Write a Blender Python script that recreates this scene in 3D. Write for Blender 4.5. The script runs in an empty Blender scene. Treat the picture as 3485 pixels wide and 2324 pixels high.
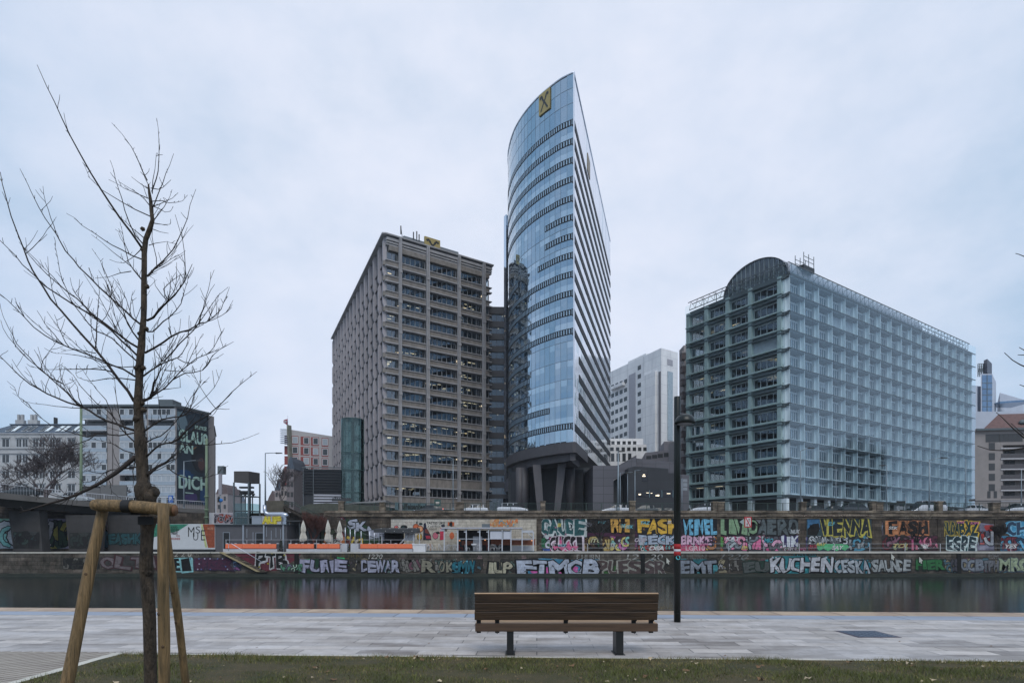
import bpy, math, random
import numpy as np
from mathutils import Vector, Matrix, noise as mnoise
R = math.radians
scene = bpy.context.scene
COL = scene.collection
# ---------------- camera, world, sun, exposure ----------------
F_PX, CX, HV, EYE = 1984.0, 1742.5, 1837.0, 1.6      # focal length, centre column, horizon row in photo pixels
cam_d = bpy.data.cameras.new('camera')
cam_d.sensor_width = 36.0
cam_d.lens = F_PX / 3485.0 * 36.0
cam_d.shift_y = (HV - 1162.0) / 3485.0
cam_d.clip_start = 0.1
cam_d.clip_end = 5000
cam = bpy.data.objects.new('camera', cam_d)
COL.objects.link(cam)
cam.location = (0, 0, EYE)
cam.rotation_euler = (R(90), 0, 0)
scene.camera = cam
scene.view_settings.view_transform = 'Standard'
scene.view_settings.look = 'None'
scene.view_settings.exposure = 0.0
scene.view_settings.gamma = 1.0
scene.cycles.max_bounces = 8
scene.cycles.transparent_max_bounces = 16
scene.cycles.caustics_reflective = False
scene.cycles.caustics_refractive = False

SUN_EL, SUN_AZ = R(52), R(168)
wd = bpy.data.worlds.new('World')
scene.world = wd
wd.use_nodes = True
nt = wd.node_tree
nt.nodes.clear()
out = nt.nodes.new('ShaderNodeOutputWorld')
sky = nt.nodes.new('ShaderNodeTexSky')
sky.sky_type = 'NISHITA'
sky.sun_disc = False
sky.sun_elevation = SUN_EL
sky.sun_rotation = SUN_AZ
sky.air_density = 1.0
sky.dust_density = 1.0
bg1 = nt.nodes.new('ShaderNodeBackground')
bg1.inputs[1].default_value = 0.1
nt.links.new(sky.outputs[0], bg1.inputs[0])
tc = nt.nodes.new('ShaderNodeTexCoord')
mp = nt.nodes.new('ShaderNodeMapping')
mp.inputs['Scale'].default_value = (1, 1, 1.6)
nt.links.new(tc.outputs['Generated'], mp.inputs[0])
n1 = nt.nodes.new('ShaderNodeTexNoise')
n1.inputs['Scale'].default_value = 2.2
n1.inputs['Detail'].default_value = 6
n1.inputs['Roughness'].default_value = 0.55
nt.links.new(mp.outputs[0], n1.inputs[0])
cr = nt.nodes.new('ShaderNodeValToRGB')
cr.color_ramp.elements[0].position = 0.36
cr.color_ramp.elements[0].color = (0.31, 0.47, 0.65, 1)
cr.color_ramp.elements[1].position = 0.64
cr.color_ramp.elements[1].color = (0.56, 0.64, 0.80, 1)
e = cr.color_ramp.elements.new(0.5)
e.color = (0.43, 0.56, 0.74, 1)
nt.links.new(n1.outputs[0], cr.inputs[0])
bg2 = nt.nodes.new('ShaderNodeBackground')
bg2.inputs[1].default_value = 1.24
n2_ = nt.nodes.new('ShaderNodeTexNoise')
n2_.inputs['Scale'].default_value = 9.0
n2_.inputs['Detail'].default_value = 8
n2_.inputs['Roughness'].default_value = 0.6
nt.links.new(mp.outputs[0], n2_.inputs[0])
def wmath(op, a, b=None, c=None):
    q = nt.nodes.new('ShaderNodeMath'); q.operation = op
    for i_, v_ in enumerate((a, b, c)):
        if v_ is None: continue
        if isinstance(v_, (int, float)): q.inputs[i_].default_value = v_
        else: nt.links.new(v_, q.inputs[i_])
    return q.outputs[0]
vd = nt.nodes.new('ShaderNodeVectorMath'); vd.operation = 'DOT_PRODUCT'
_v = Vector((0.02, 1.0, 0.60)).normalized(); vd.inputs[1].default_value = _v
nt.links.new(tc.outputs['Generated'], vd.inputs[0])
mr_ = nt.nodes.new('ShaderNodeMapRange'); mr_.interpolation_type = 'SMOOTHSTEP'
mr_.inputs['From Min'].default_value = 0.60; mr_.inputs['From Max'].default_value = 1.0
nt.links.new(vd.outputs['Value'], mr_.inputs['Value'])
fac_ = wmath('MULTIPLY_ADD', n2_.outputs[0], 0.9, -0.40)
fac_ = wmath('ADD', fac_, mr_.outputs[0])
fac_ = wmath('MULTIPLY', fac_, 0.80)
q_ = nt.nodes.new('ShaderNodeMixRGB'); q_.use_clamp = False
q_.inputs[2].default_value = (0.74, 0.78, 0.89, 1)
nt.links.new(fac_, q_.inputs[0]); nt.links.new(cr.outputs[0], q_.inputs[1])
nt.links.new(q_.outputs[0], bg2.inputs[0])
mx = nt.nodes.new('ShaderNodeMixShader')
mx.inputs[0].default_value = 0.85
nt.links.new(bg1.outputs[0], mx.inputs[1])
nt.links.new(bg2.outputs[0], mx.inputs[2])
nt.links.new(mx.outputs[0], out.inputs[0])

sd = bpy.data.lights.new('sun', 'SUN')
sd.energy = 1.6
sd.angle = R(35)
sd.color = (1.0, 0.96, 0.9)
so = bpy.data.objects.new('sun', sd)
COL.objects.link(so)
sdir = Vector((math.sin(SUN_AZ) * math.cos(SUN_EL), math.cos(SUN_AZ) * math.cos(SUN_EL), math.sin(SUN_EL)))
so.rotation_euler = (-sdir).to_track_quat('-Z', 'Y').to_euler()
so.location = sdir * 400

# ---------------- helpers ----------------
def PX(u, Y): return (u - CX) / F_PX * Y
def PZ(v, Y): return EYE + (HV - v) / F_PX * Y
def W(u, v, Y): return (PX(u, Y), Y, PZ(v, Y))
def lin(c):
    c = c / 255.0
    return c / 12.92 if c <= 0.04045 else ((c + 0.055) / 1.055) ** 2.4
def RGB(r, g, b): return (lin(r), lin(g), lin(b), 1)

MATS = {}
def mat(name, col, rough=0.8, metal=0.0, var=0.18, scale=1.5, spec=0.5, bump=0.0, bscale=20.0, emit=None, es=1.0, stretch=(1, 1, 1), col2=None):
    if name in MATS: return MATS[name]
    m = bpy.data.materials.new(name)
    m.use_nodes = True
    t = m.node_tree
    b = t.nodes['Principled BSDF']
    b.inputs['Roughness'].default_value = rough
    b.inputs['Metallic'].default_value = metal
    b.inputs['Specular IOR Level'].default_value = spec
    if emit:
        b.inputs['Emission Color'].default_value = emit
        b.inputs['Emission Strength'].default_value = es
        m.cycles.emission_sampling = 'NONE'
    tcn = t.nodes.new('ShaderNodeTexCoord')
    mpn = t.nodes.new('ShaderNodeMapping')
    mpn.inputs['Scale'].default_value = stretch
    t.links.new(tcn.outputs['Object'], mpn.inputs[0])
    if var > 0 or col2:
        n = t.nodes.new('ShaderNodeTexNoise')
        n.inputs['Scale'].default_value = scale
        n.inputs['Detail'].default_value = 6
        n.inputs['Roughness'].default_value = 0.65
        t.links.new(mpn.outputs[0], n.inputs[0])
        r = t.nodes.new('ShaderNodeValToRGB')
        r.color_ramp.elements[0].position = 0.3
        r.color_ramp.elements[1].position = 0.7
        if col2:
            r.color_ramp.elements[0].color = col2
            r.color_ramp.elements[1].color = col
        else:
            r.color_ramp.elements[0].color = tuple(c * (1 - var) for c in col[:3]) + (1,)
            r.color_ramp.elements[1].color = tuple(min(1, c * (1 + var)) for c in col[:3]) + (1,)
        t.links.new(n.outputs[0], r.inputs[0])
        t.links.new(r.outputs[0], b.inputs['Base Color'])
    else:
        b.inputs['Base Color'].default_value = col
    if bump:
        n2 = t.nodes.new('ShaderNodeTexNoise')
        n2.inputs['Scale'].default_value = bscale
        n2.inputs['Detail'].default_value = 4
        t.links.new(mpn.outputs[0], n2.inputs[0])
        bp = t.nodes.new('ShaderNodeBump')
        bp.inputs['Strength'].default_value = bump
        bp.inputs['Distance'].default_value = 0.02
        t.links.new(n2.outputs[0], bp.inputs['Height'])
        t.links.new(bp.outputs[0], b.inputs['Normal'])
    MATS[name] = m
    return m

def masonry(name, c1, c2, mortar, bw, bh, msz=0.012, dirx=(1, 0, 0), diry=(0, 0, 1), stain=(0.02, 0.018, 0.014, 1), stainamt=0.7, sscale=0.35, rough=0.85, offset=0.5, bump=0.3, sstretch=(1, 1, 0.25), spec=0.3, dirt=0.0, dscale=3.0):
    """Blocks or slabs laid in courses: brick pattern along dirx / diry in metres, with stains of noise shape."""
    m = bpy.data.materials.new(name)
    m.use_nodes = True
    t = m.node_tree
    b = t.nodes['Principled BSDF']
    b.inputs['Roughness'].default_value = rough
    b.inputs['Specular IOR Level'].default_value = spec
    tcn = t.nodes.new('ShaderNodeTexCoord')
    def dot(d):
        v = t.nodes.new('ShaderNodeVectorMath')
        v.operation = 'DOT_PRODUCT'
        v.inputs[1].default_value = d
        t.links.new(tcn.outputs['Object'], v.inputs[0])
        return v.outputs['Value']
    cb = t.nodes.new('ShaderNodeCombineXYZ')
    t.links.new(dot(dirx), cb.inputs[0])
    t.links.new(dot(diry), cb.inputs[1])
    br = t.nodes.new('ShaderNodeTexBrick')
    br.inputs['Color1'].default_value = c1
    br.inputs['Color2'].default_value = c2
    br.inputs['Mortar'].default_value = mortar
    br.inputs['Scale'].default_value = 1.0
    br.inputs['Brick Width'].default_value = bw
    br.inputs['Row Height'].default_value = bh
    br.inputs['Mortar Size'].default_value = msz
    br.inputs['Mortar Smooth'].default_value = 0.3
    br.offset = offset
    t.links.new(cb.outputs[0], br.inputs[0])
    mpn = t.nodes.new('ShaderNodeMapping')
    mpn.inputs['Scale'].default_value = sstretch
    t.links.new(tcn.outputs['Object'], mpn.inputs[0])
    n = t.nodes.new('ShaderNodeTexNoise')
    n.inputs['Scale'].default_value = sscale
    n.inputs['Detail'].default_value = 9
    n.inputs['Roughness'].default_value = 0.7
    t.links.new(mpn.outputs[0], n.inputs[0])
    r = t.nodes.new('ShaderNodeValToRGB')
    r.color_ramp.elements[0].position = 0.42
    r.color_ramp.elements[0].color = (0, 0, 0, 1)
    r.color_ramp.elements[1].position = 0.66
    r.color_ramp.elements[1].color = (stainamt,) * 3 + (1,)
    t.links.new(n.outputs[0], r.inputs[0])
    mixc = t.nodes.new('ShaderNodeMixRGB')
    mixc.inputs[2].default_value = stain
    t.links.new(r.outputs[0], mixc.inputs[0])
    t.links.new(br.outputs[0], mixc.inputs[1])
    if dirt:
        n3 = t.nodes.new('ShaderNodeTexNoise'); n3.inputs['Scale'].default_value = dscale; n3.inputs['Detail'].default_value = 12; n3.inputs['Roughness'].default_value = 0.75
        t.links.new(tcn.outputs['Object'], n3.inputs[0])
        r3 = t.nodes.new('ShaderNodeValToRGB'); r3.color_ramp.elements[0].position = .33; r3.color_ramp.elements[1].position = .62
        r3.color_ramp.elements[0].color = (1 - dirt, 1 - dirt * 1.05, 1 - dirt * 1.1, 1); r3.color_ramp.elements[1].color = (1, 1, 1, 1)
        t.links.new(n3.outputs[0], r3.inputs[0])
        m3 = t.nodes.new('ShaderNodeMixRGB'); m3.blend_type = 'MULTIPLY'; m3.inputs[0].default_value = 1
        t.links.new(mixc.outputs[0], m3.inputs[1]); t.links.new(r3.outputs[0], m3.inputs[2]); mixc = m3
    t.links.new(mixc.outputs[0], b.inputs['Base Color'])
    if bump:
        n2 = t.nodes.new('ShaderNodeTexNoise')
        n2.inputs['Scale'].default_value = 9
        n2.inputs['Detail'].default_value = 5
        t.links.new(tcn.outputs['Object'], n2.inputs[0])
        bp = t.nodes.new('ShaderNodeBump')
        bp.inputs['Strength'].default_value = bump
        bp.inputs['Distance'].default_value = 0.03
        t.links.new(n2.outputs[0], bp.inputs['Height'])
        t.links.new(bp.outputs[0], b.inputs['Normal'])
    MATS[name] = m
    return m

def glass(name, tint=(0.4, 0.45, 0.45, 1), refl=0.35, gcol=(0.9, 0.95, 1, 1), rough=0.02, wav=0.0, fres=1.0):
    if name in MATS: return MATS[name]
    m = bpy.data.materials.new(name)
    m.use_nodes = True
    t = m.node_tree
    t.nodes.clear()
    o = t.nodes.new('ShaderNodeOutputMaterial')
    tr = t.nodes.new('ShaderNodeBsdfTransparent')
    tr.inputs[0].default_value = tint
    g = t.nodes.new('ShaderNodeBsdfGlossy')
    g.inputs[0].default_value = gcol
    g.inputs['Roughness'].default_value = rough
    lw = t.nodes.new('ShaderNodeLayerWeight')
    lw.inputs[0].default_value = 0.25
    ma = t.nodes.new('ShaderNodeMath')
    ma.operation = 'MULTIPLY_ADD'
    ma.inputs[1].default_value = (1 - refl) * fres
    ma.inputs[2].default_value = refl
    ma.use_clamp = True
    t.links.new(lw.outputs['Fresnel'], ma.inputs[0])
    mxx = t.nodes.new('ShaderNodeMixShader')
    t.links.new(ma.outputs[0], mxx.inputs[0])
    t.links.new(tr.outputs[0], mxx.inputs[1])
    t.links.new(g.outputs[0], mxx.inputs[2])
    t.links.new(mxx.outputs[0], o.inputs[0])
    if wav:
        n2 = t.nodes.new('ShaderNodeTexNoise')
        n2.inputs['Scale'].default_value = 0.35
        tcn = t.nodes.new('ShaderNodeTexCoord')
        t.links.new(tcn.outputs['Object'], n2.inputs[0])
        bp = t.nodes.new('ShaderNodeBump')
        bp.inputs['Strength'].default_value = wav
        bp.inputs['Distance'].default_value = 0.1
        t.links.new(n2.outputs[0], bp.inputs['Height'])
        t.links.new(bp.outputs[0], g.inputs['Normal'])
    MATS[name] = m
    return m

def plastic(r, g, b, rough=0.7, metal=0.0):
    return mat('paint_%d_%d_%d' % (r, g, b), RGB(r, g, b), rough, metal, var=0.1, scale=2.5)

def spraypaint(r, g, b):
    """sprayed paint on blocks: dusty, uneven, with the joints of the stones showing through"""
    nm = 'spray_%d_%d_%d' % (r, g, b)
    if nm in MATS: return MATS[nm]
    c = [min(.85, lin(v) * 1.08) for v in (r, g, b)]; gr = sum(c) / 3; c = [v * .92 + gr * .08 for v in c]
    return masonry(nm, tuple(c) + (1,), tuple(v * .78 + .01 for v in c) + (1,), tuple(v * .40 + .008 for v in c) + (1,), 1.1, .42, .018, stain=tuple(v * .38 + .012 for v in c) + (1,), stainamt=.55, sscale=1.3, sstretch=(1, 1, .7), rough=.75, bump=0, dirt=.34, dscale=2.2)
class MB:
    def __init__(s): s.v = []; s.f = []; s.m = []; s.s = []
    def add(s, vs, fs, m=0, smooth=False):
        o = len(s.v)
        s.v.extend([tuple(p) for p in vs])
        for f in fs:
            s.f.append(tuple(i + o for i in f)); s.m.append(m); s.s.append(smooth)
        return s
    def merge(s, o):
        k = len(s.v)
        s.v.extend(o.v)
        s.f.extend(tuple(i + k for i in f) for f in o.f); s.m.extend(o.m); s.s.extend(o.s)
        return s
    def hexa(s, p, m=0):
        return s.add(p, [(0, 3, 2, 1), (4, 5, 6, 7), (0, 1, 5, 4), (1, 2, 6, 5), (2, 3, 7, 6), (3, 0, 4, 7)], m)
    def box(s, x0, x1, y0, y1, z0, z1, m=0):
        if x0 > x1: x0, x1 = x1, x0
        if y0 > y1: y0, y1 = y1, y0
        return s.hexa([(x0, y0, z0), (x1, y0, z0), (x1, y1, z0), (x0, y1, z0), (x0, y0, z1), (x1, y0, z1), (x1, y1, z1), (x0, y1, z1)], m)
    def fbox(s, F, a0, a1, d0, d1, z0, z1, m=0):
        """box in a facade frame: a along the face, d outward, z up"""
        P = F.p
        ps = [P(a0, d0, z0), P(a1, d0, z0), P(a1, d1, z0), P(a0, d1, z0), P(a0, d0, z1), P(a1, d0, z1), P(a1, d1, z1), P(a0, d1, z1)]
        return s.hexa(ps, m)
    def quad(s, a, b, c, d, m=0): return s.add([a, b, c, d], [(0, 1, 2, 3)], m)
    def fquad(s, F, a0, a1, z0, z1, d, m=0):
        return s.quad(F.p(a0, d, z0), F.p(a1, d, z0), F.p(a1, d, z1), F.p(a0, d, z1), m)
    def prism(s, poly, z0, z1, m=0):
        n = len(poly)
        vs = [(x, y, z0) for x, y in poly] + [(x, y, z1) for x, y in poly]
        fs = [tuple(range(n - 1, -1, -1)), tuple(range(n, 2 * n))] + [(i, (i + 1) % n, (i + 1) % n + n, i + n) for i in range(n)]
        return s.add(vs, fs, m)
    def yprism(s, poly, y0, y1, m=0):
        """poly in (x, z), extruded along y"""
        n = len(poly)
        vs = [(x, y0, z) for x, z in poly] + [(x, y1, z) for x, z in poly]
        fs = [tuple(range(n)), tuple(range(2 * n - 1, n - 1, -1))] + [(i, i + n, (i + 1) % n + n, (i + 1) % n) for i in range(n)]
        return s.add(vs, fs, m)
    def tube(s, pts, rad, n=6, m=0, smooth=True, cap=True):
        pts = [Vector(p) for p in pts]
        if not isinstance(rad, (list, tuple)): rad = [rad] * len(pts)
        vs = []
        up = None
        for i, p in enumerate(pts):
            d = (pts[min(i + 1, len(pts) - 1)] - pts[max(i - 1, 0)])
            if d.length < 1e-9: d = Vector((0, 0, 1))
            d.normalize()
            if up is None: up = Vector((1, 0, 0)) if abs(d.x) < 0.8 else Vector((0, 1, 0))
            a = d.cross(up)
            if a.length < 1e-6: a = d.cross(Vector((0, 1, 0.3)))
            a.normalize(); b = d.cross(a)
            for k in range(n):
                t = 2 * math.pi * k / n
                vs.append(p + (a * math.cos(t) + b * math.sin(t)) * rad[i])
        fs = []
        for i in range(len(pts) - 1):
            for k in range(n):
                fs.append((i * n + k, i * n + (k + 1) % n, (i + 1) * n + (k + 1) % n, (i + 1) * n + k))
        s.add(vs, fs, m, smooth)
        if cap:
            o = len(s.v) - len(vs)
            s.f.append(tuple(o + k for k in range(n - 1, -1, -1))); s.m.append(m); s.s.append(False)
            s.f.append(tuple(o + (len(pts) - 1) * n + k for k in range(n))); s.m.append(m); s.s.append(False)
        return s
    def lathe(s, c, prof, n=16, m=0, smooth=True, sx=1, sy=1):
        vs = []
        for r, z in prof:
            for k in range(n):
                t = 2 * math.pi * k / n
                vs.append((c[0] + r * math.cos(t) * sx, c[1] + r * math.sin(t) * sy, c[2] + z))
        fs = []
        for i in range(len(prof) - 1):
            for k in range(n):
                fs.append((i * n + k, i * n + (k + 1) % n, (i + 1) * n + (k + 1) % n, (i + 1) * n + k))
        fs.append(tuple(range(n - 1, -1, -1)))
        fs.append(tuple((len(prof) - 1) * n + k for k in range(n)))
        return s.add(vs, fs, m, smooth)
    def build(s, name, mats, parent=None, label=None, cat=None, group=None, kind=None, loc=None):
        me = bpy.data.meshes.new(name)
        off = Vector((0, 0, 0))
        if parent is not None:
            q = parent
            while q is not None: off += q.location; q = q.parent
        elif loc is not None: off = Vector(loc)
        vs = np.array(s.v, dtype=np.float64) - np.array(off)
        me.from_pydata(vs.tolist(), [], s.f)
        if not isinstance(mats, (list, tuple)): mats = [mats]
        for m in mats: me.materials.append(m)
        me.polygons.foreach_set('material_index', s.m)
        me.polygons.foreach_set('use_smooth', s.s)
        me.update()
        o = bpy.data.objects.new(name, me)
        COL.objects.link(o)
        if parent is not None: o.parent = parent
        elif loc is not None: o.location = loc
        tag(o, label, cat, group, kind)
        return o
def tag(o, label=None, cat=None, group=None, kind=None):
    if label: o['label'] = label
    if cat: o['category'] = cat
    if group: o['group'] = group
    if kind: o['kind'] = kind
    return o
def thing(name, label, cat, loc, group=None):
    o = bpy.data.objects.new(name, None)
    o.empty_display_size = 0.5
    COL.objects.link(o)
    o.location = loc
    return tag(o, label, cat, group)
class Frame:
    """vertical facade frame: origin, direction along the face, outward normal"""
    def __init__(s, ox, oy, dx, dy, nx=None, ny=None):
        l = math.hypot(dx, dy); s.o = (ox, oy); s.d = (dx / l, dy / l)
        if nx is None: nx, ny = s.d[1], -s.d[0]
        l = math.hypot(nx, ny); s.n = (nx / l, ny / l)
    def p(s, a, d, z): return (s.o[0] + s.d[0] * a + s.n[0] * d, s.o[1] + s.d[1] * a + s.n[1] * d, z)
    def a(s, u):
        r = (u - CX) / F_PX
        return (r * s.o[1] - s.o[0]) / (s.d[0] - r * s.d[1])
class PartSet:
    """repeated parts of one thing: the nearest 100 as parts, the rest as one part"""
    def __init__(s, parent, name, mats, limit=100): s.p, s.n, s.m, s.l, s.L = parent, name, mats, limit, []
    def new(s, key=None):
        b = MB(); s.L.append([key, b]); return b
    def finish(s):
        for e in s.L:
            if e[0] is None:
                c = np.mean(np.array(e[1].v), axis=0); e[0] = float(np.hypot(c[0], c[1]))
        s.L.sort(key=lambda e: e[0])
        for k, b in s.L[:s.l]: b.build(s.n, s.m, s.p)
        if len(s.L) > s.l:
            r = MB()
            for k, b in s.L[s.l:]: r.merge(b)
            r.build(s.n, s.m, s.p, kind='stuff')

# ---------------- letters (made once, before anything else is linked) ----------------
GLY = {}
def _outline(txt, off, shear=0.0):
    cu = bpy.data.curves.new('lettering', 'FONT')
    cu.body = txt; cu.size = 1.0; cu.offset = off; cu.resolution_u = 3; cu.shear = shear
    ob = bpy.data.objects.new('lettering', cu)
    COL.objects.link(ob)
    dg = bpy.context.evaluated_depsgraph_get()
    me = bpy.data.meshes.new_from_object(ob.evaluated_get(dg))
    v = [(p.co.x, p.co.y) for p in me.vertices]
    f = [tuple(p.vertices) for p in me.polygons]
    bpy.data.objects.remove(ob); bpy.data.curves.remove(cu); bpy.data.meshes.remove(me)
    return v, f
def glyph(txt, off=0.0, shear=0.0):
    k = (txt, off, shear)
    if k not in GLY:
        v, f = _outline(txt, off, shear)
        if off != 0.0: v0, _ = _outline(txt, 0.0, shear)
        else: v0 = v
        if not v0: v0 = [(0, 0), (1, 1)]
        x0, x1 = min(p[0] for p in v0), max(p[0] for p in v0)
        y0, y1 = min(p[1] for p in v0), max(p[1] for p in v0)
        w, h = max(x1 - x0, 1e-3), max(y1 - y0, 1e-3)
        GLY[k] = ([((x - x0) / w, (y - y0) / h) for x, y in v], f)
    return GLY[k]
def put_text(mb, txt, to3, m=0, off=0.0, shear=0.0):
    """txt filling the unit square, mapped by to3(s, t) -> xyz"""
    v, f = glyph(txt, off, shear)
    mb.add([to3(x, y) for x, y in v], f, m)
for _c in sorted(set('GAUDERH1FSVEILNBXZTCKPMOQJWI')):
    glyph(_c, 0.045); glyph(_c, 0.09)

# ---------------- spray paint on a wall plane ----------------
def fade_(c, k=.86):
    g_ = sum(c) / 3; return tuple(int((v * .86 + g_ * .14) * k) for v in c)
def spray(parent, word, u0, u1, v0, v1, Y, fill, edge, bg=None, seed=0, dots=None, wild=0.0, d0=0.0, fade=None, label=None, gap=0.02, shine=None):
    """one sprayed word: cloud behind, dark edge, fill; painted on the wall face at depth Y"""
    rnd = random.Random(seed * 7 + len(word))
    x0, x1, z0, z1 = PX(u0, Y), PX(u1, Y), PZ(v1, Y), PZ(v0, Y)
    w, h = x1 - x0, z1 - z0
    mb = MB(); mats = []
    def mi(c):
        mm = spraypaint(*c)
        if mm not in mats: mats.append(mm)
        return mats.index(mm)
    def blob(cx, cz, rx, rz, y, m, n=18, jit=0.18):
        ps = []
        for k in range(n):
            t = 2 * math.pi * k / n; j = 1 + rnd.uniform(-jit, jit)
            e = abs(math.cos(t)) ** 0.5 * (1 if math.cos(t) > 0 else -1); g = abs(math.sin(t)) ** 0.5 * (1 if math.sin(t) > 0 else -1)
            ps.append((cx + e * rx * j, y, cz + g * rz * j))
        mb.add(ps, [tuple(range(n))], m)
    if bg:
        for i, c in enumerate(bg):
            if i == 0: blob((x0 + x1) / 2, (z0 + z1) / 2, w * 0.53, h * 0.56, Y - 0.012 - d0, mi(c), 26, 0.12)
            else:
                for q in range(5): blob(rnd.uniform(x0, x1), rnd.uniform(z0, z1), w * 0.09, h * 0.2, Y - 0.014 - d0 - 0.006 * i - 0.0011 * q, mi(c), 9, 0.3)
    n = len(word)
    wid = [{'I': .42, '1': .5, 'M': 1.3, 'W': 1.35, ' ': .5}.get(ch, 1.0) for ch in word]; tot = sum(wid); cur = 0
    wild = max(wild * 1.25, .28)
    rr = random.Random(seed + 3)
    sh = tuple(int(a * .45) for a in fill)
    for i, ch in enumerate(word):
            cw = w * wid[i] / tot; xc0 = x0 + w * cur / tot; cur += wid[i]
            if ch == ' ': continue
            hh = h * (1 - wild * rr.uniform(0, 0.25)); bz = z0 + (h - hh) * rr.random()
            ang = wild * rr.uniform(-0.25, 0.25); ex = wild * rr.uniform(0, 0.25); ph = rr.uniform(0, 6)
            cxx = xc0 + cw * 0.5; ww = cw * (1 - max(gap, -.1) + ex)
            def to3(s, t, cxx=cxx, ww=ww, bz=bz, hh=hh, ang=ang, ph=ph, yy=0):
                a = (s - 0.5) * ww * 0.86; b = (t - 0.5) * hh * 0.9
                a2 = a + wild * 0.08 * hh * math.sin(3.5 * t + ph); b2 = b + wild * 0.06 * hh * math.sin(5 * s + ph)
                a2 += mnoise.noise(Vector((s * 2.6 + ph, t * 2.6, seed * .73))) * .13 * hh; b2 += mnoise.noise(Vector((s * 2.6 + ph, t * 2.6, seed * .73 + 31.7))) * .13 * hh
                return (cxx + a2 * math.cos(ang) - b2 * math.sin(ang), yy, bz + hh / 2 + b2 * math.cos(ang) + a2 * math.sin(ang))
            ya = Y - 0.030 - d0 - 0.0045 * i
            put_text(mb, ch, lambda s, t, f=to3: (lambda p: (p[0] + hh * .05, ya, p[2] - hh * .05))(f(s, t)), mi(edge), 0.09)
            put_text(mb, ch, lambda s, t, f=to3: (lambda p: (p[0], ya - .0014, p[2]))(f(s, t)), mi(edge), 0.09)
            put_text(mb, ch, lambda s, t, f=to3: (lambda p: (p[0], ya - .0028, p[2]))(f(s, t)), mi(fill), 0.045)
            to4 = lambda s, t, f=to3: (lambda p: (p[0], ya - .0034, p[2]))(f(s, t))
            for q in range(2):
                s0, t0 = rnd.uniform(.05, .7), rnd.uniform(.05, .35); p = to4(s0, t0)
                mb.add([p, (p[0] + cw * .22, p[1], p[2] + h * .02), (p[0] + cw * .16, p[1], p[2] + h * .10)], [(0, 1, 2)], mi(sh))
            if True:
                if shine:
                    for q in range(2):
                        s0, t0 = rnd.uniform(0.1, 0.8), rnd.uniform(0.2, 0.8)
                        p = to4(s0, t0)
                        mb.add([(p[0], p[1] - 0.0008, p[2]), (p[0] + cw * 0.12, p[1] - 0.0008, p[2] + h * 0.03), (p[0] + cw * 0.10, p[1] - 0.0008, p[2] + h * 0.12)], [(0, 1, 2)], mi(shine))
    if dots:
        for i, c in enumerate(dots):
            for q in range(6): blob(rnd.uniform(x0, x1), rnd.choice([z0 + h * 0.05, z1 - h * 0.03, rnd.uniform(z0, z1)]), h * 0.06, h * 0.06, Y - 0.062 - d0 - 0.008 * i - 0.0011 * q, mi(c), 8, 0.1)
    return mb.build('graffiti', mats, parent, label)

def ribbon(mb, pts, w, y, m):
    """flat stroke of width w through (x, z) points"""
    for k in range(len(pts) - 1):
        (xa, za), (xb, zb) = pts[k], pts[k + 1]
        dx, dz = xb - xa, zb - za; l = math.hypot(dx, dz) or 1
        nx, nz = -dz / l * w / 2, dx / l * w / 2; ex, ez = dx / l * w * 0.3, dz / l * w * 0.3
        y -= 0.00012
        mb.quad((xa + nx - ex, y, za + nz - ez), (xa - nx - ex, y, za - nz - ez), (xb - nx + ex, y, zb - nz + ez), (xb + nx + ex, y, zb + nz + ez), m)
def wildstyle(parent, u0, u1, v0, v1, Y, cols, bg, edge=(15, 15, 18), seed=0, n=None, label=None, d0=0.0):
    """interlocked strokes and arrows of several colours, layered over a painted ground"""
    rnd = random.Random(seed + 100)
    x0, x1, z0, z1 = PX(u0, Y), PX(u1, Y), PZ(v1, Y), PZ(v0, Y)
    w, h = x1 - x0, z1 - z0
    mb = MB(); mats = [spraypaint(*c) for c in list(bg) + [edge] + list(cols)]
    nb = len(bg); y = Y - 0.010 - d0
    mb.quad((x0, y, z0), (x1, y, z0), (x1, y, z1), (x0, y, z1), 0)
    for i in range(int(6 * w / h) + 3):
        cx, cz, r = rnd.uniform(x0, x1), rnd.uniform(z0, z1), h * rnd.uniform(0.1, 0.32)
        y -= 0.001
        ps = []
        k = rnd.randint(4, 9)
        for q in range(k):
            t = 2 * math.pi * q / k; j = rnd.uniform(0.5, 1.2)
            ps.append((min(x1, max(x0, cx + r * 1.5 * j * math.cos(t))), y, min(z1, max(z0, cz + r * j * math.sin(t)))))
        mb.add(ps, [tuple(range(k))], rnd.randrange(nb) if rnd.random() < 0.6 else nb + 1 + rnd.randrange(len(cols)))
    n = n or int(w / h * 5) + 2
    for i in range(n):
        cx = x0 + w * (i + rnd.uniform(0.2, 0.8)) / n; lw = h * rnd.uniform(0.10, 0.18)
        kind = rnd.random(); pts = []
        if kind < 0.4:
            c0 = rnd.uniform(0, 6); rr = h * rnd.uniform(0.15, 0.3); cz = rnd.uniform(z0 + rr, z1 - rr)
            for q in range(8): pts.append((cx + rr * math.cos(c0 + q * 0.6), cz + rr * math.sin(c0 + q * 0.6)))
        else:
            x, z = cx - h * 0.2, rnd.uniform(z0 + h * 0.1, z1 - h * 0.1)
            for q in range(rnd.randint(3, 5)):
                pts.append((x, z)); x += h * rnd.uniform(-0.1, 0.3); z = rnd.uniform(z0 + h * 0.1, z1 - h * 0.1)
        pts = [(min(x1 - lw * .6, max(x0 + lw * .6, a)), min(z1 - lw * .6, max(z0 + lw * .6, b))) for a, b in pts]
        y -= 0.0011; ribbon(mb, pts, lw * 1.5, y, nb)
        y -= 0.0011; ribbon(mb, pts, lw, y, nb + 1 + rnd.randrange(len(cols)))
    return mb.build('graffiti', mats, parent, label)
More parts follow.
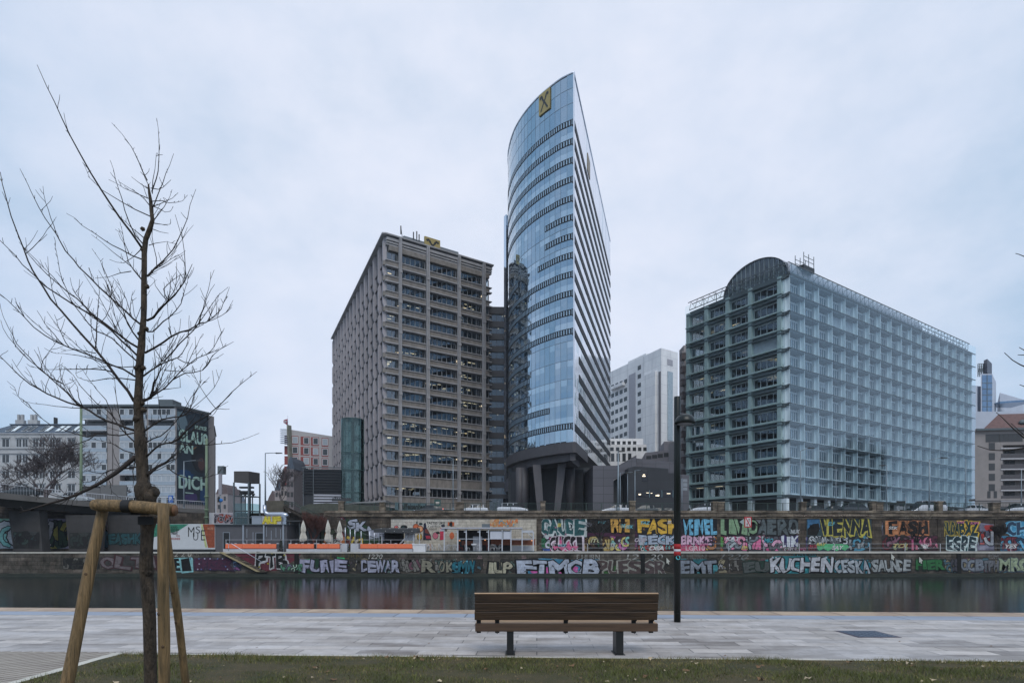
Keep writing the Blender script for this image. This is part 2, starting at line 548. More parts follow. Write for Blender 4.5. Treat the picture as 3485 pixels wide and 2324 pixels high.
def scrawl(parent, word, u0, u1, v0, v1, Y, col, off=0.0, shear=0.3, label=None, d0=0.0):
    mb = MB()
    x0, x1, z0, z1 = PX(u0, Y), PX(u1, Y), PZ(v1, Y), PZ(v0, Y)
    put_text(mb, word, lambda s, t: (x0 + s * (x1 - x0), Y - 0.02 - d0, z0 + t * (z1 - z0)), 0, off, shear)
    return mb.build('graffiti', spraypaint(*col), parent, label)
def poly_paint(parent, pts, Y, col, d=0.01, label=None, name='painted_panel'):
    mb = MB(); mb.add([(PX(u, Y), Y - d, PZ(v, Y)) for u, v in pts], [tuple(range(len(pts)))])
    return mb.build(name, spraypaint(*col), parent, label)
# ================= THE SETTING =================
TB = -0.0425                                   # the near bank runs slightly askew of the far one
WZ = -3.15                                     # water level
def bank(x, y): return y + TB * x
M_pave = masonry('paving_slabs', (.56, .515, .48, 1), (.23, .205, .19, 1), (.09, .085, .08, 1), 0.85, 0.30, 0.010, dirx=(1, TB, 0), diry=(-TB, 1, 0), stain=(.55, .53, .53, 1), stainamt=0.9, sscale=1.1, rough=0.5, offset=0.37, bump=0.25, sstretch=(0.45, 1.6, 1), spec=0.5, dirt=.34, dscale=2.6)
M_blue = masonry('bluish_kerb_slabs', (.33, .38, .46, 1), (.25, .29, .36, 1), (.14, .15, .17, 1), 1.5, 2.0, 0.02, dirx=(1, TB, 0), diry=(0, 1, 0), stain=(.2, .2, .22, 1), stainamt=0.4, rough=0.5, bump=0.1, offset=0.0)
M_tan = masonry('sandstone_coping', (.50, .38, .27, 1), (.36, .28, .21, 1), (.12, .1, .08, 1), 1.3, 3.0, 0.02, dirx=(1, TB, 0), diry=(0, 1, 0), stain=(.2, .13, .1, 1), stainamt=0.7, sscale=1.2, rough=0.6, bump=0.2, sstretch=(1, 1, 1), offset=0.0)
M_stone = masonry('old_quay_stone', (.20, .172, .145, 1), (.10, .088, .075, 1), (.05, .046, .04, 1), 1.5, 0.5, 0.025, stain=(.018, .021, .016, 1), stainamt=0.85, sscale=0.45, sstretch=(1, 1, 0.5), dirt=.7, dscale=.9)
M_stone2 = masonry('upper_quay_stone', (.15, .12, .094, 1), (.07, .057, .047, 1), (.035, .03, .026, 1), 1.5, 0.5, 0.025, stain=(.02, .018, .015, 1), stainamt=0.85, sscale=0.6, sstretch=(1, 1, 0.6), dirt=.6, dscale=.9)
M_cornice = masonry('weathered_cornice_stone', (.34, .28, .21, 1), (.20, .165, .13, 1), (.05, .045, .04, 1), 1.6, 0.5, 0.02, stain=(.03, .026, .022, 1), stainamt=0.95, sscale=0.8, sstretch=(0.5, 1, 2.0), dirt=.6, dscale=1.2)
M_wet = mat('slimy_wet_stone', (.012, .016, .012, 1), 0.6, var=0.5, scale=1.0, stretch=(1, 1, 4), col2=(.035, .04, .028, 1))
M_light = mat('pale_coping', (.50, .48, .42, 1), 0.7, var=0.2, scale=0.8)
M_terrace = mat('terrace_paving', (.22, .215, .20, 1), 0.8, var=0.25, scale=0.6)
M_asphalt = mat('asphalt', (.055, .055, .06, 1), 0.85, var=0.25, scale=0.8)
M_side = mat('pavement_concrete', (.25, .25, .25, 1), 0.85, var=0.2, scale=0.7)
M_soil = mat('lawn_soil', (.085, .062, .030, 1), 0.95, scale=1.6, col2=(.030, .034, .010, 1), bump=0.8, bscale=40)
M_dark = mat('dark_steel', (.02, .021, .022, 1), 0.45, 0.3, var=0.2)

X0, X1 = -260, 260
def strip(name, m, y0, y1, z, skew, x0=-60, x1=60, label=None, kind='structure', thick=None):
    mb = MB()
    f = bank if skew else (lambda x, y: y)
    a, b, c, d = (x0, f(x0, y0)), (x1, f(x1, y0)), (x1, f(x1, y1)), (x0, f(x0, y1))
    if thick: mb.prism([a, b, c, d], z - thick, z)
    else: mb.quad(a + (z,), b + (z,), c + (z,), d + (z,))
    return mb.build(name, m, kind=kind)
GR_Y = 7.98                                    # lawn edge
strip('ground', M_soil, -80, 13.2, -0.03, True, -120, 120)
# lawn: slightly domed sheet right of the deck
mb = MB()
nx, ny = 90, 24
gx0, gx1 = -5.45, 13.0
def lawn_z(x, y):
    e = max(0.0, min(1.0, (bank(x, GR_Y) - y) / 0.35))
    return -0.006 + 0.035 * e + 0.018 * mnoise.noise(Vector((x * 0.9, y * 0.9, 0))) * e
vs = []; fs = []
for j in range(ny + 1):
    for i in range(nx + 1):
        x = gx0 + (gx1 - gx0) * i / nx
        y = 2.0 + (bank(x, GR_Y) - 2.0) * j / ny
        vs.append((x, y, lawn_z(x, y)))
for j in range(ny):
    for i in range(nx):
        a = j * (nx + 1) + i
        fs.append((a, a + 1, a + nx + 2, a + nx + 1))
mb.add(vs, fs, 0, True)
mb.build('lawn', M_soil, kind='structure')
strip('promenade_paving', M_pave, GR_Y + 0.06, 12.05, 0.0, True, -70, 70, thick=0.02)
strip('lawn_edging', M_light, GR_Y, GR_Y + 0.056, -0.004, True, -5.4, 70, thick=0.02)
strip('slab_band', M_blue, 12.054, 12.62, 0.002, True, -70, 70, thick=0.02)
strip('bank_coping', M_tan, 12.624, 13.3, 0.004, True, -70, 70, thick=0.3)
mb = MB(); mb.prism([(-120, bank(-120, 12.7)), (120, bank(120, 12.7)), (120, bank(120, 13.22)), (-120, bank(-120, 13.22))], WZ - 2, -0.305)
mb.build('near_bank_wall', M_stone, label='low stone bank wall under the near promenade edge, falling to the water', cat='wall')
# timber deck with its pale kerb, bottom left
M_deck = mat('grooved_deck_boards', (.38, .34, .29, 1), 0.75, scale=1.2, col2=(.22, .19, .165, 1), stretch=(1, 6, 1))
dk = thing('timber_deck', 'grey brown grooved timber deck with a pale kerb beside the lawn', 'deck', (-7, 6.5, 0))
mb = MB()
ang = math.atan2(0.9, 0.72); dx, dy = math.cos(ang), math.sin(ang)
# boards run diagonally, clipped to the deck's outline
def clip(poly, a, b, c):
    o = []
    for i in range(len(poly)):
        p, q = poly[i], poly[(i + 1) % len(poly)]
        fp, fq = a * p[0] + b * p[1] - c, a * q[0] + b * q[1] - c
        if fp <= 0: o.append(p)
        if fp * fq < 0:
            t = fp / (fp - fq); o.append((p[0] + (q[0] - p[0]) * t, p[1] + (q[1] - p[1]) * t))
    return o
nxn, nyn = -dy, dx
for k in range(-60, 90):
    c0 = k * 0.13; c1 = c0 + 0.09
    bx, by = -5.6, 8.0
    q = [(bx + nxn * c0 - dx * 14, by + nyn * c0 - dy * 14), (bx + nxn * c0 + dx * 14, by + nyn * c0 + dy * 14), (bx + nxn * c1 + dx * 14, by + nyn * c1 + dy * 14), (bx + nxn * c1 - dx * 14, by + nyn * c1 - dy * 14)]
    q = clip(q, 1, 0, -5.62); q = clip(q, TB * -1, 1, GR_Y + 0.05 - 0.0) ; q = clip(q, -1, 0, 13); q = clip(q, 0, -1, -2.5)
    if len(q) >= 3: mb.prism(q, -0.029, 0.012)
mb.build('deck_boards', M_deck, dk)
mb = MB(); mb.prism([(-5.62, 2.5), (-5.47, 2.5), (-5.47, bank(-5.47, GR_Y)), (-5.62, bank(-5.62, GR_Y))], -0.03, 0.012)
mb.build('kerb', M_light, dk)
# manhole cover
mc = thing('manhole_cover', 'square blue grey steel manhole cover let into the paving', 'manhole cover', (PX(2950, 9.93), 9.93, 0))
mb = MB(); x, y = PX(2950, 9.93), 9.93
mb.box(x - .36, x + .36, y - .36, y + .36, 0.0, 0.004); mb.build('frame', mat('cover_frame', (.06, .05, .07, 1), 0.6), mc)
mb = MB(); mb.box(x - .31, x + .31, y - .31, y + .31, 0.0041, 0.008)
for i in range(5):
    for j in range(5): mb.box(x - .27 + i * .115, x - .20 + i * .115, y - .27 + j * .115, y - .21 + j * .115, 0.0081, 0.012)
mb.build('cover_plate', mat('cover_steel', (.10, .13, .18, 1), 0.4, 0.5, scale=8), mc)

# water
M_water = bpy.data.materials.new('canal_water'); M_water.use_nodes = True
t = M_water.node_tree; b = t.nodes['Principled BSDF']
b.inputs['Base Color'].default_value = (.008, .013, .012, 1); b.inputs['Roughness'].default_value = 0.15; b.inputs['IOR'].default_value = 1.33
b.inputs['Specular Tint'].default_value = (.30, .44, .43, 1)
tcn = t.nodes.new('ShaderNodeTexCoord')
hs = []
for sc_, st, w_ in (((0.10, 0.5, 1), 3.0, 0.5), ((0.5, 1.6, 1), 2.0, 0.30), ((1.6, 5, 1), 1.0, 0.10)):
    mpn = t.nodes.new('ShaderNodeMapping'); mpn.inputs['Scale'].default_value = sc_
    n = t.nodes.new('ShaderNodeTexNoise'); n.inputs['Scale'].default_value = 1.0; n.inputs['Detail'].default_value = 3
    t.links.new(tcn.outputs['Object'], mpn.inputs[0]); t.links.new(mpn.outputs[0], n.inputs[0])
    mm = t.nodes.new('ShaderNodeMath'); mm.operation = 'MULTIPLY'; mm.inputs[1].default_value = w_
    t.links.new(n.outputs[0], mm.inputs[0]); hs.append(mm.outputs[0])
ad = t.nodes.new('ShaderNodeMath'); t.links.new(hs[0], ad.inputs[0]); t.links.new(hs[1], ad.inputs[1])
ad2 = t.nodes.new('ShaderNodeMath'); t.links.new(ad.outputs[0], ad2.inputs[0]); t.links.new(hs[2], ad2.inputs[1])
bp = t.nodes.new('ShaderNodeBump'); bp.inputs['Strength'].default_value = 0.35; bp.inputs['Distance'].default_value = 0.08
t.links.new(ad2.outputs[0], bp.inputs['Height']); t.links.new(bp.outputs[0], b.inputs['Normal'])
MATS['canal_water'] = M_water
mb = MB(); mb.quad((X0, 6, WZ), (X1, 0, WZ), (X1, 76.5, WZ), (X0, 76.5, WZ)); mb.build('canal_water', M_water, kind='structure')

# far quay: lower wall, terrace, upper wall, street
YL, YU = 75.6, 84.6
ZS = 5.55
lw = thing('quay_wall', 'long dark stone quay wall at the water, covered with graffiti', 'wall', (0, YL, WZ))
mb = MB(); mb.box(X0, X1, YL, YL + 1.0, WZ - 2, -0.12); mb.build('stonework', M_stone, lw)
mb = MB(); mb.box(X0, X1, YL - 0.35, YL - 0.005, WZ - 2, WZ + 0.42); mb.build('footing', M_wet, lw)
mb = MB()
mb.box(PX(720, YL), X1, YL - 0.10, YL + 1.2, -0.115, 0.02)
mb.box(X0, PX(715, YL), YL - 0.06, YL + 1.2, -0.115, 0.02)
mb.build('coping', M_light, lw)
mb = MB()
for u in (1010, 2187, 3263): mb.box(PX(u, YL) - .28, PX(u, YL) + .28, YL - 0.09, YL - 0.004, WZ + .42, -0.13)
mb.build('drain_slot', mat('black_slot', (.006, .006, .006, 1), 0.9, var=0), lw)
mb = MB(); mb.box(X0, X1, YL - 0.03, YL - 0.0035, -0.62, -0.56); mb.build('string_course', M_stone, lw)
strip('quay_terrace', M_terrace, YL + 1.2, YU + 0.2, 0.0, False, X0, X1, thick=0.3)
uw = thing('embankment_wall', 'tall weathered stone embankment wall below the street, painted with murals', 'wall', (0, YU, 0))
XL = PX(1105, YU)
mb = MB(); mb.box(XL, X1, YU, YU + 1.4, -0.2, 4.68); mb.build('stonework', M_stone2, uw)
mb = MB()
mb.box(XL - .1, X1, YU - 0.10, YU + 1.4, 4.684, 4.95)
mb.box(XL - .1, X1, YU - 0.28, YU + 1.4, 4.954, 5.22)
mb.box(XL - .1, X1, YU - 0.12, YU + 1.4, 5.224, 5.48)
mb.box(XL - .1, X1, YU - 0.22, YU + 1.4, 5.484, 5.86)
mb.build('cornice', M_cornice, uw)
for u0, u1 in ((1300, 1326), (1826, 1843), (2143, 2160), (2440, 2452), (2716, 2742), (2968, 3000), (3190, 3212), (3384, 3400)):
    mb = MB(); mb.box(PX(u0, YU), PX(u1, YU), YU - 0.07, YU - 0.003, 0, 4.68); mb.build('pilaster', M_stone2, uw)
for u0, u1, h in ((1152, 1170, 7.25), (1292, 1310, 7.1), (1550, 1578, 7.15), (1840, 1856, 7.25), (2143, 2162, 7.3), (2425, 2441, 7.2), (2443, 2464, 7.15), (2726, 2743, 7.15), (2967, 2981, 7.2), (2983, 3004, 7.05), (3192, 3207, 7.2), (3376, 3402, 7.05)):
    mb = MB(); x0, x1 = PX(u0, YU), PX(u1, YU)
    mb.box(x0, x1, YU - .14, YU + .7, 5.862, h - .16); mb.box(x0 - .06, x1 + .06, YU - .2, YU + .76, h - .157, h)
    mb.build('pedestal', M_cornice, uw)
# railing on the parapet
M_rail = mat('green_railing_paint', (.035, .06, .05, 1), 0.5, 0.2)
def railing(name, label, F, a0, a1, z0, h, sp=2.2, bal=0.22, m=None, parent=None, skip=()):
    t = thing(name, label, 'railing', F.p((a0 + a1) / 2, 0, z0)) if parent is None else parent
    mb = MB(); mb.fbox(F, a0, a1, -.03, .03, z0 + h - .05, z0 + h); mb.fbox(F, a0, a1, -.02, .02, z0 + .12, z0 + .16)
    mb.build('rail', m or M_rail, t)
    n = max(1, int((a1 - a0) / sp))
    ps = PartSet(t, 'post', m or M_rail)
    for i in range(n + 1):
        a = a0 + (a1 - a0) * i / n
        ps.new().fbox(F, a - .04, a + .04, -.04, .04, z0, z0 + h - .051)
    ps.finish()
    if bal:
        mb = MB(); nb = int((a1 - a0) / bal)
        for i in range(nb):
            a = a0 + (i + .5) * bal
            mb.fbox(F, a - .012, a + .012, -.012, .012, z0 + .162, z0 + h - .052)
        mb.build('balusters', m or M_rail, t)
    return t
FU = Frame(0, YU + 0.3, 1, 0, 0, -1)
railing('parapet_railing', 'dark green bar railing along the top of the embankment wall', FU, PX(1170, YU), PX(3700, YU), 5.87, 1.12)
# street level: one ground sheet to the horizon, carriageway, markings, kerb
mb = MB(); mb.quad((-470, YU + 1.4, ZS - .012), (470, YU + 1.4, ZS - .012), (470, 515, ZS - .012), (-470, 515, ZS - .012)); mb.build('street_ground', M_side, kind='structure')
mb = MB(); mb.box(X0, X1, YU + 1.41, YU + 1.6, 0, ZS - .013); mb.box(X0, XL, YU + 0.25, YU + 1.35, -.2, ZS); mb.build('retaining_face', M_stone2, label='dark retaining wall behind the terrace left of the stairs', cat='wall')
strip('carriageway', M_asphalt, 88.0, 100.0, ZS - .008, False, X0, X1)
mb = MB()
for i in range(-40, 41): mb.box(i * 6 - 1.5, i * 6 + 1.5, 93.9, 94.05, ZS - .0079, ZS - .003)
mb.build('road_markings', mat('road_paint', (.7, .7, .68, 1), 0.7), kind='structure')
mb = MB(); mb.box(X0, X1, 100.0, 100.25, ZS - .01, ZS + .13); mb.box(X0, X1, 87.75, 88.0, ZS - .01, ZS + .13); mb.build('street_kerb', M_side, kind='structure')

# ================= NEAR THINGS =================
# --- bench ---
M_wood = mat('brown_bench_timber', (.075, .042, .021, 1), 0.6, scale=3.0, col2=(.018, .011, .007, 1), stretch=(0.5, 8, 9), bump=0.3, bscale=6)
M_wood_l = mat('lit_top_timber', (.52, .35, .20, 1), 0.6, scale=4, col2=(.30, .17, .09, 1), stretch=(0.6, 6, 6))  # light on the upward faces is put into this paler timber colour
bx0, bx1 = PX(1614, 8.0), PX(2243, 8.0)
bc = thing('park_bench', 'brown timber park bench seen from behind, standing at the edge of the paving', 'bench', ((bx0 + bx1) / 2, 8.25, 0))
def rboard(mb, x0, x1, yc, zc, th, ht, ang, m=0, bev=0.006):
    """board with eased edges: th thick (local y), ht high (local z), leaning by ang about x"""
    pr = [(-th/2 + bev, -ht/2), (th/2 - bev, -ht/2), (th/2, -ht/2 + bev), (th/2, ht/2 - bev), (th/2 - bev, ht/2), (-th/2 + bev, ht/2), (-th/2, ht/2 - bev), (-th/2, -ht/2 + bev)]
    c, s = math.cos(ang), math.sin(ang)
    q = [(yc + a * c - b * s, zc + a * s + b * c) for a, b in pr]
    n = len(q)
    vs = [(x0, y, z) for y, z in q] + [(x1, y, z) for y, z in q]
    mb.add(vs, [tuple(range(n)), tuple(range(2 * n - 1, n - 1, -1))] + [(i, i + n, (i + 1) % n + n, (i + 1) % n) for i in range(n)], m)
lean = R(10)
for i, zc in enumerate((.553, .678, .803)):
    mb = MB(); rboard(mb, bx0 + .004 * i, bx1 - .003 * (2 - i), 8.10 - (zc - .5) * math.tan(lean), zc, .045, .120, lean)
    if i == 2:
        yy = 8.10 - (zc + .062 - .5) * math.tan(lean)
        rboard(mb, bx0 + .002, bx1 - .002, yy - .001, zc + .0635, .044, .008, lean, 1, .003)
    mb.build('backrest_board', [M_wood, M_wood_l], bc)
bl, br_ = PX(1617, 8.1), PX(2240, 8.1)
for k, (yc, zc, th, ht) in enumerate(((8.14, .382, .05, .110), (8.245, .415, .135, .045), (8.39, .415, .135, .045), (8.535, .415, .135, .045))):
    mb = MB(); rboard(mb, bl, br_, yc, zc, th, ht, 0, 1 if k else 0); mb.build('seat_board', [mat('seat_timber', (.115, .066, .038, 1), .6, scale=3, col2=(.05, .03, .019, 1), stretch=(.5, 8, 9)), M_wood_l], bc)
for u in (1629, 1692, 1926, 2158, 2217):
    mb = MB(); x = PX(u, 8.15)
    mb.box(x - .03, x + .03, 8.168, 8.20, .30, .52)
    rboard(mb, x - .03, x + .03, 8.125 - .17 * math.tan(lean) , .66, .03, .38, lean)
    mb.build('bracket', M_dark, bc)
for u in (1692, 1925, 2158):
    mb = MB(); x = PX(u, 8.15); mb.lathe((x, 8.14, .29), [(.002, 0), (.012, .02), (.016, .035)], 8); mb.box(x - .03, x + .03, 8.17, 8.6, .33, .388); mb.build('seat_bearer', M_dark, bc)
for u0, u1 in ((1725, 1748), (2096, 2121)):
    mb = MB(); x0, x1 = PX(u0, 8.15), PX(u1, 8.15); mb.box(x0, x1, 8.13, 8.40, .004, .325); mb.box(x0 - .02, x1 + .02, 8.10, 8.43, .0, .008)
    mb.build('leg', M_dark, bc)
# --- promenade lamp ---
lp = thing('street_lamp', 'tall black promenade lamp with one domed head and red white red band', 'street lamp', (PX(2305, 11.4), 11.4, 0))
M_blk = mat('black_green_lacquer', (.006, .010, .009, 1), 0.35, 0.2, var=0.25, scale=3)
x = PX(2305, 11.4); tz = PZ(1350, 11.4)
mb = MB(); mb.lathe((x, 11.4, 0), [(.064, 0), (.064, tz - .01), (.060, tz)], 20); mb.build('pole', M_blk, lp)
mb = MB(); mb.lathe((x, 11.4, PZ(2085, 11.4)), [(.067, 0), (.067, .01)], 20); mb.build('collar', M_blk, lp)
hx, hz = PX(2331, 11.15), PZ(1443, 11.15)
mb = MB(); mb.lathe((hx, 11.15, hz), [(.150, .0), (.188, .012), (.196, .035), (.19, .07), (.165, .12), (.125, .16), (.07, .186), (.01, .196)], 28); hd = mb.build('lamp_head', M_blk, lp)
mb = MB(); mb.lathe((hx, 11.15, hz - .03), [(.02, 0), (.09, .008), (.14, .025), (.145, .029)], 24); mb.build('lens', mat('lamp_lens', (.25, .26, .28, 1), 0.2, var=0.1), hd)
mb = MB(); mb.tube([(x, 11.37, hz + .06), (x + .03, 11.3, hz + .07), (hx, 11.2, hz + .1)], .028, 8); mb.build('arm', M_blk, lp)
for z0, z1, c in ((1850, 1868, (150, 20, 25)), (1868, 1876, (200, 200, 205)), (1876, 1890, (150, 20, 25))):
    mb = MB(); mb.lathe((x, 11.4, PZ(z1, 11.4)), [(.0655, 0), (.0655, PZ(z0, 11.4) - PZ(z1, 11.4) - .001)], 20); mb.build('warning_band', plastic(*c), lp)
mb = MB(); vs = []
for k in range(16):
    t_ = 2 * math.pi * k / 16; a = .042 * math.cos(t_)
    vs.append((x + a, 11.4 - math.sqrt(.0655 ** 2 - a * a) - .002, PZ(1896, 11.4) + .042 * math.sin(t_)))
mb.add(vs, [tuple(range(16))], 0); mb.build('sticker', plastic(90, 190, 200), lp)

# --- sapling with its stakes ---
M_bark = mat('sapling_bark', (.085, .062, .042, 1), 0.9, scale=14, col2=(.010, .008, .006, 1), stretch=(2, 2, 0.7), bump=1.0, bscale=35)
M_twig = mat('dark_twigs', (.030, .024, .022, 1), 0.9, var=0.2)
YT = 4.4
tr = thing('young_tree', 'bare young tree with long wild branches, tied between three timber stakes', 'tree', (PX(513, YT), YT, 0))
trunk = [(515, 2560, 48), (513, 2324, 43), (509, 2100, 43), (503, 2010, 43), (499, 1965, 44), (500, 1940, 50), (497, 1920, 46), (499, 1860, 42), (502, 1800, 44), (505, 1770, 58), (506, 1742, 52), (503, 1722, 48), (498, 1706, 58), (494, 1682, 68), (489, 1660, 60), (486, 1640, 40), (484, 1585, 40), (480, 1530, 41), (478, 1500, 40), (474, 1455, 33), (471, 1400, 31), (470, 1372, 30), (472, 1330, 27), (474, 1288, 25), (474, 1253, 30), (476, 1242, 26), (479, 1200, 25), (482, 1175, 25), (484, 1137, 22), (489, 1080, 19), (490, 1040, 20), (490, 975, 19), (491, 900, 18), (491, 860, 18), (496, 815, 17), (510, 780, 17), (519, 750, 14), (515, 715, 13), (513, 685, 12), (508, 655, 9), (505, 627, 5)]
mb = MB()
tp = []; trr = []
for i, (u, v, w_) in enumerate(trunk):
    jy = 0.012 * math.sin(i * 1.7)
    tp.append(W(u, v, YT + jy)); trr.append(w_ / F_PX * YT / 2 * .92)
mb.tube(tp, trr, 14)
rnd = random.Random(5)
for (u, v, r_) in ((512, 1690, 26), (478, 1655, 17), (520, 1675, 20), (463, 1425, 12), (489, 1395, 9), (488, 1252, 9), (464, 1253, 9), (500, 975, 8), (474, 1135, 7), (498, 1120, 8), (486, 1372, 8), (490, 1775, 16), (518, 1762, 18), (494, 1945, 14), (505, 1950, 12), (486, 780, 8), (483, 850, 6)):
    c = Vector(W(u, v, YT - .02)); rr_ = r_ / F_PX * YT
    vs = []; fs = []
    for a in range(5):
        for k in range(8):
            th = math.pi * (a + .5) / 5; ph = 2 * math.pi * k / 8; j = rr_ * rnd.uniform(.75, 1.15)
            vs.append(c + Vector((math.sin(th) * math.cos(ph), math.sin(th) * math.sin(ph), math.cos(th))) * j)
    for a in range(4):
        for k in range(8): fs.append((a * 8 + k, a * 8 + (k + 1) % 8, (a + 1) * 8 + (k + 1) % 8, (a + 1) * 8 + k))
    fs += [tuple(range(8)), tuple(range(39, 31, -1))]
    mb.add(vs, fs, 0, True)
mb.build('trunk', M_bark, tr)
def cb(p): return (p[0] / 1.568, 200 + p[1] / 1.568)
def cc(p): return (p[0] / 2.613, 900 + p[1] / 2.613)
def cd(p): return (p[0] / 2.613, 1200 + p[1] / 2.613)
BR = []
def add(w0, conv, *pts): BR.append((w0, [conv(p) for p in pts]))
add(7, cb, (757,1010),(700,930),(640,850),(590,775),(540,700),(485,610),(430,510),(375,415),(330,320),(290,230),(250,150),(198,35))
add(3.5, cb, (800,840),(720,805),(650,765),(545,700),(480,635),(450,565))
add(3.5, cb, (785,650),(760,600),(740,550),(720,505),(700,470),(650,400),(597,342))
add(3.5, cb, (810,710),(835,640),(845,600),(850,520),(848,450),(843,370),(836,318))
add(3, cb, (812,720),(815,650),(827,590),(835,505))
add(3.5, cb, (818,790),(845,720),(870,660),(885,610),(905,570),(928,508))
add(3, cb, (805,690),(845,698),(870,688),(912,645))
add(3, cb, (808,760),(860,758),(900,768),(940,768),(975,758),(1000,728))
add(3, cb, (812,790),(850,778),(880,762),(920,745),(952,715))
add(3, cb, (812,785),(845,800),(880,818),(910,815),(922,795))
add(3, cb, (820,865),(850,825),(875,790),(905,740),(918,698))
add(3, cb, (822,878),(870,884),(908,885))
add(2.5, cb, (812,908),(860,925),(898,932))
add(4.5, cb, (785,1160),(830,1115),(870,1080),(920,1020),(950,970),(980,900),(1000,850),(1015,780),(1045,697))
add(2.5, cb, (795,995),(830,985),(885,977),(935,988))
add(4, cb, (762,990),(720,940),(690,880),(665,810),(650,750),(630,690),(615,640),(605,590),(587,542))
add(3, cb, (800,785),(770,750),(740,720),(690,690),(640,660))
add(3, cb, (797,700),(770,680),(740,660),(700,632))
add(2.5, cb, (795,680),(775,640),(760,600),(750,560))
add(3, cb, (790,745),(720,715),(660,690),(625,668),(582,645))
add(3, cb, (765,955),(730,925),(700,900),(670,870),(640,850),(598,800))
add(3.5, cb, (755,1180),(715,1130),(685,1080),(668,1010),(655,930),(640,870))
add(2.5, cb, (690,1040),(660,970),(640,930),(615,910))
add(4, cb, (757,1072),(700,1050),(650,1020),(600,995),(560,970),(500,930),(440,890),(400,850),(355,825))
add(3.5, cb, (755,1175),(700,1110),(650,1070),(600,1030),(540,980),(490,940))
add(3, cb, (760,1010),(710,1060),(660,1090),(620,1085),(585,1073))
add(3, cb, (700,1135),(640,1145),(580,1165),(508,1172))
add(6, cc, (1245,530),(1180,480),(1120,420),(1070,370),(1000,310),(880,200),(800,120),(700,20),(655,-90),(590,-290),(400,-480),(270,-690),(180,-940))
BR[-1] = (6, [cc(p) for p in ((1248,530),(1180,480),(1120,420),(1070,370),(1000,310),(880,200),(800,120),(700,20))] + [cb(p) for p in ((395,1075),(350,1025),(300,935),(240,850),(205,790),(165,710),(150,670),(107,588))])
add(5, cc, (1235,670),(1180,600),(1140,520),(1110,470),(1060,400),(1000,310),(970,250),(960,180))
add(3, cc, (1020,340),(990,220),(950,100),(905,0))
BR[-1] = (3, [cc(p) for p in ((1060,380),(1010,270),(990,200),(950,100),(905,0))] + [cb(p) for p in ((560,1150),(535,1080),(490,1015))])
BR.append((7, [cc(p) for p in ((1228,740),(1160,700),(1080,640),(1000,580),(950,535),(880,485),(800,440),(640,350),(520,270),(400,190),(300,90),(200,0))] + [cb(p) for p in ((80,1050),(30,1000),(-40,930))]))
BR.append((6, [cc(p) for p in ((1220,810),(1150,740),(1080,680),(990,590),(930,540),(860,490),(760,380),(680,300),(620,260),(500,160),(420,90),(330,0))] + [cb(p) for p in ((140,1030),(95,950))]))
BR.append((9, [cc(p) for p in ((1192,1220),(1140,1130),(1070,1040),(1010,960),(940,870),(850,760),(750,650),(640,530),(540,410),(450,310),(390,210),(330,120),(290,50))] + [cb(p) for p in ((150,1080),(125,1010),(95,940),(60,840),(30,730),(12,670),(0,605))]))
BR.append((4.5, [cc(p) for p in ((1218,860),(1100,760),(1000,660),(930,620),(850,590),(790,530),(720,440),(640,340),(600,240),(560,150),(530,60))] + [cb(p) for p in ((310,1080),(300,1030),(290,985))]))
add(6, cc, (1205,1000),(1100,930),(1000,895),(900,850),(780,800),(640,750),(500,690),(400,630),(300,560),(200,450),(150,400),(70,320),(0,260),(-60,190))
add(4, cc, (1205,1030),(1080,1010),(960,1015),(820,1035),(750,1025),(690,1000),(672,970),(680,900))
add(4, cc, (1000,955),(940,940),(840,930),(740,930),(600,930),(430,935),(340,920),(275,910))
add(4, cc, (560,1060),(460,1010),(340,920),(270,830),(200,760),(145,700),(120,640),(75,560),(30,470),(10,400),(0,345))
add(4, cc, (850,760),(860,640),(858,560),(868,470),(870,380),(885,240),(875,170),(865,100))
add(3, cc, (1215,905),(1100,915),(1000,900),(900,910),(740,940),(670,970))
add(3.5, cc, (940,880),(830,840),(700,810),(560,790),(500,790),(450,778))
add(3, cc, (850,790),(770,770),(680,755),(600,765),(540,773))
add(7, cc, (1290,785),(1370,740),(1450,690),(1520,640),(1600,605),(1680,580),(1770,525),(1830,515),(1870,490),(1930,440),(1965,400),(1985,340),(2025,282))
add(4.5, cc, (1455,860),(1540,770),(1600,700),(1660,640),(1720,590),(1770,520),(1830,430),(1880,360),(1945,270),(1990,235),(2030,200))
add(3.5, cc, (1770,520),(1790,440),(1820,370),(1835,310),(1870,240),(1912,178))
add(2.5, cc, (1860,500),(1880,420),(1895,360))
add(7.5, cc, (1308,500),(1360,470),(1400,425),(1450,370),(1500,320),(1550,275),(1600,210),(1640,150),(1665,90),(1712,-5))
add(4.5, cc, (1310,600),(1360,595),(1400,560),(1450,510),(1500,470),(1560,410),(1610,350),(1630,280),(1645,220),(1670,150),(1675,95))
add(5, cc, (1308,108),(1340,85),(1370,50),(1425,0))
add(3.5, cc, (1500,320),(1465,270),(1455,220),(1500,170),(1550,130),(1600,95),(1640,90))
add(3, cc, (1495,320),(1510,250),(1515,180),(1510,110),(1498,60))
add(3, cc, (1480,320),(1430,260),(1380,190),(1370,130),(1325,100))
add(3, cc, (1500,560),(1530,650),(1510,560),(1495,430),(1490,340))
add(6, cc, (1275,995),(1340,945),(1400,905),(1450,880),(1520,850),(1580,830),(1620,790),(1660,720),(1680,640))
add(5, cc, (1330,1190),(1400,1140),(1470,1095),(1540,1020),(1600,960),(1680,890),(1740,840),(1800,815),(1860,790),(1950,760),(2075,685))
add(4, cc, (1540,1020),(1600,990),(1650,965),(1720,960),(1800,940),(1840,900),(1880,850),(1930,830),(1990,795))
add(3.5, cc, (1800,940),(1850,880),(1890,810),(1960,750),(2030,710))
add(9, cc, (1335,1190),(1355,1120),(1370,1050),(1395,1010),(1420,950),(1440,880))
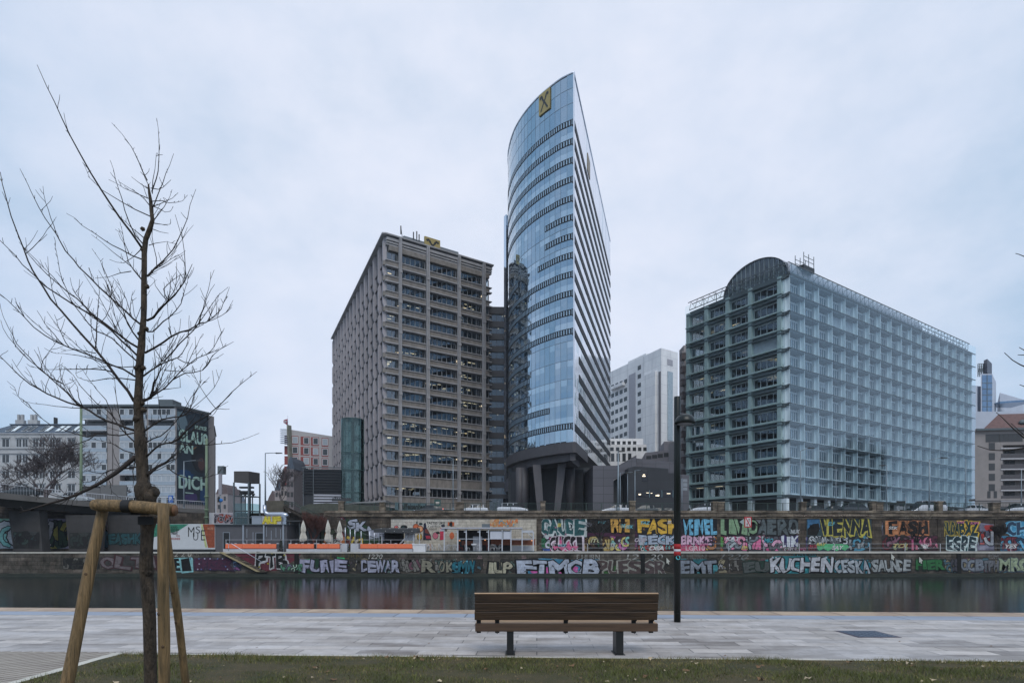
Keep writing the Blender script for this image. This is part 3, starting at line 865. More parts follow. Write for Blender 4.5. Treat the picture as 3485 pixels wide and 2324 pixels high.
add(16, cc, (1250,1215),(1290,1205),(1335,1195))
add(3, cc, (1445,860),(1390,780),(1340,700),(1300,650))
add(3, cc, (1580,840),(1640,870),(1700,880),(1750,850),(1745,800),(1735,640))
add(3, cc, (1460,940),(1560,950),(1680,950),(1750,930))
add(3, cc, (1590,900),(1640,960),(1690,1000))
add(3, cc, (1450,1110),(1540,1100),(1610,1092))
add(6, cd, (1280,700),(1330,665),(1400,620),(1440,595),(1480,585),(1540,572),(1600,572),(1640,560),(1680,520),(1705,470),(1720,400),(1750,330),(1800,240))
add(4, cd, (1290,805),(1360,765),(1430,740),(1500,680),(1560,610),(1620,540),(1700,400),(1770,310),(1865,215))
add(6, cd, (1305,920),(1360,865),(1420,822),(1470,808),(1520,800),(1560,790),(1620,740),(1660,690),(1740,620),(1850,555),(1980,440),(2060,350),(2150,270),(2285,165))
add(4, cd, (1500,805),(1700,820),(1850,818),(1950,812),(2060,800),(2200,760),(2305,715))
add(13, cd, (1310,1085),(1360,1045),(1400,1015),(1470,985),(1555,945))
add(4, cd, (1480,1010),(1540,1060),(1600,1095),(1700,1120),(1780,1120),(1850,1105),(1930,1080),(1970,1040),(2030,1000))
add(16, cd, (1210,920),(1150,970),(1090,1020),(1020,1075),(960,1110),(890,1155),(830,1190),(780,1215),(720,1240),(660,1268),(600,1290),(520,1318),(450,1335),(330,1375),(170,1425))
add(8, cd, (1195,690),(1120,665),(1050,640),(950,605),(860,560),(790,515),(720,480),(600,440),(500,400),(420,365),(350,325),(270,280),(180,210),(100,130),(0,30),(-60,-30))
add(4.5, cd, (1205,805),(1140,740),(1080,680),(1030,610),(980,540),(920,490),(860,450),(720,300),(650,200),(540,110))
add(4.5, cd, (1190,712),(1130,725),(1060,738),(960,725),(850,722),(780,752),(700,730),(600,700),(530,670),(450,640),(380,590),(300,510),(240,470),(190,430),(150,370),(130,310))
add(3, cd, (740,490),(640,490),(560,480),(500,475),(400,462),(300,450),(205,430))
add(4, cd, (1200,900),(1100,870),(1000,810),(920,790),(850,770),(780,765))
add(5, cd, (1205,1018),(1100,1030),(1000,1040),(930,1065),(880,1110),(840,1170))
add(3.5, cd, (860,722),(790,775),(700,805),(600,840),(500,862),(410,885))
add(5, cd, (720,475),(660,430),(600,360),(520,290),(450,230),(380,160),(250,60),(190,0),(130,-60))
add(3, cd, (740,490),(700,400),(690,300),(650,250),(615,235))
add(3, cd, (1000,560),(940,420),(860,330),(800,250),(740,160),(700,120))
add(3, cd, (1120,720),(1060,560),(1030,380),(1020,250),(1000,170),(935,150))
add(3, cd, (700,1240),(640,1270),(560,1330),(480,1380),(400,1425))
add(3, cd, (620,1285),(590,1350),(565,1425))
add(3, cd, (700,1260),(650,1320),(630,1380))
add(3, cd, (400,1000),(390,1130),(350,1230),(320,1310))
add(3.5, cd, (1330,1085),(1330,1150),(1360,1220),(1420,1290))
add(4, cd, (1205,960),(1180,1050),(1190,1130),(1180,1200))
rnd = random.Random(11)
mb_all = MB()
def sweep(mb, pts, w0, depth0, slope, tipw=1.3, sides=5, kink=1.0):
    n = len(pts); P3 = []; RR = []
    L = [0]
    for i in range(1, n): L.append(L[-1] + math.hypot(pts[i][0] - pts[i-1][0], pts[i][1] - pts[i-1][1]))
    T = L[-1] or 1
    for i, (u, v) in enumerate(pts):
        Y = depth0 + slope * L[i] / F_PX * YT
        P3.append(Vector(W(u, v, Y))); RR.append(max(tipw, w0 * (1 - 0.8 * L[i] / T)) / F_PX * Y / 2)
    mb.tube(P3, RR, sides)
    return P3, RR
crown = []
for w0, pts in BR:
    # how far the start is from the trunk's line: side shoots inherit a depth
    pts = [(p[0] + rnd.uniform(-1, 1), p[1] + rnd.uniform(-1, 1)) for p in pts]
    mb = MB()
    sl = rnd.uniform(-0.45, 0.55)
    uu, vv = pts[0]
    tu = min(trunk, key=lambda q: abs(q[1] - vv))[0]
    d0 = YT + 0.0 + (0 if abs(uu - tu) < 30 else 0.0)
    P3, RR = sweep(mb, pts, w0 * 1.12, d0, sl)
    # short spurs and twigs along it
    T = len(P3)
    for i in range(1, T):
        seg = P3[i] - P3[i-1]
        if seg.length < .02: continue
        for q in range(rnd.choice((0, 1, 2, 2)) if w0 >= 3.5 else rnd.choice((0, 1, 1))):
            f = rnd.random(); s0 = P3[i-1].lerp(P3[i], f); d = seg.normalized()
            side = Vector((rnd.uniform(-1, 1), rnd.uniform(-1, 1), rnd.uniform(-.2, 1))).normalized()
            dr = (d * .8 + side * .9).normalized(); ln = rnd.choice((.03, .05, .08, .16)) * rnd.uniform(.5, 1.3) * (1 - .5 * i / T) * (1.2 if w0 > 4 else .6)
            p = [s0]
            for k in range(3): p.append(p[-1] + (dr + Vector((rnd.uniform(-.3, .3), rnd.uniform(-.3, .3), rnd.uniform(0, .4)))) * ln / 3)
            mb.tube(p, [.0022, .002, .0017, .0014], 4)
    if w0 >= 5 and 940 < pts[0][1] < 1640:                 # fine side shoots, curving upward
        for q in range(4):
            i = rnd.randint(1, max(1, int(T * .75))); i = min(i, T - 1); s0 = P3[i-1].lerp(P3[i], rnd.random()); d = (P3[i] - P3[i-1]).normalized()
            sd_ = Vector((rnd.uniform(-1, 1), rnd.uniform(-1, 1), rnd.uniform(-.1, .7))); dr = (d * .8 + sd_ * .8).normalized(); ln = rnd.uniform(.18, .5); p = [s0]
            for k in range(6): dr = (dr + Vector((rnd.uniform(-.18, .18), rnd.uniform(-.18, .18), rnd.uniform(.0, .22)))).normalized(); p.append(p[-1] + dr * ln / 6)
            mb.tube(p, [.0032 - .0003 * k for k in range(7)], 4)
            for k in (2, 3, 4, 5):
                if rnd.random() < .7:
                    s2 = (dr + Vector((rnd.uniform(-1, 1), rnd.uniform(-1, 1), rnd.uniform(-.3, .8)))).normalized() * rnd.uniform(.03, .12); mb.tube([p[k], p[k] + s2 * .5, p[k] + s2 + Vector((0, 0, .01))], [.002, .0018, .0014], 4)
    mb_all.merge(mb)
    if w0 >= 6: mb.build('branch', M_twig, tr)
    else: crown.append(mb)
mm = MB()
for c in crown: mm.merge(c)
mm.build('twigs', M_twig, tr)

# stakes
M_stake = mat('peeled_stake_timber', (.30, .19, .085, 1), 0.7, scale=3.2, col2=(.07, .05, .022, 1), stretch=(13, 13, 0.7), bump=0.8, bscale=9)
M_endgrain = mat('end_grain', (.20, .10, .05, 1), 0.8, scale=20)
sf = thing('tree_stake_frame', 'frame of three peeled timber stakes with a crossbar strapped round the young tree', 'tree stakes', (PX(420, YT), YT, 0))
def stake(p0, p1, r, n=14, cut=True):
    mb = MB(); a, b = Vector(p0), Vector(p1); k = 12; pts = []; rr = []
    for i in range(k + 1):
        f = i / k; p = a.lerp(b, f) + Vector((.004 * math.sin(f * 9 + r * 99), 0, 0)); pts.append(p); rr.append(r * (1.02 - .14 * f + .04 * math.sin(f * 14 + p.x * 5)))
    mb.tube(pts, rr, n)
    kr = random.Random(int(p0[0] * 100))
    for q in range(2):                       # knots
        f = kr.uniform(.2, .9); c = a.lerp(b, f) + Vector((kr.uniform(-.4, .4) * r, -r * .92, 0))
        mb.lathe((c.x, c.y, c.z - .012), [(.003, 0), (.008, .006), (.010, .012), (.008, .018), (.003, .024)], 8, 1, True, 1.3, .35)
    return mb
def toward(u0, v0, Y0, Yg):
    return None
# post feet on the ground (below the frame), heads at the crossbar
stake((PX(158, 4.0), 4.0, -.05), W(349, 1735, 4.27), .042).build('post', [M_stake, mat('stake_knots', (.085, .05, .025, 1), .8, var=.2)], sf)
stake((PX(558, 4.2), 4.2, -.05), W(556, 1712, 4.088), .0395).build('post', [M_stake, mat('stake_knots', (.085, .05, .025, 1), .8, var=.2)], sf)
stake((PX(655, 4.95), 4.95, -.05), W(562, 1760, 4.55), .031).build('post', [M_stake, mat('stake_knots', (.085, .05, .025, 1), .8, var=.2)], sf)
mb = MB(); 
mb.tube([W(316, 1717, 4.20), W(330, 1718, 4.20), W(450, 1722, 4.19), W(560, 1732, 4.17), W(592, 1736, 4.17)], [.036, .043, .044, .044, .044], 16)
mb.build('crossbar', [M_stake], sf)
mb = MB(); mb.lathe((0, 0, 0), [(.001, 0), (.040, .0), (.0405, .003)], 16)
c = Vector(W(593, 1736, 4.17)); mb.v = [(c.x + z + .0025, c.y + y, c.z + x) for x, y, z in mb.v]; mb.build('sawn_end', M_endgrain, sf)
mb = MB(); 
ps = []
for k in range(25):
    t_ = 2 * math.pi * k / 24; c = Vector(W(437, 1722, 4.19)); ps.append((c.x, c.y + .047 * math.sin(t_), c.z + .047 * math.cos(t_)))
for k in range(24):
    a, b_ = ps[k], ps[k + 1]; mb.quad((a[0] - .034, a[1], a[2]), (a[0] + .03, a[1], a[2]), (b_[0] + .03, b_[1], b_[2]), (b_[0] - .034, b_[1], b_[2]))
c = Vector(W(470, 1728, 4.24))
mb.box(c.x - .06, PX(520, 4.3), 4.25, 4.262, c.z - .05, c.z + .0); mb.box(PX(480, 4.3), PX(530, 4.3), 4.262, 4.275, c.z - .12, c.z - .06)
mb.build('strap', mat('black_webbing', (.008, .008, .009, 1), 0.7), sf)

# --- grass blades, leaves ---
rng = np.random.default_rng(3)
N = 75000
gx = rng.uniform(gx0 + .02, 10.5, N); gy = 5.9 + (GR_Y - 5.9 - TB * -1 * 0 + TB * gx) * rng.random(N) ** 0.85
keep = (rng.random(len(gx)) < .97) & (gy < GR_Y + TB * gx + 0.03 * np.sin(gx * 7) * np.sin(gx * 2.3 + 1) - .01)
gx, gy = gx[keep], gy[keep]; N = len(gx)
dens = np.array([mnoise.noise(Vector((float(a) * 1.3, float(b_) * 2.0, 3.3))) for a, b_ in zip(gx, gy)])
hgt = rng.uniform(.008, .045, N) * np.clip(1.05 + 2.2 * dens, .25, 2)
az = rng.uniform(0, 2 * np.pi, N); wd_ = rng.uniform(.0022, .004, N); ln = rng.uniform(.2, 1.0, N) * hgt
z0 = np.array([lawn_z(float(a), float(b_)) for a, b_ in zip(gx, gy)]) - .002
V = np.zeros((N, 3, 3))
V[:, 0, 0] = gx - wd_ * np.cos(az); V[:, 0, 1] = gy - wd_ * np.sin(az); V[:, 0, 2] = z0
V[:, 1, 0] = gx + wd_ * np.cos(az); V[:, 1, 1] = gy + wd_ * np.sin(az); V[:, 1, 2] = z0
az2 = rng.uniform(0, 2 * np.pi, N)
V[:, 2, 0] = gx + ln * np.cos(az2); V[:, 2, 1] = gy + ln * np.sin(az2); V[:, 2, 2] = z0 + hgt
me = bpy.data.meshes.new('grass'); me.vertices.add(N * 3); me.vertices.foreach_set('co', V.reshape(-1))
me.loops.add(N * 3); me.loops.foreach_set('vertex_index', np.arange(N * 3)); me.polygons.add(N); me.polygons.foreach_set('loop_start', np.arange(N) * 3)
edge_ = np.clip(1 - (GR_Y + TB * gx - gy) / .8, 0, 1)
mi_ = (rng.random(N) < 0.20 - 0.6 * dens + .42 * edge_).astype(np.int32)
for m in (mat('green_grass', (.145, .155, .032, 1), 0.7, scale=2.5, col2=(.05, .068, .014, 1)), mat('dry_grass', (.34, .27, .11, 1), 0.8, scale=2.5, col2=(.11, .085, .03, 1))): me.materials.append(m)
me.update(); me.validate()
me.polygons.foreach_set('material_index', mi_)
go = bpy.data.objects.new('grass', me); COL.objects.link(go); tag(go, 'short mossy winter grass covering the lawn along the paving', 'grass', kind='stuff')
mb = MB(); rnd = random.Random(8)
for i in range(110):
    x = rnd.uniform(-5.2, 9.5); y = rnd.uniform(6.2, 7.9 + TB * x - .05); z = lawn_z(x, y) + rnd.uniform(.012, .03); s = rnd.choice((.015, .02, .03, .045)); a = rnd.uniform(0, 6.3)
    p = []
    for k in range(7):
        t_ = a + 2 * math.pi * k / 7; r_ = s * rnd.uniform(.5, 1.2)
        p.append((x + r_ * math.cos(t_), y + r_ * math.sin(t_) * .8, z + rnd.uniform(-.4, .6) * s))
    mb.add(p + [(x, y, z + .2 * s)], [(k, (k + 1) % 7, 7) for k in range(7)], rnd.randrange(2))
for i in range(14):
    x = rnd.uniform(-4, 9); y = rnd.uniform(8.1, 13) + TB * x; s = .03
    mb.add([(x, y, .012), (x + s, y + .01, .016), (x + s * .7, y + s, .02), (x - .01, y + s * .8, .013)], [(0, 1, 2, 3)], 1)
mb.build('fallen_leaves', [mat('pale_leaf', (.45, .36, .24, 1), 0.8, var=0.3, scale=9), mat('brown_leaf', (.16, .09, .045, 1), 0.8, var=0.3, scale=9)], label='scattered small dry leaves lying on the lawn and paving', cat='leaves', kind='stuff')
# ================= BUILDINGS =================
G_off = glass('office_glass', (.42, .47, .48, 1), 0.16, (.8, .9, 1, 1))
G_dark = glass('dark_glass', (.18, .2, .21, 1), 0.10, (.75, .85, .95, 1))
M_room = mat('office_interior', (.10, .10, .10, 1), 0.9, var=0.3, scale=.8)
M_lamp = mat('office_ceiling_lights', (1, .9, .7, 1), 0.5, var=0, emit=(1, .82, .55, 1), es=1.5)
M_curt = mat('window_blinds', (.34, .38, .42, 1), 0.8, var=0.15)
M_frame_w = mat('white_window_frames', (.55, .58, .60, 1), 0.5, var=0.05)
M_frame_d = mat('dark_window_frames', (.04, .042, .045, 1), 0.5, var=0.1)
rnd = random.Random(21)

# ---- 1. grey concrete office tower ----
TX, TY = PX(1317.6, 130), 130.0
FR = Frame(TX, TY, 1.536, 1.0)                       # front face
FS = Frame(TX, TY, -.478, 1.0, -1.0, -.478)          # long side, running away to the left
LFR, LFS = 26.7, 74.0
M_con = mat('ribbed_concrete', (.275, .245, .22, 1), 0.85, scale=1.3, col2=(.14, .125, .112, 1), bump=0.4, bscale=3, stretch=(1, 1, .45))
M_led = mat('pale_concrete_ledges', (.32, .31, .315, 1), 0.8, var=0.2, scale=.5)
M_fin = mat('lilac_grey_concrete', (.42, .385, .40, 1), 0.8, scale=.25, col2=(.29, .27, .28, 1), stretch=(1, 1, .3))
gt = thing('office_tower', 'tall grey concrete office tower with projecting vertical fins and ribbon windows', 'office building', (TX, TY, ZS))
ztop = PZ(799, 130)
wz = [65.0 - 3.42 * k for k in range(15)] + [12.6]
P_ = lambda F, a, d: F.p(a, d, 0)[:2]
C00, C10, C01 = (TX, TY), P_(FR, LFR, 0), P_(FS, LFS, 0)
C11 = (C10[0] + C01[0] - TX, C10[1] + C01[1] - TY)
def inset(k):
    c = [sum(p[i] for p in (C00, C10, C11, C01)) / 4 for i in (0, 1)]
    return [(p[0] + (c[0] - p[0]) * k, p[1] + (c[1] - p[1]) * k) for p in (C00, C10, C11, C01)]
mb = MB(); mb.prism(inset(.34), ZS, ztop - 1)
for z in wz: mb.prism(inset(.012), z - 1.9, z - 1.25); mb.prism(inset(.0125), z + 1.0, z + 1.02)
mb.prism(inset(.012), wz[0] + 1.3, ztop - .3)
mb.build('core', M_room, gt)
mb = MB()
for i in range(len(wz)):
    zc = wz[i]; zb = zc - .9; zt = zc + .9
    nz = wz[i + 1] + .9 if i + 1 < len(wz) else ZS + 3.2
    for F, L in ((FR, LFR),):
        mb.fbox(F, .35, L - .35, -.5, .35, nz + .32, zb - .30)
    # chamfered corner end of each band
    mb.prism([FR.p(-.05, .35, 0)[:2], FR.p(.36, .35, 0)[:2], FR.p(.36, -.5, 0)[:2], FR.p(-.9, -.5, 0)[:2], FR.p(-.85, -.1, 0)[:2]][::-1], nz + .32, zb - .30)
mb.fbox(FR, .35, LFR - .35, -.5, .35, wz[0] + 1.2, wz[0] + 2.3)
mb.build('spandrel_bands', M_con, gt)
mb = MB()
for i in range(len(wz)):
    zb = wz[i] - .9; nz = (wz[i + 1] if i + 1 < len(wz) else ZS + 2.3) + .9
    for a, b in ((zb - .297, zb - .12), (nz + .05, nz + .317)):
        mb.fbox(FR, -.5, LFR + .3, -.5, .52, a, b)
for k, (a, b) in enumerate(((2.302, 2.6), (2.75, 3.1), (3.3, 3.9))): mb.fbox(FR, -.3, LFR + .3, -.5, .3 + .15 * k, wz[0] + a, wz[0] + b)
mb.build('ledges', M_led, gt)
pil = [(1357.8, .55), (1451.6, .65), (1557.5, .60), (1641.5, .65)]
for u, w_ in pil:
    a = FR.a(u); mb = MB()
    mb.fbox(FR, a - w_ / 2, a - .05, .3, 1.15, ZS, ztop - .35); mb.fbox(FR, a + .05, a + w_ / 2, .3, 1.15, ZS, ztop - .35); mb.fbox(FR, a - .05, a + .05, .3, .95, ZS, ztop - .35)
    for z in wz[1::2]: mb.fbox(FR, a - w_ / 2 - .08, a + w_ / 2 + .08, 1.0, 1.25, z - .15, z + .45)
    mb.build('pilaster', M_led, gt)
# windows of the front: one per bay and floor
ws = PartSet(gt, 'window', [mat('grey_window_frames', (.24, .25, .26, 1), .5, var=.1), G_off, M_lamp, M_curt])
edges = [-.35] + [FR.a(u) for u, _ in pil] + [LFR + .1]
nm = [2, 5, 6, 5, 2]
for i, z in enumerate(wz):
    for j in range(5):
        a0, a1 = edges[j] + .35, edges[j + 1] - .35
        h0, h1 = z - 1.02, z + .95
        b = ws.new(math.hypot(*FR.p((a0 + a1) / 2, 0, 0)[:2]) - (5 if j in (1, 2, 3) else 0))
        n = nm[j]
        b.fquad(FR, a0, a1, h0, h1, -.30, 1)
        for k in range(n + 1):
            x = a0 + (a1 - a0) * k / n; b.fbox(FR, x - .07, x + .07, -.42, -.22, h0, h1)
        b.fbox(FR, a0, a1, -.42, -.22, h0, h0 + .08); b.fbox(FR, a0, a1, -.42, -.22, h1 - .08, h1)
        lit = rnd.random() < {0: .15, 1: .35, 2: .3, 3: .55, 4: .1}[j] * (1.4 if i > 5 else .6)
        if lit:
            for q in range(rnd.randint(3, 9)):
                x = rnd.uniform(a0 + .5, a1 - 1.1); d = -rnd.uniform(1.2, 5.0)
                b.fbox(FR, x, x + .9, d - .14, d, h1 - .06, h1 + .02, 2)
        if rnd.random() < .22:
            k = rnd.randrange(n); w = (a1 - a0) / n
            for q in range(rnd.randint(1, 2)):
                if k + q < n: b.fquad(FR, a0 + (k + q) * w + .1, a0 + (k + q + 1) * w - .1, h0 + (0 if rnd.random() < .5 else .9), h1, -.44, 3)
# side face slits
nf = 14; st = LFS / nf
for i, z in enumerate(wz):
    for j in range(nf):
        a0 = st * j + 1.6
        b = ws.new(200 + j)
        b.fquad(FS, a0, a0 + 2.4, z - .9, z + .9, -.25, 1)
        b.fbox(FS, a0 + 1.15, a0 + 1.25, -.35, -.2, z - .9, z + .9)
        b.fbox(FS, a0, a0 + 2.4, -.35, -.2, z - .98, z - .9)
ws.finish()
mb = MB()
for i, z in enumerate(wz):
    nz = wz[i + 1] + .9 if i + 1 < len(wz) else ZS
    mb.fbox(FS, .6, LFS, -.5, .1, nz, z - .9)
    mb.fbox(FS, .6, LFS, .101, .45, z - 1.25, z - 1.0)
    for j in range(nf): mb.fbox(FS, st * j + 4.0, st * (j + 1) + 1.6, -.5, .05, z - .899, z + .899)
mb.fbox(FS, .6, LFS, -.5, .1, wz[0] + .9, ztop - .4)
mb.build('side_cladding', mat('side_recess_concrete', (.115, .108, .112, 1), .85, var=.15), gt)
for j in range(nf + 1):
    mb = MB(); a = st * j + (.75 if j == 0 else .1); z = ztop - .5; first = True
    zz = [ZS] + [wz[k] - 1.1 for k in range(len(wz) - 1, -1, -2)] + [ztop - .45]
    for k in range(len(zz) - 1):
        z0, z1 = zz[k] + .12, zz[k + 1]; zm0, zm1 = z0 + .9, z1 - .9
        w_, d0, d1 = .42, .55, .85
        for (za, da, zb_, db) in ((z0, d0, zm0, d1), (zm0, d1, zm1, d1), (zm1, d1, z1, d0)):
            P = FS.p
            mb.hexa([P(a - w_, 0, za), P(a + w_, 0, za), P(a + w_ * .7, da, za), P(a - w_ * .7, da, za), P(a - w_, 0, zb_), P(a + w_, 0, zb_), P(a + w_ * .7, db, zb_), P(a - w_ * .7, db, zb_)])
        mb.fbox(FS, a - w_ - .04, a + w_ + .04, 0, .5, zz[k], zz[k] + .119)
    mb.build('fin', M_fin, gt)
mb = MB(); q = [FR.p(-.6, .9, 0)[:2], FR.p(LFR + .6, .9, 0)[:2], (C11[0] + .6, C11[1] + .6), FS.p(LFS + .5, 1.3, 0)[:2], FS.p(-.6, 1.3, 0)[:2]]
mb.prism(q[::-1], ztop - .3, ztop); mb.build('roof_slab', M_led, gt)
mb = MB(); mb.fbox(FR, 5.2, 19.5, -9, -3.0, ztop, ztop + 2.6); mb.build('roof_plant_room', mat('grey_blue_sheet', (.16, .18, .20, 1), 0.6, var=.1), gt)
def gable_cross(mb, F, a0, a1, z0, z1, d, m):
    """two crossed beams with curled ends, painted flat on a square sign"""
    w, h = a1 - a0, z1 - z0; cx, cz = (a0 + a1) / 2, (z0 + z1) / 2; n = 0
    for sg in (1, -1):
        pts = [(-.34 * sg, -.40), (-.10 * sg, -.10), (.14 * sg, .16), (.22 * sg, .32), (.34 * sg, .36), (.40 * sg, .24)]
        for k in range(len(pts) - 1):
            (xa, ya), (xb, yb) = pts[k], pts[k + 1]; dx, dz = xb - xa, yb - ya; l = math.hypot(dx, dz); t_ = .055 if k < 2 else .07
            nx, nz = -dz / l * t_, dx / l * t_; dd = d + .004 * (n + 1); n += 1
            mb.add([F.p(cx + (xa + nx) * w, dd, cz + (ya + nz) * h), F.p(cx + (xa - nx) * w, dd, cz + (ya - nz) * h), F.p(cx + (xb - nx) * w, dd, cz + (yb - nz) * h), F.p(cx + (xb + nx) * w, dd, cz + (yb + nz) * h)], [(0, 1, 2, 3)], m)
M_yel = mat('sign_yellow', (.34, .26, .09, 1), 0.6, var=.06); M_sblk = mat('sign_black', (.012, .012, .012, 1), 0.5, var=0)
mb = MB(); a0 = FR.a(1453); a1 = a0 + 4.0
mb.fbox(FR, a0, a1, -1.6, -1.2, ztop - .6, ztop + 3.0); gable_cross(mb, FR, a0 + .15, a1 - .15, ztop - .5, ztop + 2.9, -1.2, 1)
mb.build('roof_sign', [M_yel, M_sblk], gt)
for a, h, lean_ in ((4.6, 4.2, -.5), (7.4, 3.6, -.2), (7.9, 3.9, .1), (8.6, 3.4, 0)):
    mb = MB(); p = FR.p(a, -2, ztop); mb.tube([p, (p[0] + lean_, p[1], p[2] + h)], .07, 5); mb.box(p[0] - .12 + lean_, p[0] + .12 + lean_, p[1] - .1, p[1] + .1, p[2] + h * .55, p[2] + h); mb.build('antenna', M_dark, gt)
# bank front at street level
M_teal = mat('teal_fascia', (.10, .16, .18, 1), 0.4, var=.08)
mb = MB(); mb.fbox(FR, 1.0, LFR, -.8, -.4, ZS, ZS + 4.6); mb.build('shopfront', [M_teal], gt)
mb = MB(); a0, a1 = FR.a(1352), FR.a(1451)
put_text(mb, 'Raiffeisenbank', lambda s, t: FR.p(a0 + s * (a1 - a0), .80, ZS + 3.05 + t * 1.25), 0, .03)
mb.build('lettering', M_sblk, gt)
mb = MB(); mb.fbox(FR, 1.6, 11.5, .45, .7, ZS + 2.75, ZS + 4.5); mb.build('fascia', M_teal, gt)
mb = MB()
for k in range(12): a = 1.2 + k * 2.15; mb.fbox(FR, a, a + 1.9, -.395, -.38, ZS + .3, ZS + 3.0)
mb.build('shop_glazing', [G_off], gt)

# ---- 2. dark link block between the towers ----
lk = thing('link_building', 'dark grey banded link building squeezed between the two towers', 'office building', (-2, 150, ZS))
M_slate = mat('dark_slate_panels', (.072, .070, .076, 1), 0.6, var=.12, scale=.4)
FL = Frame(-13, 147, 1, .04)
zt = 60.5
mb = MB(); mb.fbox(FL, 0, 15.5, -12, -.6, ZS, zt - .5); mb.fbox(FL, -.1, 15.6, -12, 0, zt - 1.8, zt); mb.build('wall', M_slate, lk)
ws = PartSet(lk, 'window', [M_frame_d, G_dark, M_lamp]); mb = MB()
for k in range(18):
    z = zt - 3.6 - 3.12 * k
    mb.fbox(FL, 0, 15.5, -.6, 0, z - 1.55, z - .05)
    b = ws.new(k); b.fquad(FL, 0, 15.5, z - .05, z + 1.6, -.35, 1)
    for q in range(12): b.fbox(FL, q * 1.3, q * 1.3 + .08, -.4, -.3, z - .05, z + 1.6)
    if rnd.random() < .5: x = rnd.uniform(7, 13); b.fbox(FL, x, x + .3, -.58, -.45, z + 1.3, z + 1.5, 2)
mb.build('spandrel_bands', M_slate, lk); ws.finish()
mb = MB(); mb.fbox(FL, 3, 15, 0, .5, ZS + 6.5, ZS + 7.6)
mb.build('canopy', M_slate, lk)
mb = MB()
for k in range(9): mb.fbox(FL, 6.2 + k, 6.28 + k, .3, .4, ZS, ZS + 6.5)
for z in (ZS + 2.2, ZS + 4.4): mb.fbox(FL, 6.2, 14.3, .31, .39, z, z + .08)
mb.fquad(FL, 6.2, 14.3, ZS, ZS + 6.5, .25, 1); mb.build('entrance_glazing', [M_frame_d, G_dark], lk)

# ---- 3. curved glass tower ----
cur = [(11.13, 105), (9.0, 106.4), (7.15, 108.3), (5.2, 110.6), (3.4, 113.3), (1.96, 116.0), (.75, 118.9), (-.08, 121.9), (-.6, 124.8), (-.86, 127.6), (-.8, 131), (-.3, 135), (.9, 140), (3.5, 146), (8, 153), (14, 159), (20.5, 163), (27.7, 164.5)]
def smooth(p, n=4):
    o = []
    for i in range(len(p) - 1):
        a, b, c, d = p[max(i - 1, 0)], p[i], p[i + 1], p[min(i + 2, len(p) - 1)]
        for k in range(n):
            t_ = k / n
            o.append(tuple(.5 * ((2 * b[j]) + (-a[j] + c[j]) * t_ + (2 * a[j] - 5 * b[j] + 4 * c[j] - d[j]) * t_ ** 2 + (-a[j] + 3 * b[j] - 3 * c[j] + d[j]) * t_ ** 3) for j in (0, 1)))
    return o + [p[-1]]
cs = smooth(cur, 5)
SL = [0]
for i in range(1, len(cs)): SL.append(SL[-1] + math.dist(cs[i], cs[i - 1]))
def cpt(s, off=0.0):
    s = max(0, min(SL[-1] - 1e-6, s)); i = max(0, int(np.searchsorted(SL, s, side='right')) - 1); i = min(i, len(cs) - 2)
    f = (s - SL[i]) / (SL[i + 1] - SL[i]); x = cs[i][0] + (cs[i + 1][0] - cs[i][0]) * f; y = cs[i][1] + (cs[i + 1][1] - cs[i][1]) * f
    if off:
        i0, i1 = max(i - 1, 0), min(i + 2, len(cs) - 1); dx, dy = cs[i1][0] - cs[i0][0], cs[i1][1] - cs[i0][1]; l = math.hypot(dx, dy)
        x += dy / l * -off * -1 * -1; y += -dx / l * -off * -1 * -1
    return (x, y)
# outward of the curve points to the viewer's left/front
def outn(s):
    a, b = cpt(s), cpt(s + .3); dx, dy = b[0] - a[0], b[1] - a[1]; l = math.hypot(dx, dy); n = (-dy / l * -1, dx / l * -1)
    n = (dy / l, -dx / l)
    if n[0] * (a[0] - 15) + n[1] * (a[1] - 130) < 0: n = (-n[0], -n[1])
    return n
def cpo(s, off): a = cpt(s); n = outn(s); return (a[0] + n[0] * off, a[1] + n[1] * off)
def s_of_u(u):
    best = min((abs(CX + F_PX * cpt(k * .1)[0] / cpt(k * .1)[1] - u), k * .1) for k in range(int(26 / .1)))
    return best[1]
cg = thing('glass_tower', 'tallest tower, curved blue glass with a pointed slanting top over dark legs', 'office tower', (11.13, 105, ZS))
FT = Frame(11.13, 105, .279, 1.0)                    # flat long side seen at a glancing angle
LT = 61.8
ZT = PZ(247, 105); FH = 3.42; ZB = PZ(1503, 105)
zb_ = [PZ(404 + 64.6 * k, 105) for k in range(17)]   # top of each dark band
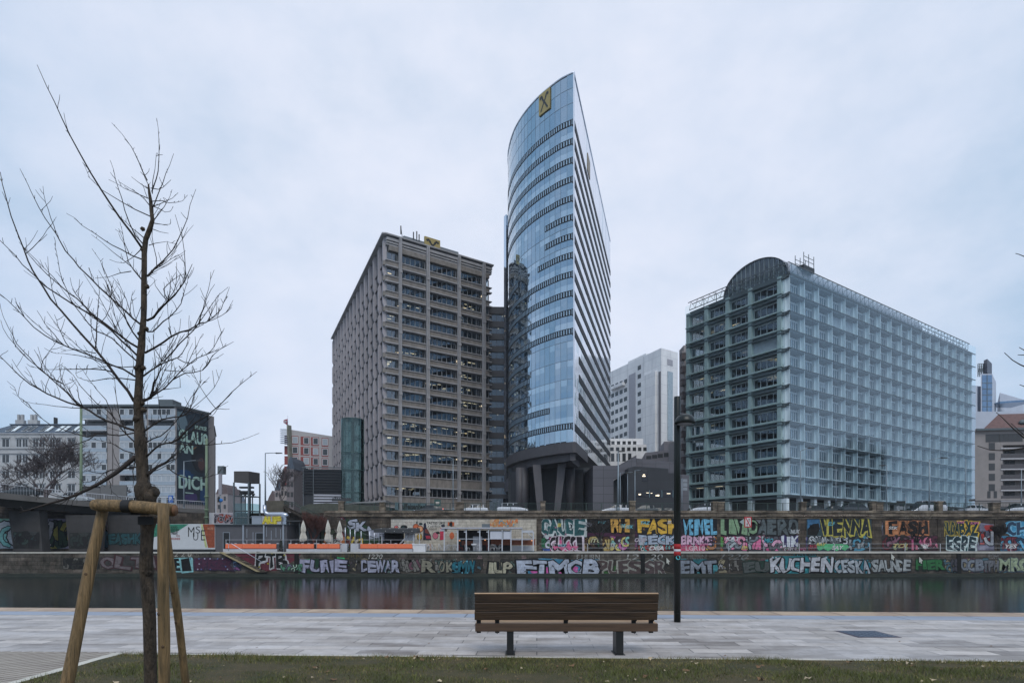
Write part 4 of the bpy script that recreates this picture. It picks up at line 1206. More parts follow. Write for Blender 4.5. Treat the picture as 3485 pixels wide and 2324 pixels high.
def refl(name, tint, rough, wav=0.25, base=(.02, .03, .04, 1)):
    m = bpy.data.materials.new(name); m.use_nodes = True; t = m.node_tree; b = t.nodes['Principled BSDF']
    b.inputs['Base Color'].default_value = tint; b.inputs['Metallic'].default_value = 1.0; b.inputs['Roughness'].default_value = rough
    d = t.nodes.new('ShaderNodeBsdfDiffuse'); d.inputs[0].default_value = base
    mixs = t.nodes.new('ShaderNodeMixShader'); lw = t.nodes.new('ShaderNodeLayerWeight'); lw.inputs[0].default_value = .35
    mr = t.nodes.new('ShaderNodeMapRange'); mr.inputs['To Min'].default_value = .62; mr.inputs['To Max'].default_value = 1.0
    t.links.new(lw.outputs['Facing'], mr.inputs['Value']); t.links.new(mr.outputs[0], mixs.inputs[0])
    t.links.new(d.outputs[0], mixs.inputs[1]); t.links.new(b.outputs[0], mixs.inputs[2])
    t.links.new(mixs.outputs[0], t.nodes['Material Output'].inputs[0])
    n2 = t.nodes.new('ShaderNodeTexNoise'); n2.inputs['Scale'].default_value = .4; tcn = t.nodes.new('ShaderNodeTexCoord'); t.links.new(tcn.outputs['Object'], n2.inputs[0])
    bp = t.nodes.new('ShaderNodeBump'); bp.inputs['Strength'].default_value = wav; bp.inputs['Distance'].default_value = .12
    t.links.new(n2.outputs[0], bp.inputs['Height']); t.links.new(bp.outputs[0], b.inputs['Normal'])
    MATS[name] = m; return m
R1 = refl('blue_mirror_glass', (.44, .57, .67, 1), .03, base=(.05, .08, .11, 1)); R2 = refl('pale_mirror_glass', (.54, .67, .76, 1), .05, base=(.20, .26, .32, 1)); R3 = refl('deep_mirror_glass', (.40, .54, .66, 1), .03, base=(.03, .06, .09, 1))
M_silver = mat('silver_capping', (.62, .65, .72, 1), 0.35, .6, var=.05)
M_bandk = mat('black_band_metal', (.012, .013, .017, 1), 0.6, 0, var=.1, spec=.25)
R4 = refl('pale_side_glass', (.80, .84, .93, 1), .10, base=(.35, .37, .42, 1))
STEP = 1.35
NS = int(SL[-1] / STEP)
S_vis = 44
levels = [ZT]
zz = zb_[0]
top_rows = [ZT, ZT - 2.7, ZT - 5.4, zb_[0]]
gl = PartSet(cg, 'glazing_row', [R1, R2, R3])
def glz(z0, z1, style, s_end=SL[-1] - .1):
    b = gl.new(z0 * 0 + 100 - z0)
    s = 0
    while s < s_end - .2:
        s1 = min(s + STEP, s_end); a, c = cpt(s), cpt(s1); j = [rnd.uniform(-.012, .012) for _ in range(4)]; n = outn((s + s1) / 2)
        m = style if isinstance(style, int) else rnd.choice(style)
        P = [(a, z0), (c, z0), (c, z1), (a, z1)]
        b.add([(p[0] + n[0] * j[i], p[1] + n[1] * j[i], z) for i, (p, z) in enumerate(P)], [(0, 1, 2, 3)], m)
        s = s1
for k in range(3): glz(top_rows[k + 1], top_rows[k], [0, 0, 0, 2])
for k in range(17):
    zt_ = zb_[k] - 1.12; zn = zb_[k + 1] if k < 16 else ZB
    zm = zt_ + (zn - zt_) * .52
    if k < 16: glz(zm, zt_, [2, 0]); glz(zn, zm, [0, 1, 1])
    else: glz(zn, zt_, [0, 1])
# bands: extent along the curve in metres
sR = s_of_u(1802); sM = s_of_u(1854); sQ = s_of_u(1870); END = SL[-1] - .1
ext = {k: [(0, END)] for k in range(17)}
for k in (5, 6): ext[k] = [(0, sM)]
ext[7] = [(0, s_of_u(1830)), (s_of_u(1765), END)]
for k in (12, 13, 14): ext[k] = [(sR, END)]
ext[15] = [(sQ, END)]
bandm = [M_bandk, R1, mat('band_slit', (.30, .42, .52, 1), 0.3, .3, var=.1)]
for k in range(17):
    mb = MB(); z1, z0 = zb_[k], zb_[k] - 1.12
    for (sa, sb) in ext[k]:
        if (sa, sb) != (0, END) or True:
            n = max(1, int((sb - sa) / .56)); 
            for q in range(n):
                s0, s1 = sa + (sb - sa) * q / n, sa + (sb - sa) * (q + 1) / n
                a, c = cpo(s0, .05), cpo(s1, .05); a2, c2 = cpo(s0, -.25), cpo(s1, -.25)
                mb.hexa([a + (z0,), c + (z0,), c2 + (z0,), a2 + (z0,), a + (z1,), c + (z1,), c2 + (z1,), a2 + (z1,)], 0)
                sm0, sm1 = s0 + (s1 - s0) * .28, s0 + (s1 - s0) * .72
                if s0 < 24:
                    e, f = cpo(sm0, .058), cpo(sm1, .058)
                    mb.quad(e + (z0 + .14,), f + (z0 + .14,), f + (z1 - .14,), e + (z1 - .14,), 2)
    if k < 5 or True:
        pass
    a0 = 6.0 if k in (12, 13, 14, 15) else 0.0
    mb.fbox(FT, a0, LT, -.3, .08, z0 - .2, z1, 0)
    mb.build('dark_band', bandm, cg)
# bare glass where a band is missing
for k in range(17):
    z1, z0 = zb_[k], zb_[k] - 1.12
    s = 0; mb = MB()
    while s < END - .2:
        s1 = min(s + STEP, END); mid = (s + s1) / 2
        if not any(a <= mid <= b for a, b in ext[k]):
            a, c = cpt(s), cpt(s1); mb.quad(a + (z0,), c + (z0,), c + (z1,), a + (z1,), 0)
        s = s1
    if mb.v: mb.build('atrium_glazing', [R1], cg)
# fine joints
mb = MB(); s = STEP
while s < S_vis:
    a, c = cpo(s - .02, .025), cpo(s + .02, .025); mb.quad(a + (ZB,), c + (ZB,), c + (ZT,), a + (ZT,)); s += STEP
for z in top_rows[1:3] + [zb_[k] - 1.12 - 1.2 for k in (5, 6, 11, 12, 13, 14)]:
    for q in range(60):
        a, c = cpo(q * .7, .03), cpo(q * .7 + .7, .03); mb.quad(a + (z,), c + (z,), c + (z + .07,), a + (z + .07,))
mb.build('glazing_joints', mat('joint_metal', (.22, .27, .32, 1), 0.4, .5, var=0), cg)
# flat side
gs = PartSet(cg, 'side_glazing', [R1, R2, R4])
for k in range(-1, 17):
    zhi = ZT if k < 0 else zb_[k] - 1.12; zlo = zb_[k + 1] if k < 16 else ZB
    b = gs.new(k); n = 44
    for q in range(n):
        a0, a1 = LT * q / n, LT * (q + 1) / n; j = [rnd.uniform(-.006, .006) for _ in range(4)]
        m = (2 if rnd.random() < .85 else 1) if k < 13 else (rnd.choice((0, 2, 1)))
        b.add([FT.p(a0, j[0], zlo), FT.p(a1, j[1], zlo), FT.p(a1, j[2], zhi), FT.p(a0, j[3], zhi)], [(0, 1, 2, 3)], m)
for k in (12, 13, 14, 15):
    gs.new(99).fquad(FT, 0, 6, zb_[k] - 1.12, zb_[k], 0, 2)
gs.finish(); gl.finish()
mb = MB()
mb.tube([(x, y, ZT) for x, y in cs] + [FT.p(0, 0, ZT)], .16, 6); mb.fbox(FT, -.1, .12, -.1, .12, ZB, ZT + .1)
mb.build('edge_capping', M_silver, cg)
mb = MB(); mb.prism([(x, y) for x, y in cs[::-1]], ZT - .25, ZT - .05); mb.prism([(x, y) for x, y in cs[::-1]], ZB - .05, ZB + .2); mb.build('floor_plates', M_bandk, cg)
# sign near the top
s0, s1 = s_of_u(1873), s_of_u(1837)
if s0 > s1: s0, s1 = s1, s0
a, c = cpo(s1, .25), cpo(s0, .25)
FSg = Frame(a[0], a[1], c[0] - a[0], c[1] - a[1]); wsg = math.dist(a, c)
if FSg.n[1] > 0: FSg.n = (-FSg.n[0], -FSg.n[1])
mb = MB(); zs1 = PZ(300, 108.6) - .15; zs0 = zs1 - 3.9
mb.fbox(FSg, 0, wsg, -.2, 0, zs0, zs1); gable_cross(mb, FSg, .1, wsg - .1, zs0 + .1, zs1 - .1, .0, 1)
mb.build('tower_sign', [M_yel, M_sblk], cg)
mb = MB(); mb.fbox(FT, 17, 20.5, -.05, .1, ZT - 7.2, ZT - 3.6); mb.build('side_sign', [mat('sign_bronze', (.25, .19, .12, 1), .5, var=.05)], cg)
# slim rear wing
mb = MB(); mb.prism([(-1.95, 140.5), (-1.4, 139.5), (2.5, 146), (2.0, 152), (-1.0, 152)], ZB - 6, 79.5); mb.build('rear_wing', [R4], cg)
# base tiers, ceiling and legs
M_gran = mat('dark_granite', (.060, .055, .060, 1), 0.55, var=.15, scale=.8)
def tier(o, z0, z1, name, e=14.5):
    q = [cpo(k * .75, o) for k in range(0, 44)]
    q = [FT.p(-o * .3, o, 0)[:2]] + q
    w_ = FT.p(e, o, 0)[:2]; far = FT.p(e, -10, 0)[:2]
    poly = [w_] + q + [(4.5, 139), far]
    mb = MB(); mb.prism(poly, z0, z1); return mb.build(name, M_gran, cg)
z1_, z2_, z3_ = PZ(1503, 105), PZ(1540, 105), PZ(1566, 105)
tier(.45, z2_, z1_ - .06, 'frieze'); tier(-.7, z3_, z2_ - .002, 'lower_frieze', 10.5)
def leg(name, u0, u1, b0, b1, Yt, Yb, zt, dpt=1.6, m=None):
    mb = MB(); x = [PX(u0, Yt), PX(u1, Yt), PX(b0, Yb), PX(b1, Yb)]
    mb.hexa([(x[2], Yb, ZS), (x[3], Yb, ZS), (x[3], Yb + dpt, ZS), (x[2], Yb + dpt, ZS), (x[0], Yt, zt), (x[1], Yt, zt), (x[1], Yt + dpt, zt), (x[0], Yt + dpt, zt)])
    return mb.build(name, m or M_gran, cg)
leg('column', 1813, 1840, 1831, 1853, 111, 110, z3_); leg('column', 1899, 1926, 1884, 1903, 109.5, 109, z3_)
for u in (1784, 1942, 1770):
    mb = MB(); Yc = 116; mb.lathe((PX(u, Yc), Yc, ZS), [(.85, 0), (.85, z3_ - ZS)], 16); mb.build('column', M_gran, cg)
mb = MB(); 
mb.prism([(-.2, 122), (2.8, 119), (3.6, 120.4), (1.5, 139)], ZS, z3_); mb.fbox(FT, 14, 30, -10, -.4, ZS, z3_)
mb.build('base_wall', mat('void_shade_black', (.022, .021, .024, 1), .5, var=.2), cg)  # black colour stands in for the shade of the open void under the tower
mb = MB()
Yg = 124
for u0, u1 in ((1845, 1857), (1866, 1893), (1918, 1935), (1951, 1981)):
    mb.box(PX(u0, Yg), PX(u1, Yg), Yg, Yg + .02, ZS + .2, ZS + 6.2, 0)
mb.build('lobby_glazing', [mat('lobby_painted_daylight', (.46, .49, .57, 1), 0.4, 0, var=.35, scale=.8)], cg)  # pale matte colour stands in for daylight showing through the lobby
mb = MB(); mb.box(PX(1730, Yg), PX(2030, Yg), Yg + .03, Yg + .4, ZS, z3_ + 1)
for u in (1857, 1893, 1935, 1981, 1905, 1965): mb.box(PX(u, Yg) - .08, PX(u, Yg) + .08, Yg - .1, Yg - .01, ZS, ZS + 8)
mb.build('lobby_wall', M_frame_d, cg)  # dark backing, its colour standing for the shaded void behind the legs

# ---- 4. dark podium hall right of the tower ----
M_pan = masonry('slate_cladding_panels', (.105, .10, .115, 1), (.085, .082, .094, 1), (.03, .03, .033, 1), 2.6, 1.5, .04, stain=(.09, .088, .10, 1), stainamt=.4, rough=.5, bump=0, offset=0.0, spec=.5)
M_pan2 = masonry('black_cladding_panels', (.022, .023, .026, 1), (.018, .018, .021, 1), (.008, .008, .009, 1), 2.4, 1.7, .03, stain=(.035, .035, .04, 1), stainamt=.4, rough=.4, bump=0, offset=0.0, spec=.5)
ph = thing('podium_hall', 'low dark slate hall with a slanting roof beside the tower legs', 'building', (PX(2100, 108), 108, ZS))
Yp = 107.5
mb = MB()
pu = [(2018, 1584), (2018, 1740), (2088, 1740), (2088, 1635), (2137, 1602), (2137, 1600), (2165, 1560), (2165, 1551), (2110, 1584), (2073, 1585)]
pz = lambda L, Y: [(PX(u, Y), PZ(v, Y)) for u, v in L]
mb.yprism(pz([(2018, 1584), (2104, 1584), (2104, 1624), (2088, 1634), (2088, 1742), (2018, 1742)], Yp), Yp, Yp + 14)
mb.yprism(pz([(2104.2, 1584), (2166, 1550), (2166, 1590), (2138, 1602), (2104.2, 1624)], Yp), Yp, Yp + 14)
mb.build('wall', M_pan, ph)
mb = MB(); mb.yprism(pz([(2088, 1635), (2140, 1602), (2140, 1742), (2088, 1742)], Yp + 2), Yp + 2, Yp + 3); mb.build('dark_recess', M_frame_d, ph)
mb = MB(); x0, x1, z0, z1 = PX(2122, Yp + 1.9), PX(2137, Yp + 1.9), PZ(1637, Yp + 1.9), PZ(1619, Yp + 1.9)
for a in (0, 1): mb.box(x0, x1, Yp + 1.85, Yp + 1.95, (z0, z1)[a] - .06, (z0, z1)[a] + .06); mb.box((x0, x1)[a] - .05, (x0, x1)[a] + .05, Yp + 1.84, Yp + 1.96, z0 + .061, z1 - .061)
mb.build('window_frame', M_frame_w, ph)
mb = MB(); mb.add([W(2080, 1584, Yp + .05), W(2104, 1583.5, Yp + .05), W(2166.5, 1548, Yp + .05), (PX(2166.5, Yp) + 2, Yp + 14, PZ(1548, Yp)), (PX(2060, Yp), Yp + 14, PZ(1584, Yp)+1.2)], [(0, 1, 2, 3, 4)]); 
mb.build('sloping_roof', mat('pale_zinc_roof', (.30, .30, .33, 1), .4, .4, var=.1), ph)
mb = MB(); mb.yprism(pz([(2166.5, 1559), (2295, 1573), (2296, 1742), (2166.5, 1742)], Yp + 3), Yp + 3, Yp + 17); mb.yprism(pz([(2295, 1612), (2345, 1616), (2345, 1742), (2296.2, 1742)], Yp + 4), Yp + 4, Yp + 17); mb.build('rear_wall', M_pan, ph)
Yf = Yp - 3
bxm = MB(); bxm.yprism(pz([(2138, 1592), (2160, 1586), (2275, 1594), (2275, 1609), (2300, 1609), (2300, 1742), (2138, 1742)], Yf), Yf, Yf + 5); bxm.build('black_box', M_pan2, ph)
mb = MB(); mb.box(PX(2185, Yf), PX(2205, Yf), Yf - .06, Yf - .005, PZ(1638, Yf), PZ(1613, Yf)); w1 = mb.build('window', [mat('unlit_pane', (.02, .02, .025, 1), .1, .2, var=0)], ph)
mb = MB(); mb.box(PX(2186, Yf), PX(2196, Yf), Yf - .16, Yf - .07, PZ(1621.5, Yf), PZ(1618, Yf)); mb.box(PX(2188, Yf), PX(2194, Yf), Yf - .16, Yf - .07, PZ(1615.5, Yf), PZ(1613.5, Yf)); mb.build('light', [M_lamp], w1)
mb = MB(); mb.box(PX(2164, Yf), PX(2298, Yf), Yf - .06, Yf - .005, PZ(1692, Yf), PZ(1668, Yf)); w1 = mb.build('strip_window', [MATS['unlit_pane']], ph)
mb = MB()
for u0, u1, v0, v1 in ((2173, 2181, 1680, 1684), (2231, 2234, 1684, 1688), (2236, 2243, 1683, 1688), (2269, 2281, 1678, 1680), (2199, 2208, 1676, 1677.5), (2214, 2220, 1677, 1678.5)): mb.box(PX(u0, Yf), PX(u1, Yf), Yf - .12, Yf - .07, PZ(v1, Yf), PZ(v0, Yf))
mb.build('light', [M_lamp], w1)
mb = MB()
for u in (2210, 2252, 2290): mb.box(PX(u, Yf) - .06, PX(u, Yf) + .06, Yf - .14, Yf - .061, PZ(1692, Yf), PZ(1668, Yf))
mb.build('mullion', [MATS['teal_fascia']], w1)

# ---- 5. white tower and its low wing, far behind ----
M_wht = masonry('white_facade_panels', (.84, .84, .84, 1), (.79, .79, .80, 1), (.52, .53, .54, 1), 4.0, 3.3, .05, stain=(.48, .49, .52, 1), stainamt=.4, rough=.7, bump=0, offset=0.0)
wt = thing('white_tower', 'white panelled high-rise behind, with small square windows and a grey stripe', 'tower block', (PX(2250, 200), 200, ZS))
X_, Y_ = PX(2250, 200), 200.0
FWl = Frame(X_, Y_, -.4385, 1.0, -1.0, -.4385); FWr = Frame(X_, Y_, 1.43, 1.0)
zw = PZ(1184, 200)
LWl = 36; LWr = 5.0 * math.hypot(1.43, 1) * 1.0
p3 = FWr.p(LWr, 0, 0)[:2]; p1 = FWl.p(LWl, 0, 0)[:2]; p2 = (p1[0] + p3[0] - X_, p1[1] + p3[1] - Y_)
mb = MB(); mb.prism([(X_, Y_), p3, p2, p1], ZS, zw)
aL = lambda u: FWl.a(u)
mb.fbox(FWl, aL(2238), aL(2190), -.3, 1.1, ZS, zw - 7.5)
mb.build('wall', M_wht, wt)
mb = MB(); mb.fbox(FWl, aL(2249), aL(2243), .01, .25, ZS, zw - 8); mb.build('dark_slot', mat('slot_grey', (.16, .16, .18, 1), .7, var=.05), wt)
mb = MB(); mb.fbox(FWl, aL(2163), aL(2141), .01, .12, PZ(1488, 210), PZ(1258, 210)); mb.build('grey_stripe', mat('stripe_grey', (.36, .36, .40, 1), .7, var=.1), wt)
ws = PartSet(wt, 'window', [mat('small_window_glass', (.05, .055, .06, 1), .1, .2, var=.2)])
for r_ in range(8):
    for u in (2085, 2099, 2114, 2129, 2176):
        a = aL(u); Yq = FWl.p(a, 0, 0)[1]
        v = (1316 if u < 2140 else 1251) + 29.5 * r_ - (u - 2085) * .42 * (1 if u < 2140 else 0) + (r_ * .3)
        if u < 2140 and r_ > 6: continue
        z = PZ(v, Yq); ws.new().fbox(FWl, a - .95, a + .95, -.05, .06, z - .75, z + .75)
ws.finish()
mb = MB(); ar = lambda u: FWr.a(u)
mb.fbox(FWr, ar(2271), ar(2289), .01, .15, PZ(1500, 203), PZ(1266, 203)); mb.build('stair_glazing', [mat('pale_stair_glass', (.46, .52, .55, 1), .2, .3, col2=(.28, .35, .39, 1), scale=1.5)], wt)
mb = MB(); mb.fbox(FWr, ar(2271), ar(2289), .01, .1, zw - 5.2, zw - 3.2); mb.build('vent_grille', MATS['stripe_grey'], wt)
mb = MB(); mb.fbox(FWl, aL(2190), aL(2130), -6, -1, zw + .01, zw + 1.2); mb.fbox(FWl, aL(2128), aL(2085), .2, 1.4, PZ(1300, 215), PZ(1290, 215)); mb.build('roof_parapet', M_wht, wt)
lwg = thing('white_annex', 'low white building with rows of square windows in front of the white high-rise', 'building', (PX(2120, 175), 175, ZS))
mb = MB(); mb.box(PX(2040, 176), PX(2200, 176), 176, 196, ZS, PZ(1512, 176)); mb.box(PX(2040, 180), PX(2189, 180), 180, 196, ZS, PZ(1492, 180)); mb.build('wall', M_wht, lwg)
ws = PartSet(lwg, 'window', [MATS['small_window_glass']])
for v, us, Y, hh in ((1507, (2086, 2105, 2124, 2142, 2160), 180, .55), (1528, (2083, 2102, 2121, 2140, 2159, 2177, 2195), 176, .55), (1556, (2085, 2104, 2124, 2143), 176, 1.2)):
    for u in us: ws.new().box(PX(u, Y) - .5, PX(u, Y) + .5, Y - .05, Y + .05, PZ(v, Y) - hh, PZ(v, Y) + hh)
ws.finish()
gb = thing('grey_apartment_block', 'grey rendered block with a stepped roof left of the framed office building', 'building', (PX(2260, 165), 165, ZS))
M_gr = mat('grey_render', (.27, .26, .29, 1), .85, var=.08)
FG = Frame(PX(2196, 165), 165, 1, -.14)
mb = MB(); mb.fbox(FG, 0, 16, -14, 0, ZS, PZ(1541, 165)); mb.hexa([FG.p(0, -14, PZ(1541,165)+.01), FG.p(16, -14, PZ(1541,165)+.01), FG.p(16, 0, PZ(1541,165)+.01), FG.p(0, 0, PZ(1541,165)+.01), FG.p(0, -14, PZ(1541,165)+.05), FG.p(16, -14, PZ(1520,165)), FG.p(16, 0, PZ(1520,165)), FG.p(0, 0, PZ(1541,165)+.05)])
mb.fbox(FG, 5.5, 13, -13, -3, PZ(1541,165), PZ(1500, 166)); mb.build('wall', M_gr, gb)
ws = PartSet(gb, 'window', [M_frame_d])
for i, u in enumerate((2208, 2228, 2247, 2268, 2290, 2315)): a = FG.a(u); ws.new().fbox(FG, a - .7, a + .7, -.05, .04, PZ(1562 - i * 2, 165), PZ(1551 - i * 3, 165))
ws.finish()
pb = thing('balcony_block', 'pale block with stubby stacked balconies showing beside the framed office building', 'building', (PX(2326, 150), 150, ZS))
mb = MB(); mb.box(PX(2311, 150), PX(2362, 150), 150, 160, ZS, PZ(1490, 150)); mb.box(PX(2327, 146), PX(2362, 146), 146, 149.9, ZS, PZ(1175, 146)); mb.build('wall', [mat('pale_grey_render', (.38, .36, .37, 1), .8, var=.1)], pb)
ws = PartSet(pb, 'balcony', [mat('brown_balcony_panel', (.14, .11, .11, 1), .7, var=.1), MATS['pale_grey_render']])
for k in range(12):
    z = PZ(1195 + 44 * k, 144); b = ws.new(); b.box(PX(2322, 144), PX(2336, 144), 144, 145.95, z - 1.9, z - .45); b.box(PX(2320, 144), PX(2337, 144), 143.9, 145.95, z - .44, z, 1)
ws.finish()

# ---- 6. framed glass office building on the right ----
OX, OY = PX(2674, 115), 115.0
FA = Frame(OX, OY, 1.5257, 1.0)                     # long face with its glass screen
FB = Frame(OX, OY, -.656, 1.0, -1.0, -.656)         # short end
LA, LB = 90.5, 24.5
ob = thing('framed_office_building', 'wide teal framed office building with a glass screen and an arched roof', 'office building', (OX, OY, ZS))
M_ft = mat('teal_grey_frame', (.35, .43, .43, 1), .6, var=.12, scale=.4)
M_fp = mat('pale_frame_columns', (.66, .73, .76, 1), .6, var=.08, scale=.4)
M_slab = mat('dark_slab_edges', (.085, .105, .115, 1), .6, var=.1)
NF = 12; z0f = PZ(1682, 115); zr = 54.0; fh = (zr - z0f) / NF
q00, q10, q01 = (OX, OY), FA.p(LA, 0, 0)[:2], FB.p(LB, 0, 0)[:2]; q11 = (q10[0] + q01[0] - OX, q10[1] + q01[1] - OY)
def inp(d):
    ux, uy = FA.d; vx, vy = FB.d
    f = lambda p, a, b: (p[0] + ux * a + vx * b, p[1] + uy * a + vy * b)
    return [f(q00, d, d), f(q10, -d, d), f(q11, -d, -d), f(q01, d, -d)]
mb = MB(); mb.prism(inp(6.0), ZS, zr - 1)
for k in range(NF + 1): mb.prism(inp(1.7), z0f + fh * k - .5, z0f + fh * k - .1)
mb.build('core', M_room, ob)
mb = MB()
for k in range(NF + 1):
    z = z0f + fh * k
    mb.prism(inp(.45), z - .42, z)
    mb.fbox(FB, .25, LB, -.6, .12, z - .75, z - .43)
    mb.fbox(FA, .25, LA, -.9, .25, z - .46, z - .02)
mb.build('floor_slabs', M_slab, ob)
mb = MB()
for k in range(NF): z = z0f + fh * k; mb.fbox(FB, .7, LB, -.3, .38, z + .02, z + .30); mb.fbox(FB, .7, LB, -1.4, -.4, z + .02, z + .62)
mb.build('end_sills', M_ft, ob)
nb = 5; eb = [0.6, 5.0, 10.0, 14.95, 19.9, 24.2]
us_b = [FB.a(u) for u in (2652, 2552, 2475, 2403, 2341)]
for a in us_b: mb = MB(); mb.fbox(FB, a - .42, a + .42, -1.2, .10, ZS, zr); mb.build('end_column', M_ft, ob)
NA = 17; sa = (LA - 1.5) / NA
cols = PartSet(ob, 'column', M_fp)
for j in range(NA + 1): a = .9 + sa * j; b = cols.new(); b.fbox(FA, a - .50, a + .50, -1.2, -.35, ZS, zr); b.fbox(FA, a - .10, a + .10, -.349, .30, z0f, zr)
cols.finish()
ws = PartSet(ob, 'window', [M_frame_w, G_dark, M_lamp, M_curt, glass('bluish_window_glass', (.16, .22, .26, 1), .34, (.55, .75, .92, 1))])
eg = [0.1] + us_b
for i in range(NF):
    z = z0f + fh * i
    for j in range(len(eg) - 1):
        a0, a1 = eg[j] + .42, eg[j + 1] - .42; h0, h1 = z + .62, z + fh - .76
        b = ws.new(100 + j - i * .01); b.fquad(FB, a0, a1, h0, h1, -1.0, 1); n = 4 if j else 2
        for k in range(n + 1): x = a0 + (a1 - a0) * k / n; b.fbox(FB, x - .05, x + .05, -1.06, -.92, h0, h1)
        b.fbox(FB, a0, a1, -1.06, -.92, h0, h0 + .07); b.fbox(FB, a0, a1, -1.06, -.92, h1 - .3, h1)
        lit = j > 0 and ((i in (6, 7, 8) and rnd.random() < .8) or rnd.random() < .12)
        if lit:
            for q in range(rnd.randint(3, 7)): x = rnd.uniform(a0, a1 - 2.0); d = -rnd.uniform(1.8, 5.4); b.fbox(FB, x, x + 1.9, d - .12, d, h1 + .12, h1 + .18, 2)
        if (i, j) in ((8, 0), (8, 1)) : b.fquad(FB, a0, a1, h0 - .5, h1 + .4, -.7, 3)
        elif rnd.random() < .3: k = rnd.randrange(n); w_ = (a1 - a0) / n; b.fquad(FB, a0 + k * w_, a0 + (k + 1) * w_, h0, h1, -1.15, 3)
    for j in range(NA):
        a0, a1 = .9 + sa * j + .42, .9 + sa * (j + 1) - .42; h0, h1 = z + .5, z + fh - .8
        b = ws.new(None if j < 5 else 500 + j); b.fquad(FA, a0, a1, h0, h1, -.95, 4)
        w_ = a1 - a0
        for x in (a0, a0 + w_ * .45, a0 + w_ * .62, a0 + w_ * .8, a1): b.fbox(FA, x - .07, x + .07, -1.0, -.85, h0, h1)
        b.fbox(FA, a0, a1, -1.0, -.85, h0 - .25, h0 + .02); b.fbox(FA, a0, a1, -.99, -.86, h1 - .35, h1)
        b.fquad(FA, a0 + w_ * .64, a0 + w_ * .78, h0, h0 + (h1 - h0) * rnd.choice((.5, .7, .9)), -1.05, 3)
        b.fquad(FA, a0 + w_ * .84, a0 + w_ * .96, h0, h0 + (h1 - h0) * rnd.choice((.4, .6, .9)), -1.05, 3)
        if rnd.random() < .16: hb_ = rnd.choice((.3, .5, .8)); b.fquad(FA, a0 + .1, a0 + w_ * rnd.choice((.45, .62, .97)), h1 - (h1 - h0) * hb_, h1, -.90, 3)
        if (i, j) in ((10, 3), (10, 4)): b.fquad(FA, a0, a1, h0 - .4, h1 + .3, -.7, 3)
ws.finish()
mb = MB()
for k in range(NF):
    z = z0f + fh * k
    for j in range(NA): a0 = .9 + sa * j; mb.fbox(FA, a0 + .9, a0 + sa * .85, -.3, .15, z + .02, z + .24)
mb.build('sill_boxes', M_fp, ob)
# glass screen standing off the long face, and on the end
G_scr = glass('screen_glass', (.88, .97, 1, 1), 0.15, (.74, .90, 1, 1), .14, .15, .35)
G_scr2 = glass('end_screen_glass', (.92, .97, .97, 1), 0.01, (.7, .9, .95, 1), .03, .1, .2)
ps = PartSet(ob, 'screen_row', [G_scr, M_slab])
for k in range(NF + 1):
    z0, z1 = z0f + fh * k - .05, (z0f + fh * (k + 1) - .12 if k < NF else zr + 1.9)
    b = ps.new(k)
    for j in range(NA * 2):
        a0, a1 = .3 + (LA + .6) * j / (NA * 2), .3 + (LA + .6) * (j + 1) / (NA * 2) - .03; jj = [rnd.uniform(-.01, .01) for _ in range(4)]
        b.add([FA.p(a0, .75 + jj[0], z0), FA.p(a1, .75 + jj[1], z0), FA.p(a1, .75 + jj[2], z1), FA.p(a0, .75 + jj[3], z1)], [(0, 1, 2, 3)], 0)
    b.fbox(FA, 0, LA + 1.2, .36, .74, z0 - .06, z0, 1)
ps.finish()
mb = MB(); mb.fquad(FB, -.3, LB, z0f - .6, zr + 1.6, .5); mb.build('end_screen', [G_scr2], ob)
# ground floor
mb = MB(); mb.prism(inp(2.5), ZS, z0f - .8); mb.build('ground_floor_wall', M_frame_d, ob)
for a in [.3] + us_b: mb = MB(); mb.fbox(FB, a - .5, a + .5, -.9, .05, ZS, z0f - .76); mb.build('ground_column', M_fp, ob)
# roof: slab, truss rail, vault
mb = MB(); mb.prism(inp(.5), zr + .0, zr + .4); mb.build('roof_slab', M_slab, ob)
M_truss = mat('truss_steel', (.12, .14, .15, 1), .5, .3, var=.05)
def truss(F, L, n, o):
    mb = MB()
    for z, d in ((zr + .5, .2), (zr + 2.1, .6), (zr + 2.1, -.7)): mb.fbox(F, 0, L, d - .07, d + .07, z, z + .14)
    for i in range(n):
        a0, a1 = L * i / n, L * (i + .5) / n; a2 = L * (i + 1) / n
        mb.tube([F.p(a0, .2, zr + .57), F.p(a1, .6, zr + 2.1), F.p(a2, .2, zr + .57)], .055, 4)
        if i % 2 == 0: mb.tube([F.p(a0, .6, zr + 2.17), F.p(a0, -.7, zr + 2.17)], .06, 4); mb.fbox(F, a0 - .06, a0 + .06, -.75, -.65, zr + .4, zr + 2.1)
    return mb.build(o, M_truss, ob)
truss(FA, LA - 3, 46, 'roof_truss'); truss(FB, LB - 1, 14, 'end_truss')
mb = MB(); n = 22; arc = []
for k in range(n + 1):
    t_ = math.pi * k / n; arc.append((7.5 - 7.5 * math.cos(t_), zr + .41 + 5.3 * math.sin(t_)))
for k in range(n):
    (s0, za), (s1, zb2) = arc[k], arc[k + 1]
    mb.quad(FB.p(s0, -1.0, za), FB.p(s1, -1.0, zb2), FB.p(s1, -60, zb2), FB.p(s0, -60, za))
    mb.quad(FB.p(s0, -.7, za + .12), FB.p(s1, -.7, zb2 + .12), FB.p(s1, -1.0, zb2), FB.p(s0, -1.0, za), 1); mb.quad(FB.p(s0, -.7, za + .12), FB.p(s1, -.7, zb2 + .12), FB.p(s1, -60, zb2 + .12), FB.p(s0, -60, za + .12), 1)
mb.build('vaulted_roof', [M_slab, MATS['pale_zinc_roof']], ob)
mb = MB(); mb.add([FB.p(s, -1.1, z) for s, z in arc], [tuple(range(n + 1))], 0)
